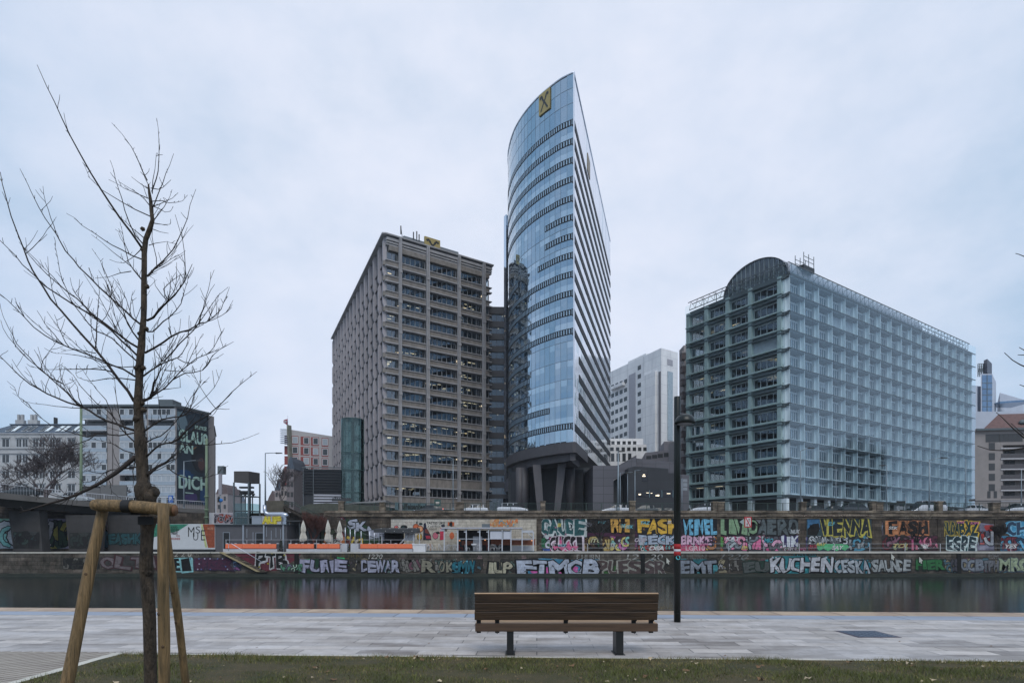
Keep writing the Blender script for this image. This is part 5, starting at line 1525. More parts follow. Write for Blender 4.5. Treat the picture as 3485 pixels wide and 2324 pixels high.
for k in range(1, 14):
    s = 15 * k / 14; h = 5.3 * math.sin(math.acos(max(-1, min(1, (7.5 - s) / 7.5)))); mb.fbox(FB, s - .05, s + .05, -1.09, -.95, zr + .41, zr + .41 + h, 1)
mb.build('gable_glazing', [mat('gable_dark_glass', (.14, .17, .19, 1), .12, .5, var=.3), mat('gable_bars', (.30, .36, .38, 1), .5, var=0)], ob)
# window-cleaning cradle on the roof rail
cr_ = thing('roof_cradle', 'dark maintenance cradle with railings parked on the roof edge', 'roof cradle', FA.p(7.6, 0, zr + 2.4))
mb = MB(); mb.fbox(FA, 5.6, 9.6, -1.6, .4, zr + 2.26, zr + 3.3); mb.build('body', M_dark, cr_)
mb = MB()
for a in (5.8, 7.6, 9.5):
    for d in (-1.5, .3): mb.fbox(FA, a - .05, a + .05, d - .05, d + .05, zr + 3.3, zr + 5.8)
for z in (zr + 4.2, zr + 5.0):
    for d in (-1.5, .3): mb.fbox(FA, 5.8, 9.5, d - .04, d + .04, z, z + .08)
mb.build('guard_rail', M_truss, cr_)

# ---- 7. far right: beige block and the pale tower with a billboard ----
bb = thing('beige_apartment_building', 'beige apartment building with deep loggias and a red tiled roof', 'apartment building', (PX(3318, 128), 128, ZS))
M_bei = mat('beige_render', (.25, .225, .215, 1), .85, var=.12, scale=.5)
FE = Frame(PX(3318, 128), 128, 1, -.12)
ze = PZ(1468, 128); a1_ = 30
mb = MB()
aw = FE.a(3405)
pq = lambda a, d: FE.p(a, d, 0)[:2]
mb.prism([pq(0, 0), pq(aw, 0), pq(aw + 11, -14), pq(11.5, -14)], ZS, ze); mb.fbox(FE, aw + 2.0, a1_, -3, -2.2, ZS, ze); mb.prism([pq(aw, 0), pq(aw + .4, 0), pq(aw + 2.3, -2.3), pq(aw + 1.8, -2.3)], ZS, ze - 3.0); mb.fbox(FE, aw + .003, a1_, -2.19, .01, PZ(1516, 128), ze)
mb.fbox(FE, aw + .001, a1_, -2.2, .02, ZS, PZ(1702, 128)); mb.prism([pq(-.3, .5), pq(a1_, .5), pq(a1_, -14), pq(11, -14)], ze + .01, ze + .45)
mb.fbox(FE, -.05, a1_, -2, .25, PZ(1703, 128), PZ(1697, 128))
mb.build('wall', M_bei, bb)
mb = MB()
for k in range(7): z = PZ(1527 + 35.5 * k, 128); mb.fbox(FE, aw + .002, a1_, -2.19, .15, z - .15, z + .12)
mb.build('balcony_slabs', mat('pale_slab', (.42, .41, .42, 1), .7, var=.05), bb)
mb = MB()
for k in range(6):
    z = PZ(1527 + 35.5 * (k + 1), 128); mb.fbox(FE, aw + .1, a1_, .0, .06, z + .121, z + 1.1)
mb.build('balcony_railings', mat('dark_mesh_railing', (.07, .065, .07, 1), .7, var=.1), bb)
ws = PartSet(bb, 'window', [M_frame_d, G_dark])
for k in range(6):
    for u in ((3371, 3381) if k < 5 else (3366, 3388)):
        a = FE.a(u); z = PZ((1519 + 35 * k) if k < 5 else 1683, 128); ws.new().fbox(FE, a - .35, a + .27, -.05, .05, z - .75, z + .75)
for k in range(7):
    for u in (3362, 3377, 3392, 3408, 3424, 3440, 3456, 3472): 
        if k == 0: a = FE.a(u); ws.new().fbox(FE, a - .45, a + .45, -.05, .05, PZ(1505, 128), PZ(1478, 128))
    for u in (3420, 3436, 3452, 3470): a = FE.a(u); z = PZ(1545 + 35.5 * k, 128); ws.new().fbox(FE, a - .4, a + .5, -2.22, -2.15, z - .6, z + 1.0)
ws.finish()
mb = MB(); z = ze + .46; P = FE.p
mb.add([P(1.5, .3, z), P(a1_, .3, z), P(a1_, -13, z), P(12, -13, z), P(8, -5, z + 4.2), P(a1_, -5, z + 4.2)], [(0, 1, 5, 4), (0, 4, 3), (3, 4, 5, 2), (0, 3, 2, 1)], 0)
mb.build('roof', mat('red_roof_tiles', (.13, .07, .062, 1), .8, var=.3, scale=1.5), bb)
mb = MB(); mb.fbox(FE, -.1, a1_, .55, .75, ze + .1, ze + .5); mb.build('gutter', M_slab, bb)
mb = MB(); q = P(10.4, -1.2, ze + 1.6); mb.lathe((q[0], q[1], q[2]), [(.9, 0), (.85, .5), (.5, .9), (.1, 1.0)], 14, 0, True, 1, .6); mb.build('dormer', M_slab, bb)
pt = thing('pale_glass_tower', 'pale blue angular tower beyond, glazed stripe down its corner', 'tower block', (PX(3376, 230), 230, ZS))
M_pw = mat('pale_blue_panels', (.44, .47, .54, 1), .6, var=.08, scale=.3); M_pg = mat('blue_curtain_glass', (.20, .31, .44, 1), .1, .7, col2=(.12, .20, .32, 1), scale=.35)
mb = MB(); mb.prism([(PX(3300, 230), 230), (PX(3338, 232), 232), (PX(3338, 246), 250), (PX(3290, 230), 250)], ZS, PZ(1310, 230)); mb.prism([(PX(3338, 226), 226), (PX(3377, 226), 226), (PX(3404, 236), 238), (PX(3404, 250), 262), (PX(3338, 250), 250)], ZS, PZ(1272, 226)); 
mb.prism([(PX(3404, 238), 238.2), (PX(3520, 245), 250), (PX(3520, 260), 270), (PX(3404, 260), 262)], ZS, PZ(1340, 240)); mb.build('wall', M_pw, pt)
mb = MB(); mb.box(PX(3342, 226), PX(3376, 226), 225.9, 225.99, ZS, PZ(1276, 226)); mb.build('corner_glazing', M_pg, pt)
mb = MB()
for k in range(9): z = PZ(1305 + k * 20, 226); mb.box(PX(3342, 226), PX(3376, 226), 225.8, 225.88, z, z + .25)
mb.box(PX(3358, 226), PX(3359.5, 226), 225.78, 225.88, ZS, PZ(1276, 226)); mb.build('glazing_bars', M_truss, pt)
mb = MB(); mb.prism([(PX(3404, 230), 230), (PX(3530, 226), 226), (PX(3530, 226), 238), (PX(3404, 230), 237.9)], PZ(1372, 230), PZ(1366, 230)); mb.build('glass_canopy', M_pg, pt)
bl_ = thing('rooftop_billboard', 'dark rooftop billboard box on a steel lattice above the pale tower', 'billboard', (PX(3365, 228), 228, PZ(1272, 226)))
mb = MB(); z0, z1 = PZ(1268, 226), PZ(1224, 226); mb.prism([(PX(3348, 228), 228), (PX(3360, 226), 226), (PX(3376, 232), 232), (PX(3364, 236), 236)], z0, z1 + .3); mb.build('box', mat('billboard_dark', (.045, .05, .075, 1), .5, var=.1), bl_)
mb = MB(); x0, x1 = PX(3329, 228), PX(3347, 228)
for i in range(4): x = x0 + (x1 - x0) * i / 3; mb.box(x - .12, x + .12, 228, 228.2, z0 - 1, z1 - 1)
for i in range(5): z = z0 + (z1 - z0 - 1) * i / 4; mb.box(x0, x1, 227.85, 227.99, z - .1, z + .1); 
for i in range(3): mb.tube([(x0 + (x1 - x0) * i / 3, 228, z0), (x0 + (x1 - x0) * (i + 1) / 3, 228, z1 - 1)], .12, 4)
mb.build('lattice', M_truss, bl_)
wv = thing('white_annex_block', 'plain white block between the framed offices and the beige building', 'building', (PX(3300, 180), 180, ZS))
mb = MB(); mb.box(PX(3290, 180), PX(3500, 180), 180, 200, ZS, PZ(1400, 180)); mb.box(PX(3290, 180), PX(3335, 180), 181, 199, PZ(1400, 180), PZ(1310, 180)); mb.build('wall', M_pw, wv)

# ---- 8. left side: white mansard house, balcony block with poster, hotel, louvred box, lift shaft ----
wm = thing('mansard_apartment_house', 'cream apartment house with a blue grey mansard roof and roof windows', 'apartment building', (PX(130, 142), 142, ZS))
M_crm = mat('cream_stucco', (.38, .385, .39, 1), .85, var=.16, scale=.6); M_man = mat('blue_grey_roof_metal', (.085, .11, .145, 1), .5, .3, var=.15, stretch=(3, 1, 1))
Ym = 151; FM = Frame(PX(-60, Ym), Ym, 1, 0); Lm = PX(274, Ym) - PX(-60, Ym); am = lambda u: PX(u, Ym) - FM.o[0]
zM = PZ(1475, Ym)
mb = MB(); mb.fbox(FM, 0, Lm, -12, 0, ZS, zM)
for v in (1474, 1524, 1540, 1600): z = PZ(v, Ym); mb.fbox(FM, 0, Lm + .01, 0.001, .28, z - .22, z)
mb.build('wall', M_crm, wm)
mb = MB(); z2 = PZ(1440, Ym); P = FM.p
mb.hexa([P(0, .2, zM + .01), P(Lm, .2, zM + .01), P(Lm, -12, zM + .01), P(0, -12, zM + .01), P(am(8), -2.6, z2), P(Lm, -2.6, z2), P(Lm, -9, z2), P(am(8), -9, z2)])
mb.fbox(FM, am(6), Lm, -9, -2.3, z2 + .01, z2 + .3); mb.build('roof', M_man, wm)
mw = PartSet(wm, 'roof_window', [M_frame_w, MATS['small_window_glass'], M_fp])
for i, u in enumerate((28, 82, 142, 198, 254)):
    a = am(u); n = 2 if i > 2 else 1
    for q in range(2):
        aa = a + (q - .5) * 1.5; b = mw.new()
        t0, t1 = .2, .85
        def rp(x, t_, e=.1): return P(x + t_ * .8, .2 - 2.8 * t_ + e, zM + (z2 - zM) * t_ + e)
        b.quad(rp(aa - .55, t0), rp(aa + .55, t0), rp(aa + .55, t1), rp(aa - .55, t1), 0)
        b.quad(rp(aa - .43, t0 + .04, .14), rp(aa + .43, t0 + .04, .14), rp(aa + .43, t1 - .04, .14), rp(aa - .43, t1 - .04, .14), 2 if i > 2 or (q == 1 and i in (0, 2)) else 1)
mw.finish()
ws = PartSet(wm, 'window', [M_frame_w, MATS['small_window_glass'], M_crm])
for r_, v in enumerate((1507, 1560, 1613, 1662)):
    for u in (-15, 20, 65, 86, 122, 144, 179, 199, 244):
        a = am(u); z = PZ(v, Ym); b = ws.new(); w_ = .75 if u not in (20, 244) else 1.0
        b.fbox(FM, a - w_, a + w_, .002, .05, z - 1.1, z + 1.1, 0); b.fbox(FM, a - w_ + .12, a - .06, .051, .07, z - 1.0, z + 1.0, 1); b.fbox(FM, a + .06, a + w_ - .12, .051, .07, z - 1.0, z + 1.0, 1)
        b.fbox(FM, a - w_ - .15, a + w_ + .15, .002, .35, z + 1.25, z + 1.5, 2)
ws.finish()
for u, w_, h in ((10, 2.2, 1.6), (56, 2.6, 1.6), (133, .35, 2.3), (243, .35, 1.6)):
    mb = MB(); a = am(u); mb.fbox(FM, a - w_ / 2, a + w_ / 2, -6, -5, z2 + .31, z2 + .3 + h)
    if w_ > 1:
        for q in (-.5, .5): mb.fbox(FM, a + q - .25, a + q + .25, -5.8, -5.2, z2 + .3 + h, z2 + 1.8 + h)
    mb.build('chimney', M_crm if w_ > 1 else M_dark, wm)
# balcony block
Yb = 150
ab = thing('balcony_apartment_block', 'eight storey grey apartment block with glazed balconies and a huge dark poster', 'apartment building', (PX(440, Yb), Yb, ZS))
FX = Frame(PX(275, Yb), Yb, 1, 0); Lx = PX(600, Yb) - PX(275, Yb); ax = lambda u: PX(u, Yb) - FX.o[0]
zx = PZ(1384, Yb); flr = 37.6 / F_PX * Yb
M_bg = mat('grey_beige_render', (.26, .24, .235, 1), .85, var=.08); M_bal = mat('balcony_panel_blue', (.30, .36, .42, 1), .4, var=.1); M_bwh = mat('balcony_white', (.55, .58, .62, 1), .6, var=.05)
FP = Frame(PX(600, Yb), Yb, .36, 1.0)
Lp = 10.0
mb = MB(); mb.prism([P_(FX, 0, -2.0), P_(FX, Lx - .05, -2.0), P_(FX, Lx + 3.6, -12), P_(FX, 3, -12)], ZS, zx); mb.prism([P_(FX, Lx - .6, 0), P_(FX, Lx, 0), P_(FP, Lp, 0), P_(FX, Lx - .6, -9)], ZS, zx)
for u0, u1 in ((365, 382), (385, 408), (500, 505)): mb.fbox(FX, ax(u0), ax(u1), -2, .0, ZS, zx)
mb.build('wall', M_bg, ab)
mb = MB(); mb.prism([FX.p(-.5, .6, 0)[:2], FX.p(Lx + .3, .6, 0)[:2], FP.p(Lp + .5, .5, 0)[:2], FX.p(2, -13, 0)[:2]], zx + .01, zx + .5)
mb.fbox(FX, ax(515), ax(565), -7, -3, zx + .5, zx + 2.6); mb.build('roof', M_slab, ab)
bs = PartSet(ab, 'balcony', [M_bal, M_bwh, M_frame_w, MATS['small_window_glass'], M_curt])
for i in range(9):
    z = zx - .3 - flr * (i + 1)
    for j, (u0, u1) in enumerate(((277, 364), (409, 455), (456, 499), (506, 597))):
        a0, a1 = ax(u0), ax(u1); b = bs.new(i * 10 + j)
        b.fbox(FX, a0, a1, -2, .25, z - .18, z, 1); b.fbox(FX, a0, a1, .15, .25, z + .08, z + 1.0, 0); b.fbox(FX, a0, a1, .1, .3, z + 1.0, z + 1.08, 1)
        b.fbox(FX, a0, a1, -1.98, -1.9, z, z + flr - .2, 3)
        if rnd.random() < (.85 if j == 3 else .6):          # glazed-in balcony
            n = max(2, int((a1 - a0) / 1.1))
            for k in range(n + 1): x = a0 + (a1 - a0) * k / n; b.fbox(FX, x - .06, x + .06, .1, .2, z + 1.08, z + flr - .18, 2)
            b.fbox(FX, a0, a1, .1, .2, z + flr - .35, z + flr - .19, 2)
            for k in range(n):
                x = a0 + (a1 - a0) * k / n; b.fquad(FX, x + .07, x + (a1 - a0) / n - .07, z + 1.08, z + flr - .36, .13, 3 if rnd.random() < .45 else 4)
bs.finish()
# the poster on the angled end wall
M_pd = mat('poster_navy', (.022, .040, .058, 1), .6, scale=.18, col2=(.008, .014, .022, 1))
po = MB(); zp0, zp1 = PZ(1712, Yb), zx - .35
po.fbox(FP, .15, Lp - .15, .02, .12, zp0, zp1); 
def pp(fx, fz, d=.14): return FP.p(.15 + (Lp - .3) * fx, d, zp0 + (zp1 - zp0) * fz)
def pblob(cx, cz, rx, rz, m, d, n=20, tilt=0, jag=.05):
    r_ = random.Random(int(cx * 999)); vs = []
    for k in range(n):
        t_ = 2 * math.pi * k / n; j = 1 + r_.uniform(-jag, jag); x, z = rx * math.cos(t_) * j, rz * math.sin(t_) * j
        x = min(max(cx + x * math.cos(tilt) - z * math.sin(tilt) * .3, 0), 1); vs.append(pp(x, min(max(cz + z * math.cos(tilt) + x * 0, 0), 1), d))
    po.add(vs, [tuple(range(n))], m)
pblob(.10, .88, .22, .10, 1, .13, jag=.2); pblob(.62, .58, .16, .05, 2, .135); pblob(.75, .50, .30, .15, 3, .14); pblob(.74, .46, .20, .11, 4, .15); pblob(.76, .45, .11, .07, 5, .16); pblob(.85, .10, .12, .10, 6, .14, jag=.2); pblob(.25, .30, .25, .06, 6, .143, jag=.3); pblob(.45, .07, .22, .05, 7, .146, jag=.3)
ptx = [('GLAUB', .05, .97, .665, .785), ('AN', .05, .48, .545, .640), ('DICH', .05, .97, .165, .300)]
for s_, x0, x1, z0, z1 in ptx: put_text(po, s_, lambda s, t_, x0=x0, x1=x1, z0=z0, z1=z1: pp(x0 + (x1 - x0) * s, z0 + (z1 - z0) * t_, .20), 8, .035)
put_text(po, 'ERSTE', lambda s, t_: pp(.55 + .28 * s, .825 + .035 * t_, .2), 8, .03); put_text(po, 'S', lambda s, t_: pp(.85 + .08 * s, .825 + .04 * t_, .2), 8, .04)
po.quad(pp(.24, .115, .2), pp(.50, .115, .2), pp(.50, .125, .2), pp(.24, .125, .2), 8)
po.build('poster', [M_pd] + [plastic(*c) for c in ((95, 115, 125), (120, 85, 50), (12, 14, 18), (28, 30, 36), (75, 52, 50), (25, 60, 100), (60, 50, 95), (165, 195, 185))], ab, 'dark poster with the words GLAUB AN DICH in pale capitals')
sb = thing('narrow_street_house', 'narrow grey brown house edge just behind the poster wall', 'building', (PX(722, 165), 165, ZS))
mb = MB(); mb.prism([(PX(700, 163), 163), (PX(728, 163), 163), (PX(734, 176), 176), (PX(700, 176), 176)], ZS, PZ(1456, 163)); mb.build('wall', M_bg, sb)
mb = MB(); mb.prism([(PX(699, 162), 162), (PX(731, 162), 162), (PX(737, 177), 177), (PX(699, 177), 177)], PZ(1456, 163) + .01, PZ(1451, 163)); mb.build('roof', M_slab, sb)
ws = PartSet(sb, 'window', [M_frame_d])
for k in range(7): ws.new(k).box(PX(712, 163) - .4, PX(712, 163) + .4, 162.9, 162.99, PZ(1500 + 30 * k, 163), PZ(1485 + 30 * k, 163))
ws.finish()
rs = thing('rooftop_sign_mast', 'grey vertical lettering sign below a dark box, past the poster wall', 'sign', (PX(745, 150), 150, ZS))
mb = MB(); mb.box(PX(740, 150), PX(760, 150), 150, 151.5, PZ(1612, 150), PZ(1585, 150)); mb.tube([(PX(746, 150), 150.5, ZS), (PX(746, 150), 150.5, PZ(1600, 150))], .12, 6); mb.build('box', M_slab, rs)
mb = MB(); mb.box(PX(746, 150), PX(757, 150), 149.6, 149.9, PZ(1683, 150), PZ(1613, 150)); mb.build('panel', M_gr, rs)
# houses down the side street
fhs = [(735, 775, 1668, 230, (.30, .27, .27)), (765, 792, 1690, 260, (.34, .31, .30)), (912, 940, 1690, 240, (.22, .18, .18)), (935, 960, 1655, 225, (.33, .29, .29)), (955, 978, 1615, 205, (.36, .32, .31)), (975, 1000, 1580, 190, (.20, .18, .19))]
for i, (u0, u1, v, Y, c) in enumerate(fhs):
    lb = ['low grey house end beyond the poster wall', 'pale far house left of the lift tower', 'dark low house end furthest down the side street', 'pale stepped gable house in the side street', 'tall ornate pale house beside the hotel mast', 'dark house edge directly behind the hotel mast'][i]
    h = thing('street_house', lb, 'house', (PX((u0 + u1) / 2, Y), Y, ZS))
    mb = MB(); x0, x1 = PX(u0, Y), PX(u1, Y); z = PZ(v, Y); m_ = mat('house_render_%d' % i, c + (1,), .85, var=.12)
    mb.box(x0, x1, Y, Y + 12, ZS, z - 1.5); mb.build('wall', m_, h)
    mb = MB(); xm = (x0 + x1) / 2
    mb.yprism([(x0 - .2, z - 1.49), (x1 + .2, z - 1.49), (x1 - .5, z + 1.2), (xm + .6, z + 1.4), (xm, z + 2.6), (xm - .6, z + 1.3), (x0 + .5, z + .3)], Y + .1, Y + 12); mb.build('roof', M_man if i % 2 else mat('brown_roof', (.12, .09, .09, 1), .8), h)
    ws = PartSet(h, 'window', [M_frame_d]); n = max(2, int((x1 - x0) / 1.9))
    for r_ in range(int((z - 3 - ZS) / 3.3)):
        for q in range(n): x = x0 + (x1 - x0) * (q + .5) / n; ws.new().box(x - .4, x + .4, Y - .06, Y - .003, z - 4 - r_ * 3.3, z - 2.4 - r_ * 3.3)
    ws.finish()
# hotel with red reveals
Yh = 205
ht = thing('hotel_building', 'white rendered hotel with red window reveals and a leaning edge fin', 'hotel', (PX(1060, Yh), Yh, ZS))
FH_ = Frame(PX(992, Yh), Yh, 1, .1); Lh = 24
M_hw = mat('off_white_render', (.42, .40, .40, 1), .85, var=.06); M_red = mat('red_reveal', (.26, .055, .05, 1), .7, var=.1)
zh = lambda a: PZ(1462 + (a / 24) * 34, Yh)
mb = MB(); P = FH_.p
mb.hexa([P(0, 0, ZS), P(Lh, 0, ZS), P(Lh, -14, ZS), P(0, -14, ZS), P(0, 0, zh(0)), P(Lh, 0, zh(Lh)), P(Lh, -14, zh(Lh)), P(0, -14, zh(0))]); mb.build('wall', M_hw, ht)
ws = PartSet(ht, 'window', [M_red, M_frame_w, MATS['small_window_glass'], M_curt])
for r_ in range(5):
    for c_, u in enumerate((1004, 1042, 1074, 1106)):
        a = FH_.a(u); z = PZ(1497 + 34.5 * r_ + c_ * 2.2, Yh + a * .1); b = ws.new()
        wl = 2.6 if c_ == 0 else (.9 if c_ == 1 else .6 if c_ == 2 else .15)
        b.fbox(FH_, a - 1.0 - wl, a + 1.15, .002, .05, z - 1.6, z + 1.45, 0)
        b.fbox(FH_, a - .9, a + 1.0, .051, .1, z - 1.2, z + 1.2, 1); b.fbox(FH_, a - .7, a + .8, .101, .12, z - 1.0, z + 1.0, 2 if (r_ + c_) % 3 else 3)
ws.finish()
mb = MB(); mb.hexa([(PX(992, Yh), Yh - 1.5, ZS), (PX(1004, Yh), Yh - 1.5, ZS), (PX(1004, Yh), Yh, ZS), (PX(992, Yh), Yh, ZS), (PX(981, Yh), Yh - 1.5, PZ(1448, Yh)), (PX(985, Yh), Yh - 1.5, PZ(1448, Yh)), (PX(992, Yh), Yh, PZ(1448, Yh)), (PX(988, Yh), Yh, PZ(1448, Yh))]); mb.build('leaning_fin', mat('mossy_concrete', (.20, .20, .17, 1), .9, var=.35, scale=.6), ht)
for k in range(8):
    mb = MB(); z = PZ(1464 + k * 6.5, Yh); mb.box(PX(961, Yh), PX(981 + k * .7, Yh), Yh - 2.2, Yh - .9, z - .12, z + .06); mb.build('louvre', M_silver, ht)
fg = thing('flag', 'small crimson flag with a white letter, flying from the hotel fin', 'flag', (PX(983, Yh), Yh, PZ(1448, Yh)))
mb = MB(); mb.tube([(PX(983, Yh), Yh - 1, PZ(1452, Yh)), (PX(983, Yh), Yh - 1, PZ(1417, Yh))], .09, 6); mb.build('pole', M_silver, fg)
mb = MB(); n = 7
x0, x1 = PX(969, Yh), PX(982.5, Yh); z1, z0 = PZ(1428, Yh), PZ(1447, Yh)
vs = []
for k in range(n + 1):
    f = k / n; vs += [(x1 + (x0 - x1) * f, Yh - 1 + .25 * math.sin(f * 6), z0 - .2 + f * .9), (x1 + (x0 - x1) * f, Yh - 1 + .25 * math.sin(f * 6), z1 + .25 - f * .7)]
mb.add(vs, [(2 * k, 2 * k + 1, 2 * k + 3, 2 * k + 2) for k in range(n)], 0, True); put_text(mb, 'W', lambda s, t_: (x0 + .3 + s * (x1 - x0 - .5), Yh - 1.35, z0 + .45 + t_ * 1.0), 1, .03); mb.build('cloth', [plastic(150, 25, 60), M_frame_w], fg)
# louvred plant box
lb_ = thing('louvred_plant_building', 'dark louvred box, its lower half faced with white slats', 'building', (PX(1032, 120), 120, ZS))
FQ = Frame(PX(1032, 120), 120, 1.0, .12); FQl = Frame(PX(1032, 120), 120, -.30, 1.0, -1, -.3)
zq = PZ(1590, 120); a1q = FQ.a(1165)
M_ldk = mat('louvre_dark', (.035, .037, .042, 1), .5, .3, var=.1); M_lwh = mat('louvre_white', (.42, .43, .48, 1), .6, var=.08)
mb = MB(); pA, pB, pC = P_(FQ, .1, -.25), P_(FQ, a1q, -.25), P_(FQl, 16, -.25); mb.prism([pA, pB, (pB[0] - 4, pB[1] + 16), pC], ZS, zq - .3); mb.build('wall', M_ldk, lb_)
mb = MB(); n = 18
for k in range(n):
    z = ZS + .5 + (zq - ZS - .6) * k / n; m_ = 1 if k < n * .46 else 0
    for F, L in ((FQ, a1q), (FQl, 16)):
        a = 2.9 if (m_ and F is FQ) else 0
        if m_ and F is FQ: mb.fbox(F, 2.0, L, -.05, .12, z, z + .36, 1)
        elif m_: mb.fbox(F, .8, L, -.05, .12, z, z + .34, 1)
        else: mb.fbox(F, 0, L, -.05, .18, z, z + .16, 0)
for F, L, st_ in ((FQ, a1q, (0, 2.0, 8.2)), (FQl, 16, (6,))):
    for a in st_: mb.fbox(F, a, a + .12, .185, .26, ZS, zq, 2)
    mb.fbox(F, -.1, L, -.1, .3, zq - .05, zq + .1, 2)
mb.build('louvres', [M_ldk, M_lwh, M_truss], lb_)
# glass cylinder stair
gc = thing('glass_stair_cylinder', 'green tinted glass stair cylinder standing against the fins of the grey tower', 'stair tower', (PX(1200, 113), 113, ZS))
rc, Yc, zc1 = 2.13, 113, PZ(1423, 113) - .3; xc = PX(1200, Yc)
G_cyl = glass('green_cylinder_glass', (.48, .62, .60, 1), .10, (.55, .72, .70, 1), .05, .3)
mb = MB(); mb.lathe((xc, Yc, ZS), [(rc, 0), (rc, zc1 - ZS)], 36); mb.f = mb.f[:-2]; mb.m = mb.m[:-2]; mb.s = mb.s[:-2]; mb.build('glass_shell', G_cyl, gc)
mb = MB()
for z in (ZS + .2, ZS + 5.2, ZS + 9.5, zc1 - 6.5, zc1): mb.lathe((xc, Yc, z - .06), [(rc + .03, 0), (rc + .03, .10)], 36); 
for k in range(8): t_ = 2 * math.pi * k / 8 + .2; mb.tube([(xc + rc * math.cos(t_), Yc + rc * math.sin(t_), ZS), (xc + rc * math.cos(t_), Yc + rc * math.sin(t_), zc1)], .05, 5)
mb.build('rings', mat('green_steel', (.05, .10, .095, 1), .5, .3, var=.1), gc)
mb = MB(); mb.lathe((xc, Yc, ZS), [(.35, 0), (.35, zc1 - ZS - .5)], 10)
for k in range(70): t_ = k * .42; z = ZS + k * .26; mb.tube([(xc + .3 * math.cos(t_), Yc + .3 * math.sin(t_), z), (xc + 1.5 * math.cos(t_), Yc + 1.5 * math.sin(t_), z)], .06, 4)
mb.build('spiral_stair', M_dark, gc)
# ================= GRAFFITI =================
g = lambda *a, **k: spray(uw, *a, **k)
Yw = YU - .004
poly_paint(uw, [(1327, 1762), (1826, 1762), (1826, 1874), (1327, 1874)], YU - .0, (205, 196, 180), .006, 'cream painted wall bay', 'painted_ground')
poly_paint(uw, [(1326, 1766), (1560, 1762), (1560, 1790), (1326, 1800)], YU, (214, 208, 196), .012, None, 'painted_ground')
g('GAUDE', 1842, 1987, 1763, 1820, YU, (35, 95, 98), (205, 215, 215), bg=[(28, 45, 55)], seed=1, wild=.1, gap=-.12, label='large teal letters GAUDE outlined in white', dots=[(150, 110, 130)])
poly_paint(uw, [(1987, 1763), (2150, 1761), (2150, 1812), (1987, 1812)], YU, (14, 13, 14), .008)
poly_paint(uw, [(1975, 1812.5), (2172, 1812.5), (2172, 1824), (1975, 1824)], YU, (78, 32, 66), .009)
poly_paint(uw, [(2150.5, 1761), (2170, 1761), (2170, 1812), (2150.5, 1812)], YU, (84, 36, 74), .009)
g('RH1', 2082, 2148, 1762, 1811, YU, (224, 170, 70), (20, 16, 12), seed=2, gap=-.1, label='golden letters RH1 on black')
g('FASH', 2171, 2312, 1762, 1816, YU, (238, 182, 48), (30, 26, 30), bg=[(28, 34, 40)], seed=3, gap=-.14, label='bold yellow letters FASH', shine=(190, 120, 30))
poly_paint(uw, [(2312, 1762), (2326, 1762), (2326, 1820), (2312, 1820)], YU, (60, 28, 60), .009)
g('VEIVEL', 2325, 2440, 1763, 1819, YU, (110, 190, 225), (14, 16, 20), bg=[(20, 24, 30)], seed=4, gap=-.12, label='light blue block letters with black outlines')
g('LIVIO', 2452, 2578, 1764, 1819, YU, (135, 170, 132), (14, 15, 14), bg=[(18, 20, 18)], seed=5, gap=-.05, label='pale green letters on black')
g('AERO', 2582, 2714, 1765, 1818, YU, (92, 104, 108), (22, 24, 26), bg=[(40, 46, 48), (120, 125, 130)], seed=6, gap=-.05, wild=.15, label='dark grey letters with pale edges')
poly_paint(uw, [(2745, 1763), (2966, 1763), (2966, 1874), (2745, 1874)], YU, (50, 74, 82), .007)
poly_paint(uw, [(2748, 1766), (2790, 1766), (2790, 1806), (2748, 1810)], YU, (58, 120, 165), .012)
poly_paint(uw, [(2748, 1800), (2766, 1782), (2786, 1780), (2790, 1800), (2780, 1822), (2748, 1820)], YU, (12, 12, 16), .018)
g('VIENNA', 2792, 2962, 1764, 1822, YU, (28, 40, 48), (196, 186, 74), seed=7, gap=-.05, label='dark letters edged in yellow')
poly_paint(uw, [(3013, 1771), (3162, 1771), (3162, 1818), (3013, 1818)], YU, (226, 150, 96), .009)
g('FASH', 3022, 3158, 1774, 1817, YU, (26, 20, 20), (200, 128, 80), seed=8, gap=.12, label='black letters FASH cut out of an orange ground', d0=.01)
g('NUDA', 3210, 3262, 1773, 1820, YU, (26, 62, 66), (170, 150, 50), seed=9, gap=-.1)
g('BXZ', 3262, 3328, 1773, 1822, YU, (24, 60, 64), (226, 186, 40), seed=10, gap=-.1, label='dark teal letters with a yellow outline')
poly_paint(uw, [(3331, 1778), (3382, 1784), (3384, 1872), (3318, 1872), (3336, 1830)], YU, (130, 128, 150), .008)
wildstyle(uw, 3334, 3382, 1786, 1870, YU - .02, [(225, 225, 232), (120, 120, 140), (190, 60, 60)], [(128, 126, 150), (150, 148, 170)], seed=40)
g('CHE', 3426, 3530, 1776, 1820, YU, (38, 70, 100), (120, 195, 230), bg=[(60, 160, 205)], seed=11, gap=-.05, wild=.15)
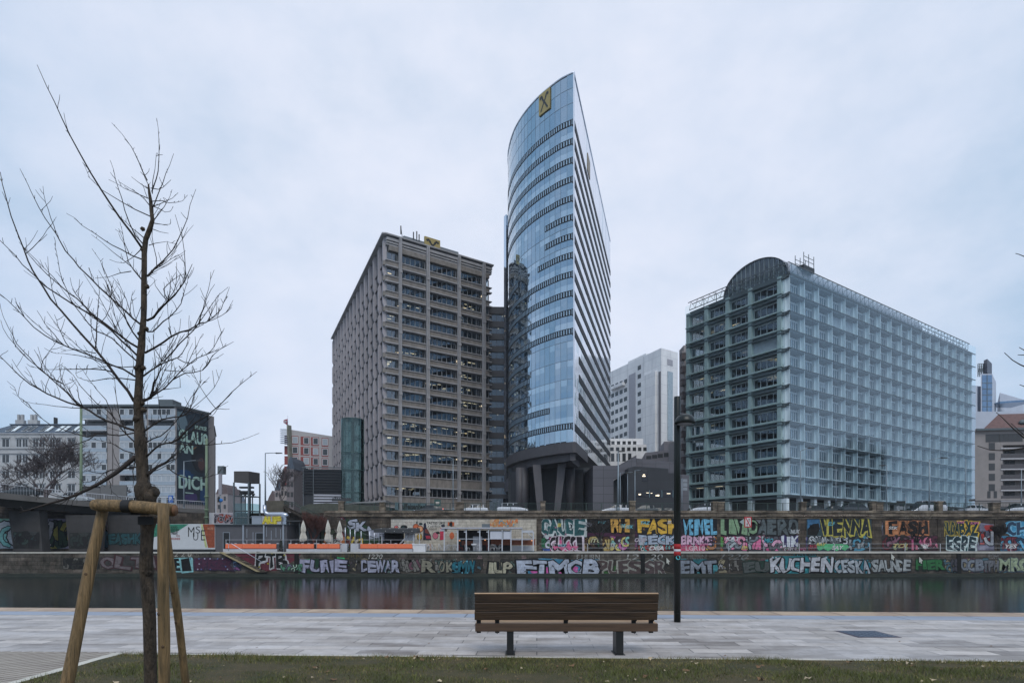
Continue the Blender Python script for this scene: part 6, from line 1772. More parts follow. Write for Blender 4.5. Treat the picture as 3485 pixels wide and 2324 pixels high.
# lower row
wildstyle(uw, 1836, 1872, 1822, 1874, YU, [(60, 90, 160), (210, 215, 225), (40, 120, 80)], [(28, 32, 44)], seed=1)
g('GUCCI', 1871, 1977, 1823, 1873, YU, (26, 18, 26), (236, 214, 226), bg=[(150, 46, 104), (236, 90, 150)], seed=12, gap=-.12, label='black rounded letters over pink drips')
poly_paint(uw, [(1880, 1858), (1968, 1858), (1960, 1871), (1950, 1862), (1938, 1872), (1925, 1862), (1912, 1872), (1900, 1862), (1888, 1871)], YU, (236, 92, 150), .075)
wildstyle(uw, 1977, 2075, 1824, 1874, YU, [(190, 155, 80), (90, 60, 40), (205, 180, 110), (40, 90, 60)], [(44, 32, 30), (110, 84, 50)], seed=2, label='gold and brown interlocked lettering')
wildstyle(uw, 2076, 2142, 1824, 1874, YU, [(130, 190, 180), (190, 90, 160), (220, 205, 120), (200, 205, 215)], [(52, 30, 48), (86, 40, 70)], seed=3)
wildstyle(uw, 2143, 2169, 1824, 1874, YU, [(120, 70, 110), (150, 90, 80), (60, 60, 90)], [(38, 28, 36)], seed=4)
g('FECK', 2176, 2300, 1821, 1852, YU, (176, 190, 210), (16, 18, 26), bg=[(110, 180, 215), (205, 215, 225)], seed=13, gap=-.06, wild=.2, label='pale blue grey letters with black outlines')
wildstyle(uw, 2172, 2300, 1853, 1874, YU, [(180, 46, 40), (220, 210, 200), (120, 30, 36), (90, 170, 170)], [(90, 30, 34), (60, 50, 60)], seed=5)
g('BRNKE', 2318, 2422, 1822, 1853, YU, (222, 178, 205), (40, 20, 40), bg=[(190, 70, 140), (230, 215, 225)], seed=14, gap=-.1, wild=.3)
poly_paint(uw, [(2314, 1854), (2400, 1854), (2400, 1874), (2314, 1874)], YU, (206, 68, 110), .008)
scrawl(uw, 'LGR10', 2334, 2398, 1857, 1872, YU, (240, 190, 200), .03, 0)
wildstyle(uw, 2402, 2438, 1822, 1874, YU, [(190, 120, 60), (80, 120, 150), (200, 170, 80)], [(50, 40, 40)], seed=6)
wildstyle(uw, 2440, 2462, 1822, 1874, YU, [(90, 160, 80), (160, 200, 110), (160, 90, 60)], [(40, 60, 50)], seed=7)
wildstyle(uw, 2464, 2590, 1822, 1874, YU, [(170, 185, 190), (228, 110, 160), (120, 130, 140), (240, 150, 180)], [(60, 54, 64), (190, 80, 130)], seed=8, label='grey and pink interlocked lettering')
wildstyle(uw, 2591, 2662, 1819, 1874, YU, [(225, 110, 165), (180, 185, 190), (90, 90, 100), (240, 170, 200)], [(70, 50, 66), (180, 70, 120)], seed=9)
g('LIKS', 2660, 2742, 1822, 1862, YU, (215, 222, 232), (60, 50, 110), bg=[(120, 70, 120), (70, 130, 180)], seed=15, gap=-.08, wild=.3)
wildstyle(uw, 2662, 2742, 1860, 1874, YU - .08, [(60, 110, 70), (190, 180, 190), (150, 60, 100)], [(40, 44, 40)], seed=10)
wildstyle(uw, 2750, 2884, 1823, 1851, YU, [(175, 185, 190), (110, 118, 124), (205, 210, 215)], [(26, 30, 34)], seed=11)
poly_paint(uw, [(2776, 1851), (2880, 1850), (2890, 1860), (2876, 1873), (2862, 1866), (2848, 1874), (2832, 1866), (2818, 1874), (2802, 1866), (2788, 1873), (2780, 1864)], YU, (86, 196, 130), .03)
wildstyle(uw, 2750, 2780, 1852, 1874, YU, [(190, 60, 90), (120, 60, 60)], [(60, 40, 44)], seed=12)
wildstyle(uw, 2888, 2962, 1823, 1874, YU, [(70, 150, 180), (60, 70, 74), (150, 160, 165)], [(30, 34, 36)], seed=13)
wildstyle(uw, 2969, 3000, 1823, 1874, YU, [(190, 110, 160), (120, 60, 90)], [(66, 44, 62)], seed=14)
wildstyle(uw, 3002, 3100, 1822, 1874, YU, [(110, 34, 44), (160, 170, 130), (70, 60, 70), (150, 100, 120)], [(40, 34, 36), (60, 50, 50)], seed=15)
wildstyle(uw, 3101, 3208, 1822, 1874, YU, [(190, 80, 130), (220, 120, 150), (90, 40, 60)], [(56, 36, 44), (100, 50, 70)], seed=16, label='dull pink lettering')
g('ESPE', 3222, 3320, 1825, 1872, YU, (16, 50, 60), (205, 225, 225), bg=[(20, 90, 96), (40, 130, 130)], seed=16, gap=-.08, wild=.2, label='dark teal letters ESPE with pale outlines')
wildstyle(uw, 3386, 3404, 1823, 1874, YU, [(190, 70, 50), (90, 50, 40)], [(44, 34, 34)], seed=17)
wildstyle(uw, 3405, 3520, 1823, 1874, YU, [(90, 180, 220), (190, 205, 215), (120, 40, 60), (30, 60, 90)], [(60, 150, 195), (40, 90, 120)], seed=18)
wildstyle(uw, 2969, 3006, 1772, 1821, YU, [(120, 130, 150), (90, 80, 90)], [(36, 34, 38)], seed=19)
for i, (u0, u1) in enumerate(((1860, 1990), (2200, 2290), (2700, 2960), (3420, 3520))):
    wildstyle(uw, u0, u1, 1752, 1757, YU - .285, [(200, 185, 160), (120, 90, 80), (160, 150, 140)], [(96, 80, 66)], seed=60 + i, edge=(60, 50, 44))
for i, (w_, u, v, c_) in enumerate((('ZEK', 1990, 1778, (120, 120, 130)), ('ONE', 2160, 1830, (200, 190, 200)), ('KAT', 2470, 1826, (225, 225, 235)), ('MIO', 2600, 1832, (60, 180, 200)), ('SAY', 2830, 1856, (230, 235, 240)), ('TOI', 3040, 1850, (220, 200, 120)), ('REX', 3130, 1852, (240, 240, 245)), ('YES', 3420, 1852, (240, 240, 245)), ('OSA', 2210, 1858, (240, 240, 245)), ('NUK', 2690, 1802, (200, 205, 210)), ('ITO', 2010, 1832, (240, 225, 180)), ('AXL', 2390, 1836, (50, 30, 60)))):
    scrawl(uw, w_, u, u + 30 + (i % 3) * 9, v, v + 13, YU, c_, .03, .3, d0=.08)
rt_ = random.Random(9)
for i in range(22):
    w_ = rt_.choice(('OZ', 'KIM', 'SEK', 'UVE', 'TAZ', 'BOE', 'RAY', 'ELF', 'MUK')); u = rt_.uniform(1860, 3420); v = rt_.choice((rt_.uniform(1766, 1800), rt_.uniform(1824, 1858))); c_ = rt_.choice(((235, 235, 240), (230, 120, 170), (110, 200, 215), (20, 20, 24), (240, 210, 90)))
    scrawl(uw, w_, u, u + rt_.uniform(14, 34), v, v + rt_.uniform(7, 13), YU, c_, .02, .3, d0=.09 + .001 * i)
# fruit and bottle mural on the cream bay
mb = MB(); cl = [(224, 112, 60), (238, 170, 120), (40, 60, 60), (34, 36, 60), (120, 60, 50), (226, 120, 140), (205, 50, 80), (222, 180, 60), (24, 24, 28), (60, 40, 36)]
yc = [YU - .016]
def disc(u, v, ru, rv, m, n=18, a0=0, a1=2 * math.pi):
    yc[0] -= .0016; mb.add([(PX(u + ru * math.cos(a0 + (a1 - a0) * k / n), YU), yc[0], PZ(v + rv * math.sin(a0 + (a1 - a0) * k / n), YU)) for k in range(n)], [tuple(range(n))], m)
def pl(L, m): yc[0] -= .0016; mb.add([(PX(u, YU), yc[0], PZ(v, YU)) for u, v in L], [tuple(range(len(L)))], m)
disc(1416, 1793, 11, 12, 8); disc(1416, 1793, 9.5, 10.5, 0); disc(1430, 1799, 11, 11.5, 8); disc(1430, 1799, 9.5, 10, 0); disc(1430, 1799, 7.5, 8, 1); disc(1432, 1782, 7, 4, 2); disc(1419, 1778, 2.5, 5, 2)
disc(1349, 1795, 8, 8, 8); disc(1349, 1795, 6.5, 6.5, 5); disc(1349, 1795, 4, 4, 0); disc(1375, 1793, 12, 7, 8); disc(1372, 1793, 5, 4, 2)
pl([(1442, 1780), (1449, 1778), (1452, 1795), (1466, 1820), (1468, 1837), (1440, 1837), (1441, 1800)], 3); pl([(1446, 1800), (1455, 1799), (1463, 1818), (1446, 1812)], 4); pl([(1448, 1822), (1464, 1822), (1466, 1832), (1452, 1833)], 6)
disc(1482, 1822, 10, 12, 8); disc(1482, 1822, 8.5, 10.5, 5); disc(1490, 1812, 7, 4, 8); disc(1428, 1826, 9, 12, 8); disc(1428, 1826, 7.5, 10.5, 7)
pl([(1498, 1797), (1511, 1795), (1513, 1835), (1497, 1837)], 6); disc(1508, 1788, 7, 4, 3); disc(1538, 1822, 8, 12, 0); disc(1536, 1782, 6, 9, 8); pl([(1524, 1776), (1546, 1776), (1546, 1790), (1524, 1788)], 0); pl([(1529, 1777), (1540, 1777), (1540, 1789), (1529, 1789)], 8)
mb.build('fruit_mural', [spraypaint(*c) for c in cl], uw, 'painted fruit and bottles on the cream bay')
scrawl(uw, 'TASTES LIKE', 1452, 1514, 1775, 1783, YU, (24, 24, 26), .03, 0); scrawl(uw, 'a perfect', 1455, 1498, 1786, 1796, YU, (24, 24, 26), 0, .4); scrawl(uw, 'match', 1459, 1487, 1795, 1803, YU, (24, 24, 26), 0, .4); scrawl(uw, 'MUSE', 1379, 1402, 1775, 1784, YU, (180, 160, 150), 0, 0)
wildstyle(uw, 1668, 1762, 1766, 1792, YU, [(232, 160, 90), (224, 190, 150), (120, 170, 190), (236, 120, 60)], [(214, 196, 170), (225, 180, 130), (230, 205, 180)], edge=(215, 170, 120), seed=20, label='faded orange wash of paint')
scrawl(uw, 'HALTE DICH', 1340, 1440, 1745, 1751, YU - .29, (50, 42, 38), 0, 0)
# -- the ramp wall left of the cream bay
rw = thing('stair_ramp_wall', 'painted stair wall stepping down from the street behind the closed parasols', 'wall', (PX(1200, 82.5), 82.5, 0))
Yr = 82.5
rp_ = [(1095, 1752), (1300, 1752), (1326, 1830), (1326, 1876), (1000, 1876), (1000, 1860), (1080, 1800)]
mb = MB(); mb.yprism([(PX(u, Yr), PZ(v, Yr)) for u, v in ((1075, 1785), (1110, 1752), (1150, 1760), (1330, 1850), (1330, 1878), (1075, 1878))], Yr, Yr + .5); mb.yprism([(PX(u, Yr + 2), PZ(v, Yr + 2)) for u, v in ((1075, 1746), (1330, 1746), (1330, 1880), (1075, 1880))], Yr + 1.99, Yr + 2.05); mb.build('stonework', [M_stone2], rw)
wildstyle(rw, 1095, 1178, 1750, 1772, YU - .12, [(200, 200, 210), (120, 40, 60), (60, 60, 70)], [(60, 50, 50)], seed=21)
def slant(word, L, col, edge, seed, name=None):
    for i, ch in enumerate(word):
        u0, v0, u1, v1 = L[i]; spray(rw, ch, u0, u1, v0, v1, Yr, col, edge, seed=seed + i, wild=.5, label=name if i == 0 else None, d0=.003 * i)
mb = MB(); mb.add([(PX(u, Yr), Yr - .008, PZ(v, Yr)) for u, v in ((1178, 1764), (1210, 1772), (1300, 1815), (1326, 1846), (1326, 1874), (1240, 1850), (1180, 1815))], [tuple(range(7))]); mb.build('painted_ground', spraypaint(34, 70, 38), rw)
slant('SKAIT', [(1184, 1766, 1218, 1800), (1214, 1775, 1246, 1808), (1242, 1790, 1272, 1820), (1268, 1802, 1296, 1830), (1292, 1815, 1318, 1842)], (178, 184, 202), (16, 30, 20), 30, 'silver letters following the slope of the stairs')
wildstyle(rw, 1092, 1176, 1800, 1874, Yr, [(190, 190, 185), (200, 120, 60), (70, 80, 60), (130, 60, 70)], [(80, 78, 72), (130, 126, 118), (60, 66, 50)], seed=22)
wildstyle(rw, 1178, 1236, 1822, 1874, Yr, [(222, 196, 70), (200, 190, 170), (70, 90, 50), (120, 50, 40)], [(50, 60, 44), (150, 130, 60)], seed=23)
wildstyle(rw, 1238, 1326, 1850, 1874, Yr - .05, [(60, 100, 60), (120, 40, 40), (80, 86, 80)], [(30, 42, 32)], seed=24)
st_ = thing('terrace_stairs', 'stone stair flight with grey handrail posts in front of the silver graffiti', 'stairs', (PX(1240, 81.5), 81.5, 0))
mb = MB()
for k in range(16):
    u = 1170 + k * 9.6; z = 3.9 - k * .23; mb.box(PX(u, 81.5), PX(u + 9.7, 81.5), 83.02, 84.0, z - .25, z)
mb.build('steps', M_cornice, st_)
for u, v0, v1 in ((1175, 1794, 1850), (1192, 1800, 1850), (1208, 1800, 1850), (1229, 1806, 1852), (1258, 1807, 1854), (1274, 1807, 1854), (1290, 1812, 1852), (1301, 1825, 1850)):
    mb = MB(); mb.tube([W(u, v1, 81), W(u, v0, 81)], .06, 6); mb.build('handrail_post', M_silver, st_)
mb = MB(); mb.tube([W(1170, 1788, 81), W(1326, 1850, 81)], .05, 6); mb.build('handrail', M_rail, st_)

# lower quay wall
rr_ = random.Random(77)
for i in range(22):
    u0 = 1030 + i * 112 + rr_.uniform(-20, 20); u1 = u0 + rr_.uniform(60, 112)
    wildstyle(lw, u0, u1, 1897 + rr_.uniform(0, 6), 1948, YL, [rr_.choice([(130, 128, 122), (84, 106, 100), (120, 76, 92), (74, 112, 126), (150, 140, 112), (60, 56, 52)]) for _ in range(3)], [(74, 68, 60), (60, 60, 52), (88, 80, 72)], edge=(40, 37, 33), seed=200 + i, n=12)
def l(w_, u0, u1, v0, v1, Y, fill, edge, **k):
    return spray(lw, w_, u0, u1, v0, v1, Y, fade_(fill, .98), edge, d0=k.pop('d0', .04), **k)
l('OLTI', 342, 520, 1893, 1934, YL, (120, 108, 112), (70, 36, 40), seed=41, wild=.4, bg=[(64, 62, 60)])
wildstyle(lw, 215, 340, 1898, 1936, YL, [(110, 108, 100), (50, 50, 46)], [(26, 27, 24)], seed=42, n=9)
l('EI', 590, 642, 1899, 1944, YL, (14, 16, 18), (140, 200, 205), seed=43, gap=-.1, label='black letters with a pale cyan outline')
l('HEKISEK', 646, 792, 1899, 1938, YL, (86, 36, 70), (60, 40, 66), seed=44, wild=.5, gap=-.2, dots=[(190, 185, 210), (90, 110, 170)], bg=[(84, 80, 92)], label='dark purple letters with white specks')
wildstyle(lw, 770, 822, 1908, 1942, YL, [(110, 140, 180), (70, 80, 110), (150, 90, 150)], [(64, 70, 84)], seed=45)
scrawl(lw, '1 2 2 0', 575, 652, 1877, 1894, YL, (190, 188, 176), 0, .1); scrawl(lw, 'IDO', 660, 690, 1879, 1891, YL, (26, 24, 22), 0, .1)
poly_paint(lw, [(790, 1880), (1030, 1880), (1000, 1908), (938, 1942), (892, 1942)], YL, (112, 44, 58), .008, 'maroon painted patch with the letters PTB')
l('PTB', 872, 976, 1880, 1932, YL, (14, 14, 14), (205, 205, 208), seed=46, gap=-.05, wild=.1, d0=.01, dots=[(180, 165, 40)])
wildstyle(lw, 955, 1030, 1918, 1944, YL - .07, [(90, 150, 120), (120, 110, 140), (170, 200, 180)], [(66, 74, 70)], seed=47, n=8)
l('FURIE', 1026, 1178, 1904, 1948, YL, (172, 174, 205), (16, 16, 24), bg=[(24, 66, 44), (70, 190, 120)], seed=48, wild=.45, gap=-.16, label='lavender letters outlined in black over green')
scrawl(lw, 'L HURN', 1125, 1232, 1885, 1901, YL, (92, 80, 44), .01, 0); scrawl(lw, '1220', 1254, 1302, 1885, 1901, YL, (196, 196, 190), .01, .2)
wildstyle(lw, 1180, 1232, 1906, 1944, YL, [(130, 130, 130), (50, 90, 60), (90, 80, 90)], [(34, 36, 34)], seed=49)
l('DEWAR', 1230, 1358, 1906, 1948, YL, (170, 174, 200), (18, 16, 24), seed=50, wild=.35, gap=-.08, label='lavender letters with black outlines')
wildstyle(lw, 1362, 1434, 1904, 1944, YL, [(110, 108, 104), (60, 56, 54)], [(24, 24, 22)], seed=51, n=4)
for ch, u0, u1 in (('R', 1435, 1480), ('O', 1494, 1514), ('K', 1519, 1546)): l(ch, u0, u1, 1908, 1946, YL, (150, 146, 124), (32, 32, 28), seed=ord(ch))
l('EMW', 1542, 1616, 1908, 1950, YL, (18, 120, 140), (12, 40, 54), seed=53, wild=.5, gap=-.2, dots=[(90, 170, 190)], label='small teal letters in a huddle')
l('1UP', 1670, 1740, 1912, 1951, YL, (196, 190, 160), (18, 18, 16), seed=54, wild=.3, gap=-.12, label='cream letters 1UP outlined in black')
for u, v, fl in ((1640, 1908, 1), (1776, 1908, -1)):       # a painted forearm and hand on each side
    mb = MB(); mb.add([(PX(u + a * fl, YL), YL - .012 - .0, PZ(v + b_, YL)) for a, b_ in ((2, 16), (-5, -4), (-14, -8), (-17, -14), (-12, -13), (-12, -20), (-8, -14), (-6, -21), (-4, -14), (0, -20), (1, -12), (-1, -5), (8, 16))], [tuple(range(13))]); mb.build('painted_hand', spraypaint(150, 122, 124), lw)
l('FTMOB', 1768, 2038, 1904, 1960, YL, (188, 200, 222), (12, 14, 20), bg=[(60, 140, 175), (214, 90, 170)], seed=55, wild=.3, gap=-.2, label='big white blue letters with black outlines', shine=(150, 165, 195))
scrawl(lw, 'E.HURN', 1963, 2041, 1886, 1904, YL, (176, 176, 172), .005, 0); scrawl(lw, '12', 2132, 2174, 1885, 1903, YL, (176, 176, 172), 0, .1); scrawl(lw, '20', 2214, 2256, 1885, 1903, YL, (176, 176, 172), 0, .1)
l('PUES', 2036, 2178, 1906, 1956, YL, (92, 74, 72), (160, 160, 150), bg=[(58, 52, 46), (50, 96, 44)], seed=56, wild=.15, gap=-.08, label='dull brown letters with pale outlines')
l('SR', 2194, 2262, 1906, 1954, YL, (92, 74, 74), (160, 160, 152), seed=57, wild=.15)
l('EMT', 2314, 2434, 1907, 1954, YL, (140, 150, 166), (20, 22, 28), bg=[(30, 110, 120), (70, 150, 160)], seed=58, wild=.3, gap=-.14, label='grey blue letters EMT on teal')
scrawl(lw, '"RDA', 2440, 2500, 1914, 1934, YL, (170, 168, 172), .02, .3); scrawl(lw, 'E.HURN', 2320, 2404, 1886, 1902, YL, (112, 116, 114), .005, 0); scrawl(lw, '1220', 2450, 2548, 1885, 1903, YL, (120, 122, 122), .005, .4)
l('EU', 2534, 2612, 1908, 1946, YL, (88, 96, 94), (34, 50, 44), bg=[(38, 66, 56)], seed=59, wild=.4, gap=-.1)
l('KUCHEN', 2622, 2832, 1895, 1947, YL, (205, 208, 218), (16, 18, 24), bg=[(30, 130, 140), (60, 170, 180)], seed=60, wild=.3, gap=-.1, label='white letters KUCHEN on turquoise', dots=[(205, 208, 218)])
l('CESKA', 2842, 2958, 1904, 1951, YL, (180, 190, 200), (16, 22, 30), bg=[(40, 130, 150)], seed=61, wild=.3, gap=-.14, label='pale letters CESKA with a dark outline')
l('SAUNDE', 2968, 3096, 1903, 1944, YL, (176, 184, 186), (50, 52, 54), seed=62, wild=.3, gap=-.1, label='pale grey letters SAUNDE')
l('HIER', 3118, 3212, 1903, 1938, YL, (42, 130, 66), (30, 50, 38), seed=63, wild=.5, gap=-.15, bg=[(44, 52, 48)], label='green lettering')
l('CS', 3236, 3258, 1902, 1944, YL, (80, 78, 92), (40, 40, 46), seed=64, wild=.3)
l('OCB', 3268, 3346, 1902, 1942, YL, (136, 146, 160), (66, 70, 78), seed=65, wild=.1, gap=-.05)
l('TPH', 3346, 3396, 1906, 1944, YL, (120, 124, 132), (54, 56, 60), seed=66, wild=.2, gap=-.05)
l('MRO', 3400, 3500, 1898, 1942, YL, (170, 190, 150), (80, 92, 100), seed=67, wild=.15, gap=-.08, label='pale green letters MRO')
scrawl(lw, 'ROHC', 3362, 3406, 1884, 1900, YL, (130, 128, 128), .03, .3)
wildstyle(lw, 2700, 2780, 1884, 1894, YL, [(60, 120, 130)], [(50, 48, 42)], seed=71, n=9)
for u, v in ((2272, 1908), (3035, 1894), (3130, 1905)):
    t = thing('arrow_marker', {2272: 'white arrow marker on the quay wall beside the promenade lamp', 3035: 'white arrow marker above the pale grey letters on the quay wall', 3130: 'white arrow marker above the green lettering on the quay wall'}[u], 'marker', W(u, v, YL - .3), 'white arrow markers on the quay wall')
    mb = MB(); mb.yprism([(PX(u + a, YL), PZ(v + b_, YL)) for a, b_ in ((-5, -11), (7, 2), (2, 4), (4, 11), (0, 11), (-1, 6), (-5, 8))], YL - .22, YL - .14); mb.build('arrow', plastic(190, 190, 180), t)
    mb = MB(); x, y, z = W(u, v, YL - .07); mb.box(x - .05, x + .05, YL - .139, YL - .003, z - .05, z + .05); mb.build('bracket', M_dark, t)
# steps cut down the quay wall
qs = thing('quay_steps', 'narrow stone steps with a pale edge descending the quay wall beside the maroon patch', 'stairs', (PX(830, YL), YL, -1.5))
n = 15
for k in range(n):
    mb = MB(); u = 762 + k * 8.9; z = -.12 - k * .165
    mb.box(PX(u, YL), PX(u + 24, YL), YL - .55, YL - .045, z - .10, z); mb.build('step', M_cornice, qs)
mb = MB(); mb.add([(PX(u, YL), YL - .6, PZ(v, YL)) for u, v in ((752, 1878), (762, 1878), (892, 1944), (880, 1944))] + [(PX(u, YL), YL - .05, PZ(v, YL)) for u, v in ((752, 1878), (762, 1878), (892, 1944), (880, 1944))], [(0, 1, 2, 3), (7, 6, 5, 4), (0, 4, 5, 1), (1, 5, 6, 2), (2, 6, 7, 3), (3, 7, 4, 0)]); mb.build('string', mat('ochre_stone', (.33, .27, .15, 1), .8, var=.2), qs)
mb = MB(); mb.tube([W(778, 1874, YL - .6), W(778, 1849, YL - .6), W(788, 1849, YL - .6), W(902, 1918, YL - .6)], .035, 6); mb.build('handrail', M_silver, qs)

# ================= TERRACE =================
YT1 = YL + 1.6
# orange bench barriers
M_or = mat('orange_cushion', (.68, .15, .06, 1), .7, var=.08, scale=4); M_plt = mat('pale_planter', (.42, .43, .46, 1), .7, var=.1)
def planter(u0, u1, lab, w0=None, w1=None):
    Y = 77.6; t = thing('orange_bench', lab, 'bench', (PX((u0 + u1) / 2, Y), Y, 0), 'orange padded benches along the terrace edge')
    x0, x1 = PX(u0, Y), PX(u1, Y)
    mb = MB(); mb.box(x0 - .3, x1 + .1, Y, Y + .8, .02, .42); mb.build('base', M_plt, t)
    n = max(2, int((x1 - x0) / 1.9))
    for k in range(n):
        mb = MB(); a0, a1 = x0 + (x1 - x0) * k / n + .015, x0 + (x1 - x0) * (k + 1) / n - .015
        rboard(mb, a0, a1, Y + .06, .78, .16, .60, R(-6), 0, .04); mb.build('back_cushion', M_or, t)
    mb = MB()
    for k in range(n * 2 + 1): x = x0 + (x1 - x0) * k / (n * 2); mb.lathe((x, Y + .5, 1.05), [(.05, 0), (.22, .04), (.2, .1), (.05, .13)], 8)
    mb.build('seat_cushions', M_plt, t)
    mb = MB(); mb.box(x0 - .05, x1 + .05, Y - .045, Y - .015, .44, .50); mb.build('batten', mat('red_batten', (.3, .04, .03, 1), .6), t)
planter(767, 940, 'orange padded bench in front of the dark grey kiosk wall'); planter(982, 1068, 'short orange padded bench below the first closed parasol'); planter(1078, 1156, 'orange padded bench below the pair of closed parasols'); planter(1226, 1404, 'longest orange padded bench, in front of the black bar roof')
pbx = thing('planter_box', 'grey steel planter boxes between the orange benches', 'planter', (PX(1190, 78), 78, 0))
for u0, u1 in ((1158, 1181), (1193, 1220)): mb = MB(); mb.box(PX(u0, 78), PX(u1, 78), 78, 78.9, .02, 1.15); mb.build('box', M_plt, pbx)
mb = MB()
for k in range(4): mb.box(PX(1182, 78), PX(1192, 78), 78.1 + k * .2, 78.18 + k * .2, .1 + .25 * k, .2 + .25 * k)
mb.build('cable_tray', M_dark, pbx)
wb = thing('white_counter_block', 'low white block closing the right end of the longest orange bench', 'planter', (PX(1425, 78), 78, 0))
mb = MB(); mb.box(PX(1406, 78), PX(1449, 78), 77.6, 78.5, .02, 1.05); mb.box(PX(1404, 78), PX(1450, 78), 77.55, 78.55, .95, 1.09); mb.build('body', mat('white_block', (.6, .6, .62, 1), .7, var=.08), wb)
# closed parasols
M_par = mat('parasol_canvas', (.56, .53, .47, 1), .9, var=.15, scale=4)
def parasol(u, v0, v1, lab, seed):
    Y = 79.2; x = PX(u, Y); z1, z0 = PZ(v0, Y), PZ(v1, Y); t = thing('closed_parasol', lab, 'parasol', (x, Y, 0), 'closed parasols on the terrace'); r_ = random.Random(seed); h = z1 - z0
    mb = MB(); vs = []; prof = [(0, .03), (.06, .10), (.2, .20), (.35, .27), (.5, .27), (.56, .22), (.6, .24), (.72, .33), (.85, .38), (.96, .33), (1, .22)]; n = 18
    for f, r0 in prof:
        for k in range(n):
            t_ = 2 * math.pi * k / n; rr = r0 * (1 + .28 * (k % 2 * 2 - 1) * min(1, f * 2)) * r_.uniform(.9, 1.1); vs.append((x + rr * math.cos(t_), Y + rr * math.sin(t_), z1 - f * h + (r_.uniform(-.12, .12) if f > .9 else 0)))
    mb.add(vs, [(i * n + k, i * n + (k + 1) % n, (i + 1) * n + (k + 1) % n, (i + 1) * n + k) for i in range(len(prof) - 1) for k in range(n)], 0, False); mb.build('canopy', M_par, t)
    mb = MB(); mb.tube([(x, Y, .0), (x, Y, z1 + .05)], .04, 8); mb.box(x - .35, x + .35, Y - .35, Y + .35, 0, .1); mb.build('pole', M_silver, t)
    mb = MB(); mb.lathe((x, Y, z1 - .545 * h), [(.25, 0), (.26, .05)], 14); mb.build('tie', M_par, t)
parasol(1032, 1770, 1842, 'closed cream parasol nearest the kiosk, left of the red shrub', 1); parasol(1116, 1770, 1844, 'closed cream parasol just right of the red shrub, the middle one', 2); parasol(1156, 1773, 1838, 'closed cream parasol in front of the painted stair wall', 3)
# hoardings
hb = thing('advertising_hoarding', 'white and green printed hoarding with tall thin letters and an orange end panel', 'hoarding', (PX(640, 79), 79, 0))
Yq = 79.0; hx0, hx1 = PX(520, Yq), PX(732, Yq)
mb = MB(); mb.box(hx0, hx1, Yq, Yq + .15, .35, PZ(1782, Yq)); mb.box(hx0, hx1, Yq - .1, Yq + .3, .02, .35, 1); mb.build('panel', [mat('hoarding_white', (.48, .50, .52, 1), .6, var=.05), M_dark], hb)
hp = lambda pts, c, d: poly_paint(hb, pts, Yq, c, d, None, 'printed_area')
hp([(520, 1783), (642, 1783), (606, 1806), (520, 1828)], (50, 140, 112), .01); hp([(690, 1783), (731, 1783), (731, 1863), (708, 1863)], (160, 78, 44), .012); hp([(683, 1783), (689, 1783), (706, 1862), (698, 1862)], (205, 215, 150), .01)
for w_, u0, u1, v0, v1, c in (('FOOD', 582, 604, 1790, 1797, (18, 22, 22)), ('DRINKS', 582, 609, 1798, 1805, (18, 22, 22)), ('GOOD', 582, 606, 1806, 1812, (18, 22, 22)), ('VIBES', 582, 604, 1812, 1818, (18, 22, 22)), ('DJ', 601, 611, 1820, 1826, (150, 40, 30)), ('SOUNDS', 583, 613, 1829, 1836, (180, 50, 40)), ('M', 640, 662, 1792, 1826, (30, 36, 40)), ('U', 657, 675, 1812, 1838, (30, 36, 40)), ('S', 666, 682, 1790, 1814, (30, 36, 40)), ('E', 684, 699, 1803, 1838, (30, 36, 40)), ('MUSE', 707, 726, 1794, 1802, (205, 150, 120))):
    scrawl(hb, w_, u0, u1, v0, v1, Yq, c, .02 if len(w_) > 1 else -.01, 0, d0=.0)
kk = thing('grey_kiosk', 'long flat dark grey kiosk with pale posts and two doors beside the hoarding', 'kiosk', (PX(860, 79), 79, 0))
kz = PZ(1783, 79)
mb = MB(); mb.box(PX(732.5, 79), PX(976, 79), 79.05, 83, .02, kz - .12); mb.build('wall', mat('kiosk_grey', (.085, .085, .095, 1), .7, var=.08), kk)
mb = MB(); mb.box(PX(730, 79), PX(978, 79), 78.8, 83.2, kz - .11, kz); mb.build('roof', M_slab, kk)
for u in (829, 899, 965): mb = MB(); mb.box(PX(u, 79) - .09, PX(u, 79) + .09, 78.84, 79.04, .02, kz - .115); mb.build('post', mat('kiosk_post', (.27, .31, .36, 1), .5, var=.05), kk)
for u0, u1, v0 in ((759, 782, 1812), (870, 898, 1813)):
    mb = MB(); x0, x1 = PX(u0, 79), PX(u1, 79); z1 = PZ(v0, 79)
    for a, b_ in ((x0, x0 + .06), (x1 - .06, x1)): mb.box(a, b_, 78.97, 79.045, .05, z1)
    mb.box(x0, x1, 78.965, 79.045, z1, z1 + .06); mb.box(x0 + .061, x1 - .061, 79.0, 79.045, .05, z1 - .001, 1); mb.build('door', [MATS['kiosk_post'], MATS['dark_steel']], kk)
mb = MB()
for u, v0, v1 in ((840, 1798, 1830), (861, 1810, 1842), (907, 1790, 1826), (923, 1804, 1836), (939, 1795, 1828), (955, 1800, 1832)): mb.box(PX(u, 79) - .03, PX(u, 79) + .03, 79.0, 79.045, PZ(v1, 79), PZ(v0, 79))
mb.build('wall_slits', MATS['kiosk_post'], kk)
dk2 = thing('dark_shed', 'black open shed behind the first closed parasol', 'shed', (PX(1010, 81), 81, 0))
mb = MB(); mb.box(PX(978, 81), PX(1075, 81), 82.4, 83.2, .02, PZ(1775, 81)); mb.box(PX(976, 81), PX(1050, 81), 80.6, 83.2, PZ(1775, 81) + .01, PZ(1770, 81)); mb.build('wall', M_frame_d, dk2)
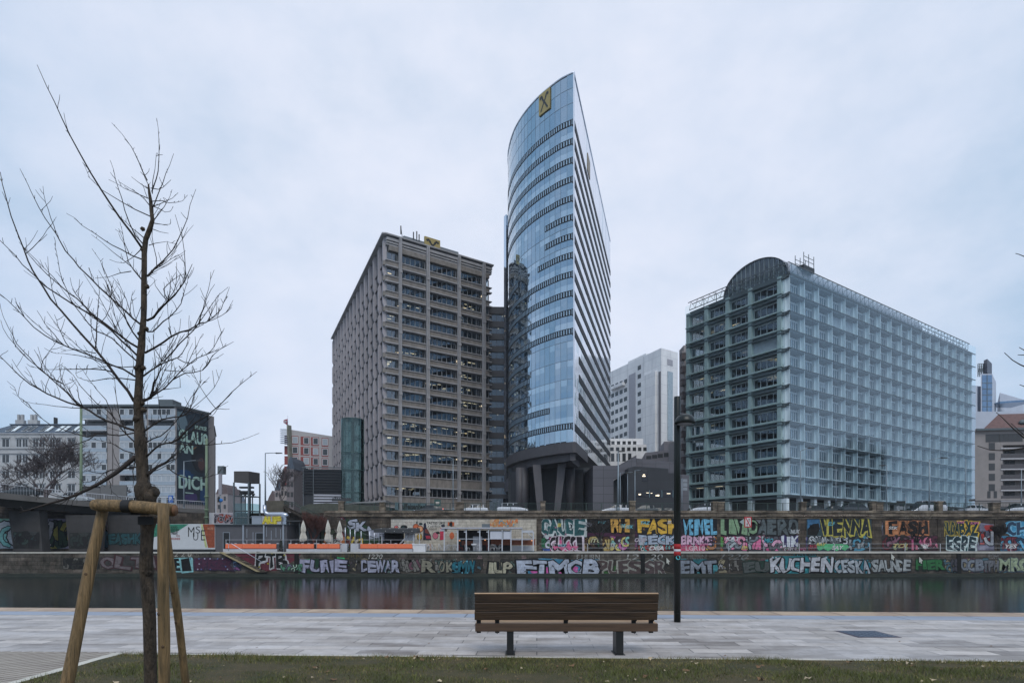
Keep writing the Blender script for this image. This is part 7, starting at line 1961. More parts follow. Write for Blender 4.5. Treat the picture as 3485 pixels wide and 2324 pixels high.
for u in (985, 1020, 1048): mb = MB(); mb.box(PX(u, 80.8) - .05, PX(u, 80.8) + .05, 80.75, 80.85, .02, PZ(1775, 81)); mb.build('post', M_slab, dk2)
# roof stuff on the kiosk: duct, boxes, painted box
dc = thing('ventilation_duct', 'bent silver ventilation duct above the grey kiosk', 'duct', (PX(940, 82), 82, kz))
mb = MB(); mb.tube([W(901, 1718, 82.2), W(901, 1737, 82.2), W(905, 1746, 82.2), W(915, 1750, 82.2), W(962, 1750, 82.2), W(972, 1753, 82.2), W(977, 1760, 82.2)], [.26, .26, .3, .32, .34, .4, .42], 14); mb.build('pipe', mat('duct_metal', (.45, .48, .54, 1), .3, .85, var=.1), dc)
mb = MB(); mb.box(PX(958, 82), PX(976, 82), 81.8, 82.8, kz + .01, PZ(1752, 82)); mb.build('fan_housing', MATS['duct_metal'], dc)
yb = thing('painted_roof_box', 'pale box on the kiosk roof sprayed with fat yellow letters', 'box', (PX(925, 81.5), 81.5, kz))
mb = MB(); mb.box(PX(892, 81.5), PX(957, 81.5), 81.5, 82.4, kz + .01, PZ(1756, 81.5)); mb.build('box', mat('pale_box', (.40, .40, .42, 1), .7, var=.1), yb); spray(yb, 'AUF', 895, 952, 1757, 1781, 81.5, (226, 214, 50), (200, 170, 40), seed=80, wild=.2, gap=-.15)
wb2 = thing('grey_roof_box', 'small grey metal cabinet on the kiosk roof left of the yellow lettering', 'box', (PX(872, 81.5), 81.5, kz))
mb = MB(); mb.box(PX(856, 81.5), PX(890, 81.5), 81.6, 82.4, kz + .01, PZ(1757, 81.5)); mb.box(PX(854, 81.5), PX(891, 81.5), 81.55, 82.45, PZ(1757, 81.5) + .01, PZ(1755, 81.5)); mb.build('cabinet', MATS['kiosk_post'], wb2)
gw = thing('graffiti_parapet', 'white wall piece with black and red scrawl under the bridge end railing', 'wall', (PX(765, 83), 83, 3.5))
mb = MB(); mb.box(PX(712, 83.2), PX(800, 83.2), 83.2, 83.7, 2.5, PZ(1744, 83.2)); mb.build('panel', mat('chalk_wall', (.50, .49, .50, 1), .8, var=.1), gw); wildstyle(gw, 729, 798, 1746, 1781, 83.2, [(30, 26, 30), (24, 24, 40), (150, 60, 40)], [(176, 170, 180)], edge=(176, 170, 180), seed=81, n=14)
# glass lift tower
lt = thing('glass_lift_tower', 'glass lift tower with a solid dark cap on slim steel legs', 'lift tower', (PX(835, 82), 82, 0))
x0, x1, x2 = PX(796, 82), PX(846, 82), PX(877, 83.5); zt1, zt0 = PZ(1603, 82), PZ(1641, 82)
fp = [(x0, 82), (x1, 82), (x2, 84.2), (x0 + 1.3, 84.2)]
mb = MB(); mb.prism(fp, zt0, zt1); mb.build('cap', mat('bronze_cap', (.075, .066, .062, 1), .5, .3, var=.1), lt)
for p in fp: mb = MB(); mb.box(p[0] - .09, p[0] + .09, p[1] - .09, p[1] + .09, .0, zt0 - .002); mb.build('steel_post', M_truss, lt)
mb = MB()
for z in (zt0 - 1.9, zt0 - 4.0, kz + 1.0): 
    for a, b_ in ((0, 1), (1, 2), (2, 3), (3, 0)): mb.tube([fp[a] + (z,), fp[b_] + (z,)], .07, 4)
mb.build('cross_bars', M_truss, lt)
mb = MB()
for a, b_ in ((0, 1), (1, 2)): mb.quad(fp[a] + (0.1,), fp[b_] + (.1,), fp[b_] + (PZ(1712, 82),), fp[a] + (PZ(1712, 82),))
mb.build('glass_panel', glass('lift_glass', (.45, .62, .62, 1), .08, (.6, .8, .85, 1)), lt)
mb = MB(); c = ((x0 + x2) / 2, 83.2)
for k, z in enumerate((zt0 - .6, zt0 - 1.2)):
    mb.box(c[0] - 1.0, c[0] + .9, 82.8, 83.4, z - .15, z + .1)
for k in range(7): mb.lathe((c[0] - .9 + .3 * k, 83.1, zt0 - 1.6 + .2 * (k % 2)), [(.05, -.25), (.28, 0), (.05, .25)], 8)
for dx in (-.8, -.2, .5, .8): mb.box(c[0] + dx - .06, c[0] + dx + .06, 83.0, 83.12, 1, zt0 - 1.6)
mb.build('lift_machinery', M_frame_d, lt)
# stairs and box left of the parapet
sbx = thing('stair_head_block', 'weathered concrete block at the head of the stairs beside the street lamp', 'block', (PX(935, 84.2), 84.2, 5))
mb = MB(); mb.box(PX(906, 84.2), PX(966, 84.2), 84.2, 86, ZS, PZ(1703, 84.2)); mb.build('block', mat('mossy_block', (.10, .09, .07, 1), .9, var=.3), sbx)
fs_ = thing('street_stair_flight', 'dark stair flight with railings falling from the stair head behind the red shrub', 'stairs', (PX(1010, 84), 84, 3))
mb = MB()
for k in range(18): u = 966 + 7 * k; z = PZ(1722, 84) - k * .15; mb.box(PX(u, 84), PX(u + 7, 84), 83.6, 84.6, z - .35, z)
mb.build('steps', M_stone2, fs_)
for d_ in (0, -7): mb = MB(); mb.tube([W(966, 1712 + d_, 83.5), W(1000, 1716 + d_, 83.5), W(1090, 1762 + d_, 83.5)], .05, 5); mb.build('handrail', M_rail, fs_)
# black bar roof with bulbs
bar = thing('black_bar', 'black roofed terrace bar with a dark opening and bulbs along its roof', 'bar', (PX(1350, 80), 80, 0))
mb = MB(); z1, z0 = PZ(1800, 80), PZ(1812, 80); mb.hexa([(PX(1278, 80), 79, z0), (PX(1420, 80), 79, z0 - .1), (PX(1424, 80), 82, z0), (PX(1290, 80), 82, z0 + .1), (PX(1276, 80), 79, z1), (PX(1405, 80), 79, z1), (PX(1420, 80), 82, z1 + .2), (PX(1290, 80), 82, z1 + .2)]); mb.build('roof', M_frame_d, bar)
mb = MB(); mb.box(PX(1302, 80), PX(1366, 80), 81.2, 82.0, 0.02, z0 - .02); mb.build('dark_opening', MATS['black_slot'], bar)
for u in (1300, 1408, 1428): mb = MB(); mb.box(PX(u, 79.5) - .06, PX(u, 79.5) + .06, 79.4, 79.52, .02, z0 - .11); mb.build('post', M_plt, bar)
mb = MB(); mb.box(PX(1282, 79.3), PX(1352, 79.3), 79.3, 79.9, .8, 1.1); mb.build('counter', M_plt, bar); mb = MB(); mb.box(PX(1354, 79.3), PX(1380, 79.3), 79.3, 79.9, .7, .95); mb.build('counter', M_plt, bar)
mb = MB()
for k in range(9): mb.lathe((PX(1297 + k * 15, 78.9), 78.9, z1 + .02 - (k % 2) * .35), [(.01, 0), (.055, .05), (.01, .11)], 6)
mb.build('bulbs', mat('white_bulbs', (.7, .7, .66, 1), .4, var=0), bar)
mb = MB(); mb.box(PX(1378, 80.5), PX(1412, 80.5), 80.4, 80.6, 1.5, 2.6); mb.tube([(PX(1358, 80), 79.9, .9), (PX(1392, 80), 79.9, 2.4)], .1, 6); mb.build('tilted_panel', [MATS['white_block']], bar)
# glass pavilion
pv = thing('glass_pavilion', 'open flat roofed cafe pavilion with white posts and roller blinds', 'pavilion', (PX(1650, 78.5), 78.5, 0))
Yv = 78.5; zr1, zr0 = PZ(1794, Yv), PZ(1798.5, Yv)
mb = MB(); mb.box(PX(1503, Yv), PX(1778, Yv), Yv - .3, Yv + 4, zr0, zr1); mb.box(PX(1498, Yv), PX(1512, Yv), Yv - .2, Yv + 3.5, zr0 - .02 - .3, zr0 - .02); mb.build('roof', mat('pavilion_roof', (.42, .42, .47, 1), .5, var=.08), pv)
for u in (1512, 1558, 1587, 1633, 1663, 1709, 1739, 1777, 1815):
    mb = MB(); x = PX(u, Yv); mb.box(x - .075, x + .075, Yv - .1, Yv + .05, .02, (zr0 if u < 1800 else PZ(1808, Yv)) - .002); 
    if u in (1558, 1587, 1633, 1663): mb.box(x - .3, x + .075, Yv - .09, Yv + .04, zr0 - .5, zr0 - .35)
    mb.build('post', mat('white_steel', (.45, .47, .51, 1), .5, var=.05), pv)
mb = MB(); mb.box(PX(1558, Yv), PX(1815, Yv), Yv + .051, Yv + .1, PZ(1834, Yv), PZ(1832, Yv)); mb.box(PX(1740, Yv), PX(1815, Yv), Yv + .051, Yv + .1, PZ(1836.5, Yv), PZ(1835, Yv)); mb.box(PX(1440, Yv), PX(1820, Yv), Yv - .2, Yv + 3.6, .02, .12, 1)
mb.box(PX(1777, Yv), PX(1815, Yv), Yv - .05, Yv + 3.2, PZ(1812, Yv), PZ(1804, Yv)); mb.tube([W(1797, 1813, Yv), W(1811, 1828, Yv)], .06, 4); mb.build('rails', [MATS['white_steel'], M_slab], pv)
for u0, u1 in ((1668, 1708), (1713, 1738)): mb = MB(); mb.box(PX(u0, Yv), PX(u1, Yv), Yv - .02, Yv + .03, PZ(1834, Yv), PZ(1807, Yv)); mb.build('roller_blind', mat('blind_white', (.50, .52, .58, 1), .8, var=.05), pv)
mb = MB(); mb.box(PX(1560, 82), PX(1738, 82), 82.2, 82.4, .1, 3.0); mb.build('back_wall', mat('pavilion_back', (.05, .045, .045, 1), .8, var=.3), pv)
mb = MB(); mb.box(PX(1670, 81), PX(1822, 81), 81.5, 81.7, .9, 1.75); mb.box(PX(1570, 81), PX(1660, 81), 81.6, 81.8, .9, 1.5); mb.build('rust_panel', mat('rust_panel', (.26, .09, .05, 1), .8, var=.2), pv)
mb = MB(); mb.box(PX(1610, 80), PX(1640, 80), 80, 80.6, .12, 2.1); mb.build('fridge', M_plt, pv); mb = MB(); mb.box(PX(1742, 80), PX(1812, 80), 81, 81.2, .12, .8); mb.build('counter', M_plt, pv)
mb = MB(); mb.box(PX(1640, 85) * 0 + PX(1640, 79.5), PX(1667, 79.5), 79.5, 80.5, zr1 + .01, zr1 + .5); mb.build('roof_vent', M_truss, pv)
mb = MB()
for u, v in ((1564, 1840), (1651, 1838), (1810, 1840)): x, y, z = W(u, v, 79.5); mb.lathe((x, y, z), [(.14, 0), (.08, .09), (.02, .12)], 10)
mb.build('pendant_lamp', mat('orange_lamp', (.8, .35, .15, 1), .5, var=0, emit=(1, .4, .15, 1), es=.8), pv)
# cafe chairs and tables
M_chw = mat('white_wire_chair', (.55, .56, .58, 1), .5, var=.05); M_chr = mat('red_chair', (.35, .05, .04, 1), .6, var=.1)
def cafe_chair(x, y, rot, m, lab, grp):
    t = thing('cafe_chair', lab, 'chair', (x, y, .12), grp); c, s = math.cos(rot), math.sin(rot)
    def Q(a, b_, z): return (x + a * c - b_ * s, y + a * s + b_ * c, .12 + z)
    mb = MB(); mb.hexa([Q(-.22, -.22, .42), Q(.22, -.22, .42), Q(.22, .22, .42), Q(-.22, .22, .42), Q(-.22, -.22, .46), Q(.22, -.22, .46), Q(.22, .22, .46), Q(-.22, .22, .46)]); mb.build('seat', m, t)
    mb = MB(); mb.tube([Q(-.22, .2, .46), Q(-.24, .28, .7), Q(-.15, .32, .9), Q(.15, .32, .9), Q(.24, .28, .7), Q(.22, .2, .46)], .022, 5)
    for k in (-.1, 0, .1): mb.tube([Q(k, .21, .46), Q(k, .31, .88)], .012, 4)
    mb.build('backrest', m, t)
    for a, b_ in ((-.2, -.2), (.2, -.2), (-.2, .2), (.2, .2)): mb = MB(); mb.tube([Q(a, b_, .42), Q(a * 1.2, b_ * 1.2, 0)], .02, 5); mb.build('leg', m, t)
ci = [(1448, 0), (1476, 2), (1499, 1), (1549, 3), (1590, 1), (1617, 0.5), (1632, 2.5), (1676, 3), (1690, 1), (1704, 0), (1466, 1.5), (1520, 4)]
for i, (u, a) in enumerate(ci):
    cafe_chair(PX(u, 78.9) , 78.9 + .25 * (i % 3), a, M_chw, 'white wire cafe chair standing on the terrace in and beside the pavilion', 'white wire cafe chairs at the pavilion')
for i, (u, a) in enumerate(((1460, 0), (1568, 2), (1664, 1))): cafe_chair(PX(u, 80.3), 80.3, a, M_chr, ['red cafe chair among the white chairs left of the pavilion', 'red cafe chair just inside the left end of the pavilion', 'red cafe chair beside the pavilion blinds'][i], 'red cafe chairs')
for i, (u, lab) in enumerate(((1535, 'pale cafe table under the left end of the pavilion roof'), (1440, 'pale cafe table between the white block and the chairs'))):
    t = thing('cafe_table', lab, 'table', (PX(u, 79.6), 79.6, .02)); mb = MB(); x = PX(u, 79.6); mb.box(x - .8, x + .8, 79.4, 80.2, .82, .88); mb.build('table_top', M_plt, t)
    for dx in (-.7, .7): mb = MB(); mb.box(x + dx - .04, x + dx + .04, 79.6, 79.7, .02, .819); mb.build('leg', M_plt, t)
hc = thing('hanging_seat', 'round white basket seat in the pavilion', 'seat', (PX(1613, 78.9), 78.9, .12)); mb = MB(); mb.lathe((PX(1613, 78.9), 78.9, .75), [(.12, 0), (.34, .12), (.40, .35), (.36, .36), (.3, .16), (.1, .05)], 16); mb.build('basket', M_chw, hc); mb = MB(); mb.tube([(PX(1613, 78.9), 78.9, .12), (PX(1613, 78.9), 78.9, .76)], .05, 6); mb.build('stem', M_chw, hc)
# thin rail along the terrace
FTt = Frame(0, YT1 + .3, 1, 0, 0, -1)
tr_ = thing('terrace_railing', 'thin grey two-bar railing along the right half of the terrace', 'railing', (PX(2600, 77), YT1 + .3, 0))
mb = MB()
for z in (.55, 1.1): mb.box(PX(1836, 77), PX(3600, 77), YT1 + .28, YT1 + .31, z, z + .03)
mb.build('rail', M_plt, tr_)
pset = PartSet(tr_, 'post', M_plt)
for u in range(1880, 3600, 120): x = PX(u, YT1 + .3); pset.new().box(x - .03, x + .03, YT1 + .27, YT1 + .33, .02, 1.13)
pset.finish()
tl = thing('terrace_handrail', 'thin grey handrail running behind the orange benches', 'railing', (PX(1100, 80), 80, 0))
mb = MB(); mb.box(PX(767, 78.7), PX(1390, 78.7), 78.7, 78.74, 1.62, 1.66); mb.build('rail', M_plt, tl)
for u in (769, 840, 990, 1077, 1160, 1230, 1330, 1388): mb = MB(); x = PX(u, 78.7); mb.box(x - .03, x + .03, 78.7, 78.75, .02, 1.61); mb.build('post', M_plt, tl)
# navigation sign
ns = thing('navigation_sign', 'red framed white waterway sign with crossed out arrows, pale pointer beside it', 'sign', (PX(2545, 77.2), 77.2, 0))
Yn = 77.2; mb = MB(); mb.tube([(PX(2546, Yn), Yn + .06, 0), (PX(2546, Yn), Yn + .06, PZ(1793, Yn))], .06, 6); mb.build('post', M_dark, ns)
x0, x1, z0, z1 = PX(2533, Yn), PX(2558, Yn), PZ(1794, Yn), PZ(1758, Yn)
mb = MB(); mb.box(x0, x1, Yn - .03, Yn, z0, z1, 0); mb.box(x0 + .13, x1 - .13, Yn - .04, Yn - .0301, z0 + .13, z1 - .13, 1)
mb.add([(x0 + .13, Yn - .05, z1 - .13), (x0 + .27, Yn - .05, z1 - .13), (x1 - .13, Yn - .05, z0 + .13), (x1 - .27, Yn - .05, z0 + .13)], [(0, 1, 2, 3)], 0)
for cx, cz, sg in ((x0 + .62, z0 + 1.0, 1), (x0 + .36, z0 + .42, 1)): mb.add([(cx - .1, Yn - .056, cz), (cx + .1, Yn - .056, cz), (cx, Yn - .056, cz + .22)], [(0, 1, 2)], 2); mb.quad((cx - .03, Yn - .055, cz - .3), (cx + .03, Yn - .055, cz - .3), (cx + .03, Yn - .055, cz + .02), (cx - .03, Yn - .055, cz + .02), 2)
mb.build('plate', [plastic(170, 30, 40), plastic(205, 195, 195), MATS['sign_black']], ns)
mb = MB(); mb.yprism([(PX(2517, Yn), PZ(1775, Yn)), (PX(2531, Yn), PZ(1765, Yn)), (PX(2531, Yn), PZ(1786, Yn))], Yn - .02, Yn + .02); mb.build('pointer', plastic(150, 165, 165), ns)

# ---- bridge at the left ----
br = thing('road_bridge', 'dark low road bridge crossing over the terrace on graffiti covered piers', 'bridge', (PX(200, 80), 80, 0))
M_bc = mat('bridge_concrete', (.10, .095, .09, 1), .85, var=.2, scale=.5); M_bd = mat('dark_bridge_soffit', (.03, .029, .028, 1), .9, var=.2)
def bpnt(u, v, Y): return W(u, v, Y)
ub = [(-160, 71.5), (0, 75), (120, 77.2), (285, 80), (430, 82.5), (600, 85), (700, 86.3)]
topv = [1648, 1675, 1688, 1704, 1716, 1727, 1733]; midv = [1668, 1696, 1707, 1722, 1731, 1741, 1746]; botv = [1700, 1722, 1732, 1746, 1753, 1757, 1758]
mb = MB(); mb2 = MB()
for i in range(len(ub) - 1):
    (u0, Y0), (u1, Y1) = ub[i], ub[i + 1]
    a, b_ = bpnt(u0, topv[i], Y0), bpnt(u1, topv[i + 1], Y1); c, d = bpnt(u0, midv[i], Y0), bpnt(u1, midv[i + 1], Y1)
    def bk(p, dx=-6, dy=13): return (p[0] + dx, p[1] + dy, p[2])
    mb.hexa([c, d, bk(d), bk(c), a, b_, bk(b_), bk(a)])
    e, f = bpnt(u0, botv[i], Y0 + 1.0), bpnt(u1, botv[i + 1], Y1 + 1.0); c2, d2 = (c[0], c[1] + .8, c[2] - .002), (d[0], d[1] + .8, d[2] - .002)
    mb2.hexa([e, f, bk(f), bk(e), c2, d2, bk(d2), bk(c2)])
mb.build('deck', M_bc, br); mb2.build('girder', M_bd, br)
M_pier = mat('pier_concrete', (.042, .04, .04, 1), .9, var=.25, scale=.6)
for i, (u0, u1, u2, u3, Y) in enumerate(((28, 132, 46, 145, 78.5), (222, 338, 235, 330, 80), (365, 560, 368, 560, 82.5), (-120, -60, -110, -60, 78.5))):
    mb = MB(); Yb2 = Y + 1.4; zt_ = PZ(1752, Y) if i else PZ(1738, Y)
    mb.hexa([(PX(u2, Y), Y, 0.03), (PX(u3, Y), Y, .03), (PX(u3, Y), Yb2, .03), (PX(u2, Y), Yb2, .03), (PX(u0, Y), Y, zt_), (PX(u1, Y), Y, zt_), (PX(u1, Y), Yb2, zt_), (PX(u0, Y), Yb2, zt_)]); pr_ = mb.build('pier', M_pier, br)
wildstyle(br, 46, 134, 1808, 1866, 78.5, [(40, 62, 68), (30, 30, 34), (60, 64, 66), (50, 70, 64)], [(36, 38, 38), (28, 30, 32)], seed=90, edge=(18, 18, 20)); wildstyle(br, 238, 330, 1812, 1866, 80, [(56, 60, 58), (30, 30, 32), (40, 52, 50)], [(34, 36, 34)], seed=91, edge=(18, 18, 20))
spray(br, 'EASHK', 370, 482, 1814, 1850, 82.5, (30, 84, 92), (22, 36, 38), bg=[(24, 52, 54)], seed=92, wild=.4)
ptl = thing('underbridge_wall', 'brightly painted wall seen between the bridge piers', 'wall', (PX(130, 84.2), 84.2, 0))
mb = MB(); mb.box(PX(-200, 84.2), PX(560, 84.2), 84.2, 84.6, 0, 5.2); mb.box(PX(-200, 86), PX(250, 86), 86.3, 86.6, 5.2, 7.0); mb.build('wall', M_stone2, ptl)
for i, (u0, u1, cs_, bg_) in enumerate(((-20, 60, [(120, 190, 190), (190, 200, 210), (90, 130, 120)], [(150, 165, 180), (120, 170, 150)]), (160, 245, [(215, 215, 225), (60, 90, 70), (190, 180, 80)], [(160, 160, 190), (190, 190, 200)]), (335, 372, [(205, 100, 80), (90, 150, 190), (60, 110, 140)], [(170, 150, 160)]))):
    wildstyle(ptl, u0, u1, 1764, 1866, 84.2, cs_, bg_, seed=95 + i)
# light through under the bridge comes from its open far side; railing and lamps on the deck
FBd = Frame(*W(-160, 1648, 71.6)[:2], W(560, 1725, 84.6)[0] - W(-160, 1648, 71.6)[0], 13.0)
brr = thing('bridge_railing', 'grey bar railing along the edge of the bridge deck', 'railing', W(200, 1690, 78.6))
mb = MB(); mb1 = MB(); pst = PartSet(brr, 'post', M_plt)
for i in range(len(ub) - 1):
    (u0, Y0), (u1, Y1) = ub[i], ub[i + 1]; a, b_ = Vector(bpnt(u0, topv[i], Y0 + .3)), Vector(bpnt(u1, topv[i + 1], Y1 + .3)); up = Vector((0, 0, 1.12))
    mb.tube([a + up, b_ + up], .045, 5); n = int((b_ - a).length / .28)
    for k in range(n): p = a.lerp(b_, k / n); mb1.tube([p, p + up], .014, 3, cap=False)
    for k in range(max(1, n // 8)): p = a.lerp(b_, k * 8 / n); pst.new().tube([p, p + up], .04, 5)
mb.build('top_rail', M_plt, brr); mb1.build('bars', M_plt, brr); pst.finish()

# ================= STREET =================
def car(u0, u1, Y, col, lab, kind='car', flip=False, zg=ZS, lights=False):
    x0, x1 = PX(u0, Y), PX(u1, Y); L = 4.5 if kind == 'car' else (4.7 if kind == 'suv' else 5.3); cx = (x0 + x1) / 2; L = max(L, x1 - x0)
    H = {'car': 1.47, 'suv': 1.72, 'van': 2.15}[kind]; W2 = .9; s = -1 if flip else 1
    t = thing('parked_car' if kind != 'van' else 'parked_van', lab, 'van' if kind == 'van' else 'car', (cx, Y, zg))
    if kind == 'van': pr = [(-.5, .35, .85), (-.495, .5, 1.05), (-.36, .98, 1.15), (-.24, 1.45, 2.0), (-.18, 1.5, H), (.46, 1.5, H), (.5, 1.3, 1.9)]
    elif kind == 'suv': pr = [(-.5, .55, .9), (-.46, .8, 1.0), (-.26, 1.02, 1.08), (-.14, 1.05, 1.62), (-.05, 1.08, H), (.32, 1.1, H - .04), (.46, 1.08, 1.1), (.5, .95, 1.0)]
    else: pr = [(-.5, .5, .62), (-.47, .68, .75), (-.24, .92, .95), (-.08, .95, 1.38), (.0, .96, H), (.2, .98, H - .03), (.40, .98, 1.06), (.49, .92, .98), (.5, .7, .75)]
    mb = MB(); n = len(pr); vs = []
    for f, zb, zr_ in pr:                                # body: sill, belt both sides
        for sy in (-1, 1): vs += [(cx + s * f * L, Y + sy * W2 * .97, zg + .25), (cx + s * f * L, Y + sy * W2, zg + zb * .7), (cx + s * f * L, Y + sy * W2 * .93, zg + zb)]
    fs = []
    for i in range(n - 1):
        a, b_ = i * 6, (i + 1) * 6
        for k in (0, 1): fs += [(a + k, b_ + k, b_ + k + 1, a + k + 1), (a + 3 + k, a + 4 + k, b_ + 4 + k, b_ + 3 + k)]
        fs += [(a + 2, b_ + 2, b_ + 5, a + 5), (a, a + 3, b_ + 3, b_)]
    fs += [(0, 1, 2, 5, 4, 3), ((n-1)*6, (n-1)*6+3, (n-1)*6+4, (n-1)*6+5, (n-1)*6+2, (n-1)*6+1)]
    mb.add(vs, fs, 0, False); P = mat('car_paint_%d_%d_%d' % tuple(int(c * 255) for c in col), col + (1,), .25, .1, var=.03, spec=.6); mb.build('body', P, t)
    top = [(f, zb, zr_) for f, zb, zr_ in pr if zr_ > zb + .12]; i0 = pr.index(top[0]); i1 = pr.index(top[-1]); cab = pr[max(i0 - 1, 0):min(i1 + 2, n)]
    mb = MB(); vs = []
    for f, zb, zr_ in cab:
        for sy in (-1, 1): vs += [(cx + s * f * L, Y + sy * W2 * .90, zg + zb - .01), (cx + s * f * L, Y + sy * W2 * .74, zg + zr_ - .045)]
    m_ = len(cab); fs = []
    for i in range(m_ - 1): a, b_ = i * 4, (i + 1) * 4; fs += [(a, b_, b_ + 1, a + 1), (a + 2, a + 3, b_ + 3, b_ + 2), (a + 1, b_ + 1, b_ + 3, a + 3)]
    fs += [(0, 1, 3, 2), ((m_-1)*4, (m_-1)*4+2, (m_-1)*4+3, (m_-1)*4+1)]
    mb.add(vs, fs); mb.build('windows', mat('car_glass', (.02, .022, .025, 1), .08, .3, var=0), t)
    mb = MB(); rf = [p for p in cab if p[2] > H - .15]
    xa, xb = cx + s * (rf[0][0] - .02) * L, cx + s * (rf[-1][0] + .03) * L; mb.box(xa, xb, Y - W2 * .73, Y + W2 * .73, zg + H - .05, zg + H)
    for f in ((-.02, .16, .34) if kind != 'van' else (-.2, -.02, .2, .4)): mb.hexa([(cx + s * f * L - .05, Y - W2 * .905, zg + .95), (cx + s * f * L + .05, Y - W2 * .905, zg + .95), (cx + s * f * L + .05, Y - W2 * .85, zg + .95), (cx + s * f * L - .05, Y - W2 * .85, zg + .95), (cx + s * f * L - .04, Y - W2 * .76, zg + H - .06), (cx + s * f * L + .04, Y - W2 * .76, zg + H - .06), (cx + s * f * L + .04, Y - W2 * .7, zg + H - .06), (cx + s * f * L - .04, Y - W2 * .7, zg + H - .06)])
    mb.build('roof', P, t)
    for f in (-.32, .32):
        for sy in (-1, 1):
            mb = MB(); mb.lathe((0, 0, 0), [(.2, -.09), (.32, -.1), (.33, 0), (.32, .1), (.2, .09)], 14); mb.v = [(cx + s * f * L + a, Y + sy * W2 * .86 + c_, zg + .33 + b2) for a, b2, c_ in mb.v]; mb.build('wheel', M_dark, t)
    mb = MB(); mb.box(cx - s * .5 * L - .02, cx - s * .485 * L, Y - .8, Y - .5, zg + .62, zg + .75); mb.build('headlight', M_silver, t)
    if lights: mb = MB(); mb.box(cx + s * .49 * L, cx + s * .505 * L, Y - .85, Y - .6, zg + .75, zg + .95); mb.build('tail_light', mat('tail_light', (.8, .1, .1, 1), .4, var=0, emit=(1, .3, .25, 1), es=1.5), t)
    return t
wh = (.58, .60, .64)
car(1578, 1645, 89.5, wh, 'white hatchback behind the pale pillar above the cream mural bay'); car(1704, 1785, 89.5, wh, 'white estate car behind the railing in front of the dark link building', 'suv', True)
car(2056, 2132, 90, wh, 'white car in front of the podium hall, only its roof above the wall'); car(2162, 2213, 91, (.06, .07, .075), 'dark grey saloon just right of the sprayed pillar'); car(2213, 2249, 98, (.05, .055, .06), 'dark hatchback in the middle between the pillar and the promenade lamp'); car(2248, 2282, 98.5, (.04, .045, .05), 'dark hatchback immediately left of the promenade lamp')
car(2358, 2434, 90, wh, 'white hatchback passing in front of the corner of the framed offices', 'suv'); car(2735, 2776, 92, (.03, .03, .033), 'black car half hidden by the stone pillar'); car(2800, 2858, 93, (.05, .055, .06), 'dark car between two stone pillars under the framed offices')
car(2868, 2960, 90, (.05, .055, .065), 'dark estate car with a roof box outline beside the stone pillar', 'suv', True); car(3116, 3188, 91, wh, 'white panel van in front of the far end of the framed offices', 'van'); car(3290, 3358, 91, (.5, .52, .55), 'white car at the foot of the beige building', 'car', True); car(3428, 3500, 90.5, wh, 'white car last in the row at the frame edge', 'suv')
car(1430, 1492, 91, (.05, .05, .055), 'dark car with glowing tail light behind the railing over the fruit mural', 'car', False, ZS, True)
zbr = 7.3
car(46, 104, 82.5, (.04, .05, .055), 'dark car crossing the bridge at the frame edge', 'car', False, W(80, 1683, 79)[2]); car(228, 292, 86, (.35, .38, .40), 'pale car on the bridge beyond the diagonal branch', 'car', True, W(250, 1700, 80)[2]); car(432, 478, 90, (.14, .17, .19), 'grey car on the bridge just left of the young tree', 'car', False, 6.2)
# street lamps
M_lpm = mat('lamp_grey_steel', (.22, .26, .29, 1), .5, .4, var=.1); M_lgr = mat('lamp_green_steel', (.14, .19, .12, 1), .6, .1, var=.15)
def slamp(u, Y, vb, vt, du, lab, m=M_lpm, r=.09, dv=0, zb=None):
    x, zt_ = PX(u, Y), PZ(vt, Y); zb = ZS if zb is None else zb; t = thing('street_lamp', lab, 'street lamp', (x, Y, zb))
    mb = MB(); mb.tube([(x, Y, zb), (x, Y, zb + (zt_ - zb) * .5), (x, Y, zt_)], [r * 1.3, r, r * .7], 8); mb.lathe((x, Y, zb), [(r * 1.9, 0), (r * 1.8, .9), (r * 1.3, 1.0)], 8); mb.build('pole', m, t)
    if du: 
        x2, z2 = PX(u + du, Y), PZ(vt + dv, Y); mb = MB(); mb.tube([(x, Y, zt_ - .05), ((x + x2) / 2, Y, (zt_ + z2) / 2), (x2, Y, z2)], r * .5, 6); mb.build('arm', m, t)
        s = 1 if du > 0 else -1; mb = MB(); mb.hexa([(x2 - .1 * s, Y - .15, z2 - .12), (x2 + .9 * s, Y - .12, z2 - .08), (x2 + .9 * s, Y + .12, z2 - .08), (x2 - .1 * s, Y + .15, z2 - .12), (x2 - .1 * s, Y - .12, z2 + .06), (x2 + .8 * s, Y - .1, z2 + .04), (x2 + .8 * s, Y + .1, z2 + .04), (x2 - .1 * s, Y + .12, z2 + .06)]); mb.build('lamp_head', M_dark, t)
slamp(626, 88, 1720, 1569, 44, 'slim street lamp standing in front of the dark poster', dv=-3); slamp(903, 87, 1720, 1541, 38, 'tall street lamp with a flat arm beside the stair head block', r=.11); slamp(1542, 89, 1740, 1560, -22, 'street lamp in front of the grey tower, arm pointing left', dv=-6, r=.07)
slamp(2104, 88, 1720, 1535, 3, 'thick pale street lamp in front of the podium hall', r=.13); slamp(2111, 92, 1720, 1608, 20, 'leftmost of the three thin masts before the podium hall', r=.06); slamp(2136, 92, 1720, 1606, 20, 'middle of the three thin masts before the podium hall', r=.06); slamp(2161, 91, 1720, 1600, 22, 'rightmost of the three thin masts before the podium hall', r=.07, dv=0)
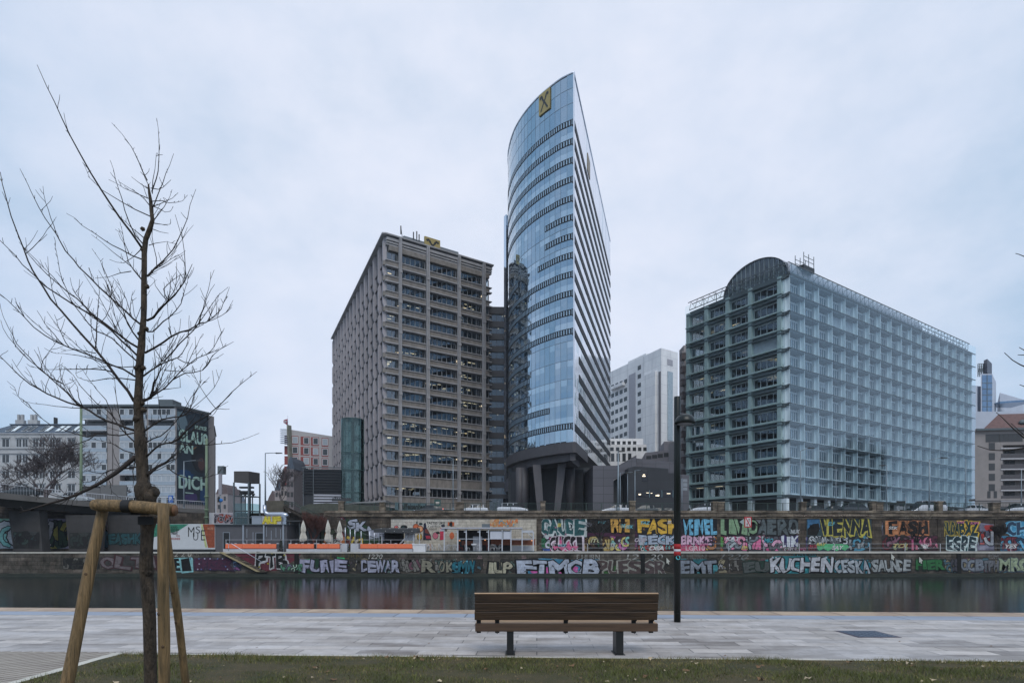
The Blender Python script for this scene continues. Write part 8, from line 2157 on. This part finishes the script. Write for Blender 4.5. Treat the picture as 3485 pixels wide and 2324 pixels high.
slamp(2725, 90, 1720, 1533, 28, 'street lamp before the corner bays of the framed offices', dv=-9); slamp(2845, 95, 1720, 1588, -10, 'slender street lamp in the middle of the framed offices front', r=.06); slamp(3018, 95, 1720, 1583, -8, 'slender dark street lamp right of the middle of the framed offices', r=.06); slamp(3163, 90, 1720, 1565, 42, 'street lamp with a long arm near the far end of the framed offices', dv=-8); slamp(3287, 93, 1720, 1560, 0, 'bare pale mast at the far end of the framed offices', r=.07); slamp(3476, 92, 1720, 1598, 0, 'bare mast before the beige building loggias', r=.07)
def gmast(u, Y, vt, lab):
    x = PX(u, Y); t = thing('tall_mast', lab, 'mast', (x, Y, 0)); mb = MB(); mb.tube([(x, Y, 0), (x, Y, PZ(vt, Y))], [.24, .17], 10); mb.build('pole', M_lgr, t)
    for v in (1735, 1760, 1690): mb = MB(); mb.lathe((x, Y, PZ(v, Y)), [(.26, -.12), (.34, 0), (.26, .12)], 12); mb.build('ring', M_lgr, t)
gmast(703, 82, 1492, 'thick green mast in front of the right side of the dark poster'); gmast(276, 88, 1385, 'tall green mast between the cream house and the balcony block')
# signs
pk = thing('parking_sign', 'blue parking sign beside the balcony block, partly behind the tree', 'sign', (PX(580, 88), 88, 6))
mb = MB(); mb.box(PX(573, 88), PX(589, 88), 88, 88.06, PZ(1709, 88), PZ(1685, 88)); put_text(mb, 'P', lambda s, t_: (PX(577, 88) + s * .33, 87.99, PZ(1704, 88) + t_ * .65), 1, .03); mb.build('plate', [plastic(30, 90, 170), MATS['white_window_frames']], pk); mb = MB(); mb.tube([(PX(581, 88), 88.1, 5.5), (PX(581, 88), 88.1, PZ(1690, 88))], .05, 6); mb.build('post', M_lpm, pk)
tl2 = thing('traffic_signal', 'black traffic signal with a blue arrow sign beyond the poster wall', 'traffic light', (PX(748, 90), 90, 5.5))
mb = MB(); mb.box(PX(740, 90), PX(746, 90), 90, 90.3, PZ(1708, 90), PZ(1693, 90)); mb.build('signal_head', M_dark, tl2); mb = MB(); mb.lathe((0, 0, 0), [(.28, 0), (.28, .04)], 16); c = W(752, 1702, 89.9); mb.v = [(c[0] + a, c[1] + c_, c[2] + b_) for a, b_, c_ in mb.v]; mb.build('blue_disc', plastic(40, 110, 180), tl2); mb = MB(); mb.tube([(PX(748, 90), 90.2, 5.5), (PX(748, 90), 90.2, PZ(1685, 90))], .06, 6); mb.build('post', M_lpm, tl2)
dg_ = thing('direction_sign', 'tall pale frame direction sign just left of the framed offices', 'sign', (PX(2320, 89), 89, ZS))
mb = MB(); mb.tube([(PX(2321, 89), 89, ZS), (PX(2321, 89), 89, PZ(1628, 89))], .07, 6); mb.build('post', M_lpm, dg_)
for v0, v1 in ((1630, 1640), (1643, 1655), (1658, 1668)): mb = MB(); mb.box(PX(2324, 89), PX(2339, 89), 88.95, 89.0, PZ(v1, 89), PZ(v0, 89)); mb.build('panel', mat('sign_back_grey', (.25, .27, .29, 1), .5, .3, var=.1), dg_)
bs_ = thing('bank_board', 'small dark green board on legs before the bank front', 'sign', (PX(1490, 100), 100, ZS))
mb = MB(); mb.box(PX(1478, 100), PX(1500, 100), 100, 100.1, PZ(1722, 100), PZ(1699, 100)); mb.box(PX(1483, 100), PX(1495, 100), 99.95, 99.99, PZ(1714, 100), PZ(1707, 100), 1); mb.build('board', [mat('dark_green_board', (.03, .08, .07, 1), .5), plastic(200, 190, 180)], bs_); mb = MB(); mb.box(PX(1488, 100) - .06, PX(1488, 100) + .06, 100.02, 100.08, ZS, PZ(1722, 100)); mb.build('leg', M_dark, bs_)
st2 = thing('bus_stop_sign', 'dark lettered roadside board beside the white panel van', 'sign', (PX(3065, 89), 89, ZS))
mb = MB(); mb.box(PX(3052, 89), PX(3082, 89), 89, 89.08, PZ(1714, 89), PZ(1704, 89)); mb.box(PX(3052, 89), PX(3082, 89), 89, 89.08, PZ(1734, 89), PZ(1722, 89), 1); mb.build('board', [M_dark, MATS['sign_back_grey']], st2); mb = MB(); mb.tube([(PX(3082, 89), 89, ZS), (PX(3082, 89), 89, PZ(1690, 89))], .05, 6); mb.build('post', M_lpm, st2)
cn = thing('flat_canopy', 'thin flat entrance canopy with a black lettered beam, left of the bank front', 'canopy', (PX(1240, 104), 104, ZS))
mb = MB(); mb.hexa([(PX(1165, 104), 104, PZ(1716, 104)), (PX(1313, 104), 104, PZ(1708, 104)), (PX(1313, 104), 112, PZ(1708, 104)), (PX(1165, 104), 112, PZ(1716, 104)), (PX(1165, 104), 104, PZ(1712, 104)), (PX(1313, 104), 104, PZ(1701, 104)), (PX(1313, 104), 112, PZ(1701, 104)), (PX(1165, 104), 112, PZ(1712, 104))]); mb.build('roof', mat('canopy_zinc', (.24, .23, .23, 1), .5, .3, var=.1), cn)
for u in (1175, 1300): mb = MB(); mb.box(PX(u, 106) - .1, PX(u, 106) + .1, 106, 106.2, ZS, PZ(1712, 104) - .05); mb.build('post', M_dark, cn)
mb = MB(); mb.box(PX(1131, 104), PX(1196, 104), 103.7, 103.9, PZ(1705, 104), PZ(1697, 104)); 
for k in range(9): mb.box(PX(1133 + 7 * k, 104), PX(1137 + 7 * k, 104), 103.7, 103.9, PZ(1697, 104) + .002, PZ(1694 - (k * 5) % 3, 104))
mb.build('letter_beam', M_frame_d, cn)
hc2 = thing('low_roof_building', 'low dark building with a mossy curved roof behind the railing, under the glass cylinder', 'building', (PX(1050, 100), 100, ZS))
mb = MB(); mb.yprism([(PX(u, 100), PZ(v, 100)) for u, v in ((1020, 1745), (1024, 1724), (1050, 1715), (1110, 1711), (1165, 1714), (1310, 1722), (1310, 1745))], 100, 103.6); mb.build('roof', mat('mossy_roof', (.07, .075, .06, 1), .9, var=.3), hc2)
wall_l = thing('street_hoarding', 'grey blank hoarding on the street behind the bridge, left of the young tree', 'hoarding', (PX(385, 95), 95, ZS))
mb = MB(); mb.box(PX(292, 95), PX(341, 95), 95, 95.2, ZS, PZ(1660, 95)); mb.box(PX(342, 94.5), PX(430, 94.5), 94.5, 94.7, ZS, PZ(1650, 94.5)); mb.build('panels', mat('hoarding_grey', (.14, .14, .14, 1), .8, var=.1), wall_l)

# ================= TREES =================
def bare(name, lab, x, y, z, h, sp, seed, m, lv=5, r0=.25, up=.35, kk=(3, 4), trunk_h=.22, cat='tree', lean=0.0, thin=.012, tm=None):
    r_ = random.Random(seed); t = thing(name, lab, cat, (x, y, z)); T = MB(); C = MB()
    def grow(p, d, L, r, k):
        pts = [p]; rad = [r]; n = 3
        for i in range(n):
            d = (d + Vector((r_.uniform(-1, 1) * .22 * sp, r_.uniform(-1, 1) * .22 * sp, r_.uniform(-.05, .16) * up * 2))).normalized(); pts.append(pts[-1] + d * L / n); rad.append(max(thin, r * (1 - .35 * (i + 1) / n)))
        (T if k <= 1 else C).tube(pts, rad, 7 if k <= 1 else 4 if k < lv - 1 else 3, cap=k == 0)
        if k >= lv: return
        for q in range(r_.randint(*kk)):
            f = r_.choice((1, 1, .66, .8)); b0 = pts[-1] if f == 1 else pts[2]
            a = r_.uniform(0, 6.28); e = r_.uniform(.5, 1.1) * sp; u_ = Vector((math.cos(a), math.sin(a), 0)); dd = (d * .75 + u_ * e + Vector((0, 0, up * r_.uniform(0, 1)))).normalized(); grow(b0, dd, L * r_.uniform(.62, .88), max(thin, rad[-1] * .68), k + 1)
    grow(Vector((x, y, z)), Vector((lean, 0, 1)).normalized(), h * trunk_h, r0, 0)
    T.build('trunk', tm or m, t); C.build('crown', m, t)
    return t
M_btw = mat('street_tree_twigs', (.075, .060, .062, 1), .9, var=.2); M_rtw = mat('reddish_twigs', (.10, .040, .032, 1), .9, var=.25); M_dtw = mat('dark_shrub_twigs', (.03, .026, .024, 1), .9, var=.2)
bare('street_tree', 'broad leafless street tree in front of the cream mansard house', PX(150, 100), 100, ZS + .5, 19, .95, 17, M_btw, 6, .42, .34, (3, 4), .24, thin=.028)
bare('street_tree', 'leafless street tree at the frame edge, mostly cut off', PX(-20, 102), 102, ZS + .5, 13, .95, 9, M_btw, 5, .35, .2, (3, 4), .22, thin=.03)
bare('street_tree', 'small leafless tree before the balcony block, left of the sapling trunk', PX(395, 103), 103, ZS, 9, .95, 12, M_btw, 5, .2, .2, (3, 4), .22, thin=.028)
bare('side_street_tree', 'thin leafless tree in the gap before the ornate street houses', PX(957, 110), 110, ZS, 14, .7, 14, M_btw, 5, .16, .5, (3, 4), .24, thin=.025)
bare('red_shrub', 'dense reddish brown bare shrub behind the closed parasols', PX(1070, 81.2), 81.2, .1, 7.6, .75, 21, M_rtw, 5, .16, .75, (4, 6), .22, 'shrub', thin=.012)
bare('wall_tree', 'dark bare tree growing against the black and pink painted wall', PX(2048, 82.8), 82.8, .02, 7.6, .85, 31, M_dtw, 5, .30, .3, (3, 4), .24, thin=.010)
bare('wall_tree', 'crooked bare tree leaning against the orange FASH panel', PX(3142, 82.8), 82.8, .02, 7.0, .8, 33, M_dtw, 5, .26, .35, (2, 4), .30, lean=-.75, thin=.010)
bare('wall_shrub', 'dark ivy clad shrub on the wall left of the sky blue lettering', PX(3397, 83.4), 83.4, .1, 5.2, .5, 35, M_dtw, 5, .12, .9, (4, 5), .24, 'shrub', thin=.02)
pt_ = thing('potted_conifer', 'small dark clipped conifer in a pot at the end of the first orange bench', 'potted plant', (PX(957, 78), 78, 0))
mb = MB(); mb.lathe((PX(957, 78), 78, .02), [(.2, 0), (.3, .4), (.28, .41)], 12); mb.build('pot', M_dark, pt_); mb = MB(); r_ = random.Random(3)
for k in range(420):
    f = r_.random(); a = r_.uniform(0, 6.28); rr = .38 * (1 - f * .6) * math.sqrt(r_.random()); p = Vector((PX(957, 78) + rr * math.cos(a), 78 + rr * math.sin(a), .45 + f * 1.05)); s = .07; q = [p + Vector((r_.uniform(-s, s), r_.uniform(-s, s), r_.uniform(-s, s))) for _ in range(3)]; mb.add(q, [(0, 1, 2)])
mb.build('foliage', mat('conifer_green', (.02, .03, .015, 1), .9, var=.3), pt_)
# the sapling standing just right of the frame, its twigs reaching in
rt = thing('young_tree', 'second bare young tree at the right, only a few twig tips reach in', 'tree', (PX(3620, 6), 6.0, 0))
mb = MB(); mb.tube([(PX(3620, 6), 6, 0), (PX(3622, 6), 6.02, 2.2), (PX(3616, 6), 6, 5.6)], [.07, .055, .015], 10); mb.build('trunk', M_bark, rt)
for pts in (((3618, 905), (3560, 890), (3520, 880), (3485, 873), (3468, 866), (3456, 863)), ((3618, 1310), (3560, 1270), (3510, 1258), (3470, 1240), (3445, 1225), (3418, 1200)), ((3618, 1240), (3540, 1215), (3500, 1200), (3468, 1182)), ((3618, 1215), (3540, 1209), (3464, 1208)), ((3618, 1360), (3540, 1335), (3500, 1320), (3470, 1309)), ((3618, 1500), (3560, 1500), (3485, 1490), (3450, 1460), (3410, 1420), (3390, 1403)), ((3618, 1560), (3540, 1530), (3485, 1524), (3420, 1533), (3370, 1531), (3327, 1517)), ((3618, 1620), (3540, 1600), (3485, 1480), (3440, 1440))):
    mb = MB(); sweep(mb, pts, 9, 6.0, .2, 2.2); mb.build('twig', M_twig, rt)
# ================= AIR =================
hz_ = MB(); hz_.box(-480, 480, -110, 520, -6.2, 96)
M_hz = bpy.data.materials.new('haze_air'); M_hz.use_nodes = True
t = M_hz.node_tree; t.nodes.clear(); o_ = t.nodes.new('ShaderNodeOutputMaterial'); v_ = t.nodes.new('ShaderNodeVolumePrincipled')
v_.inputs['Color'].default_value = (.86, .92, 1.0, 1); v_.inputs['Density'].default_value = 0.0002; v_.inputs['Anisotropy'].default_value = 0.2
t.links.new(v_.outputs[0], o_.inputs['Volume'])
hz_.build('haze', M_hz, kind='stuff')
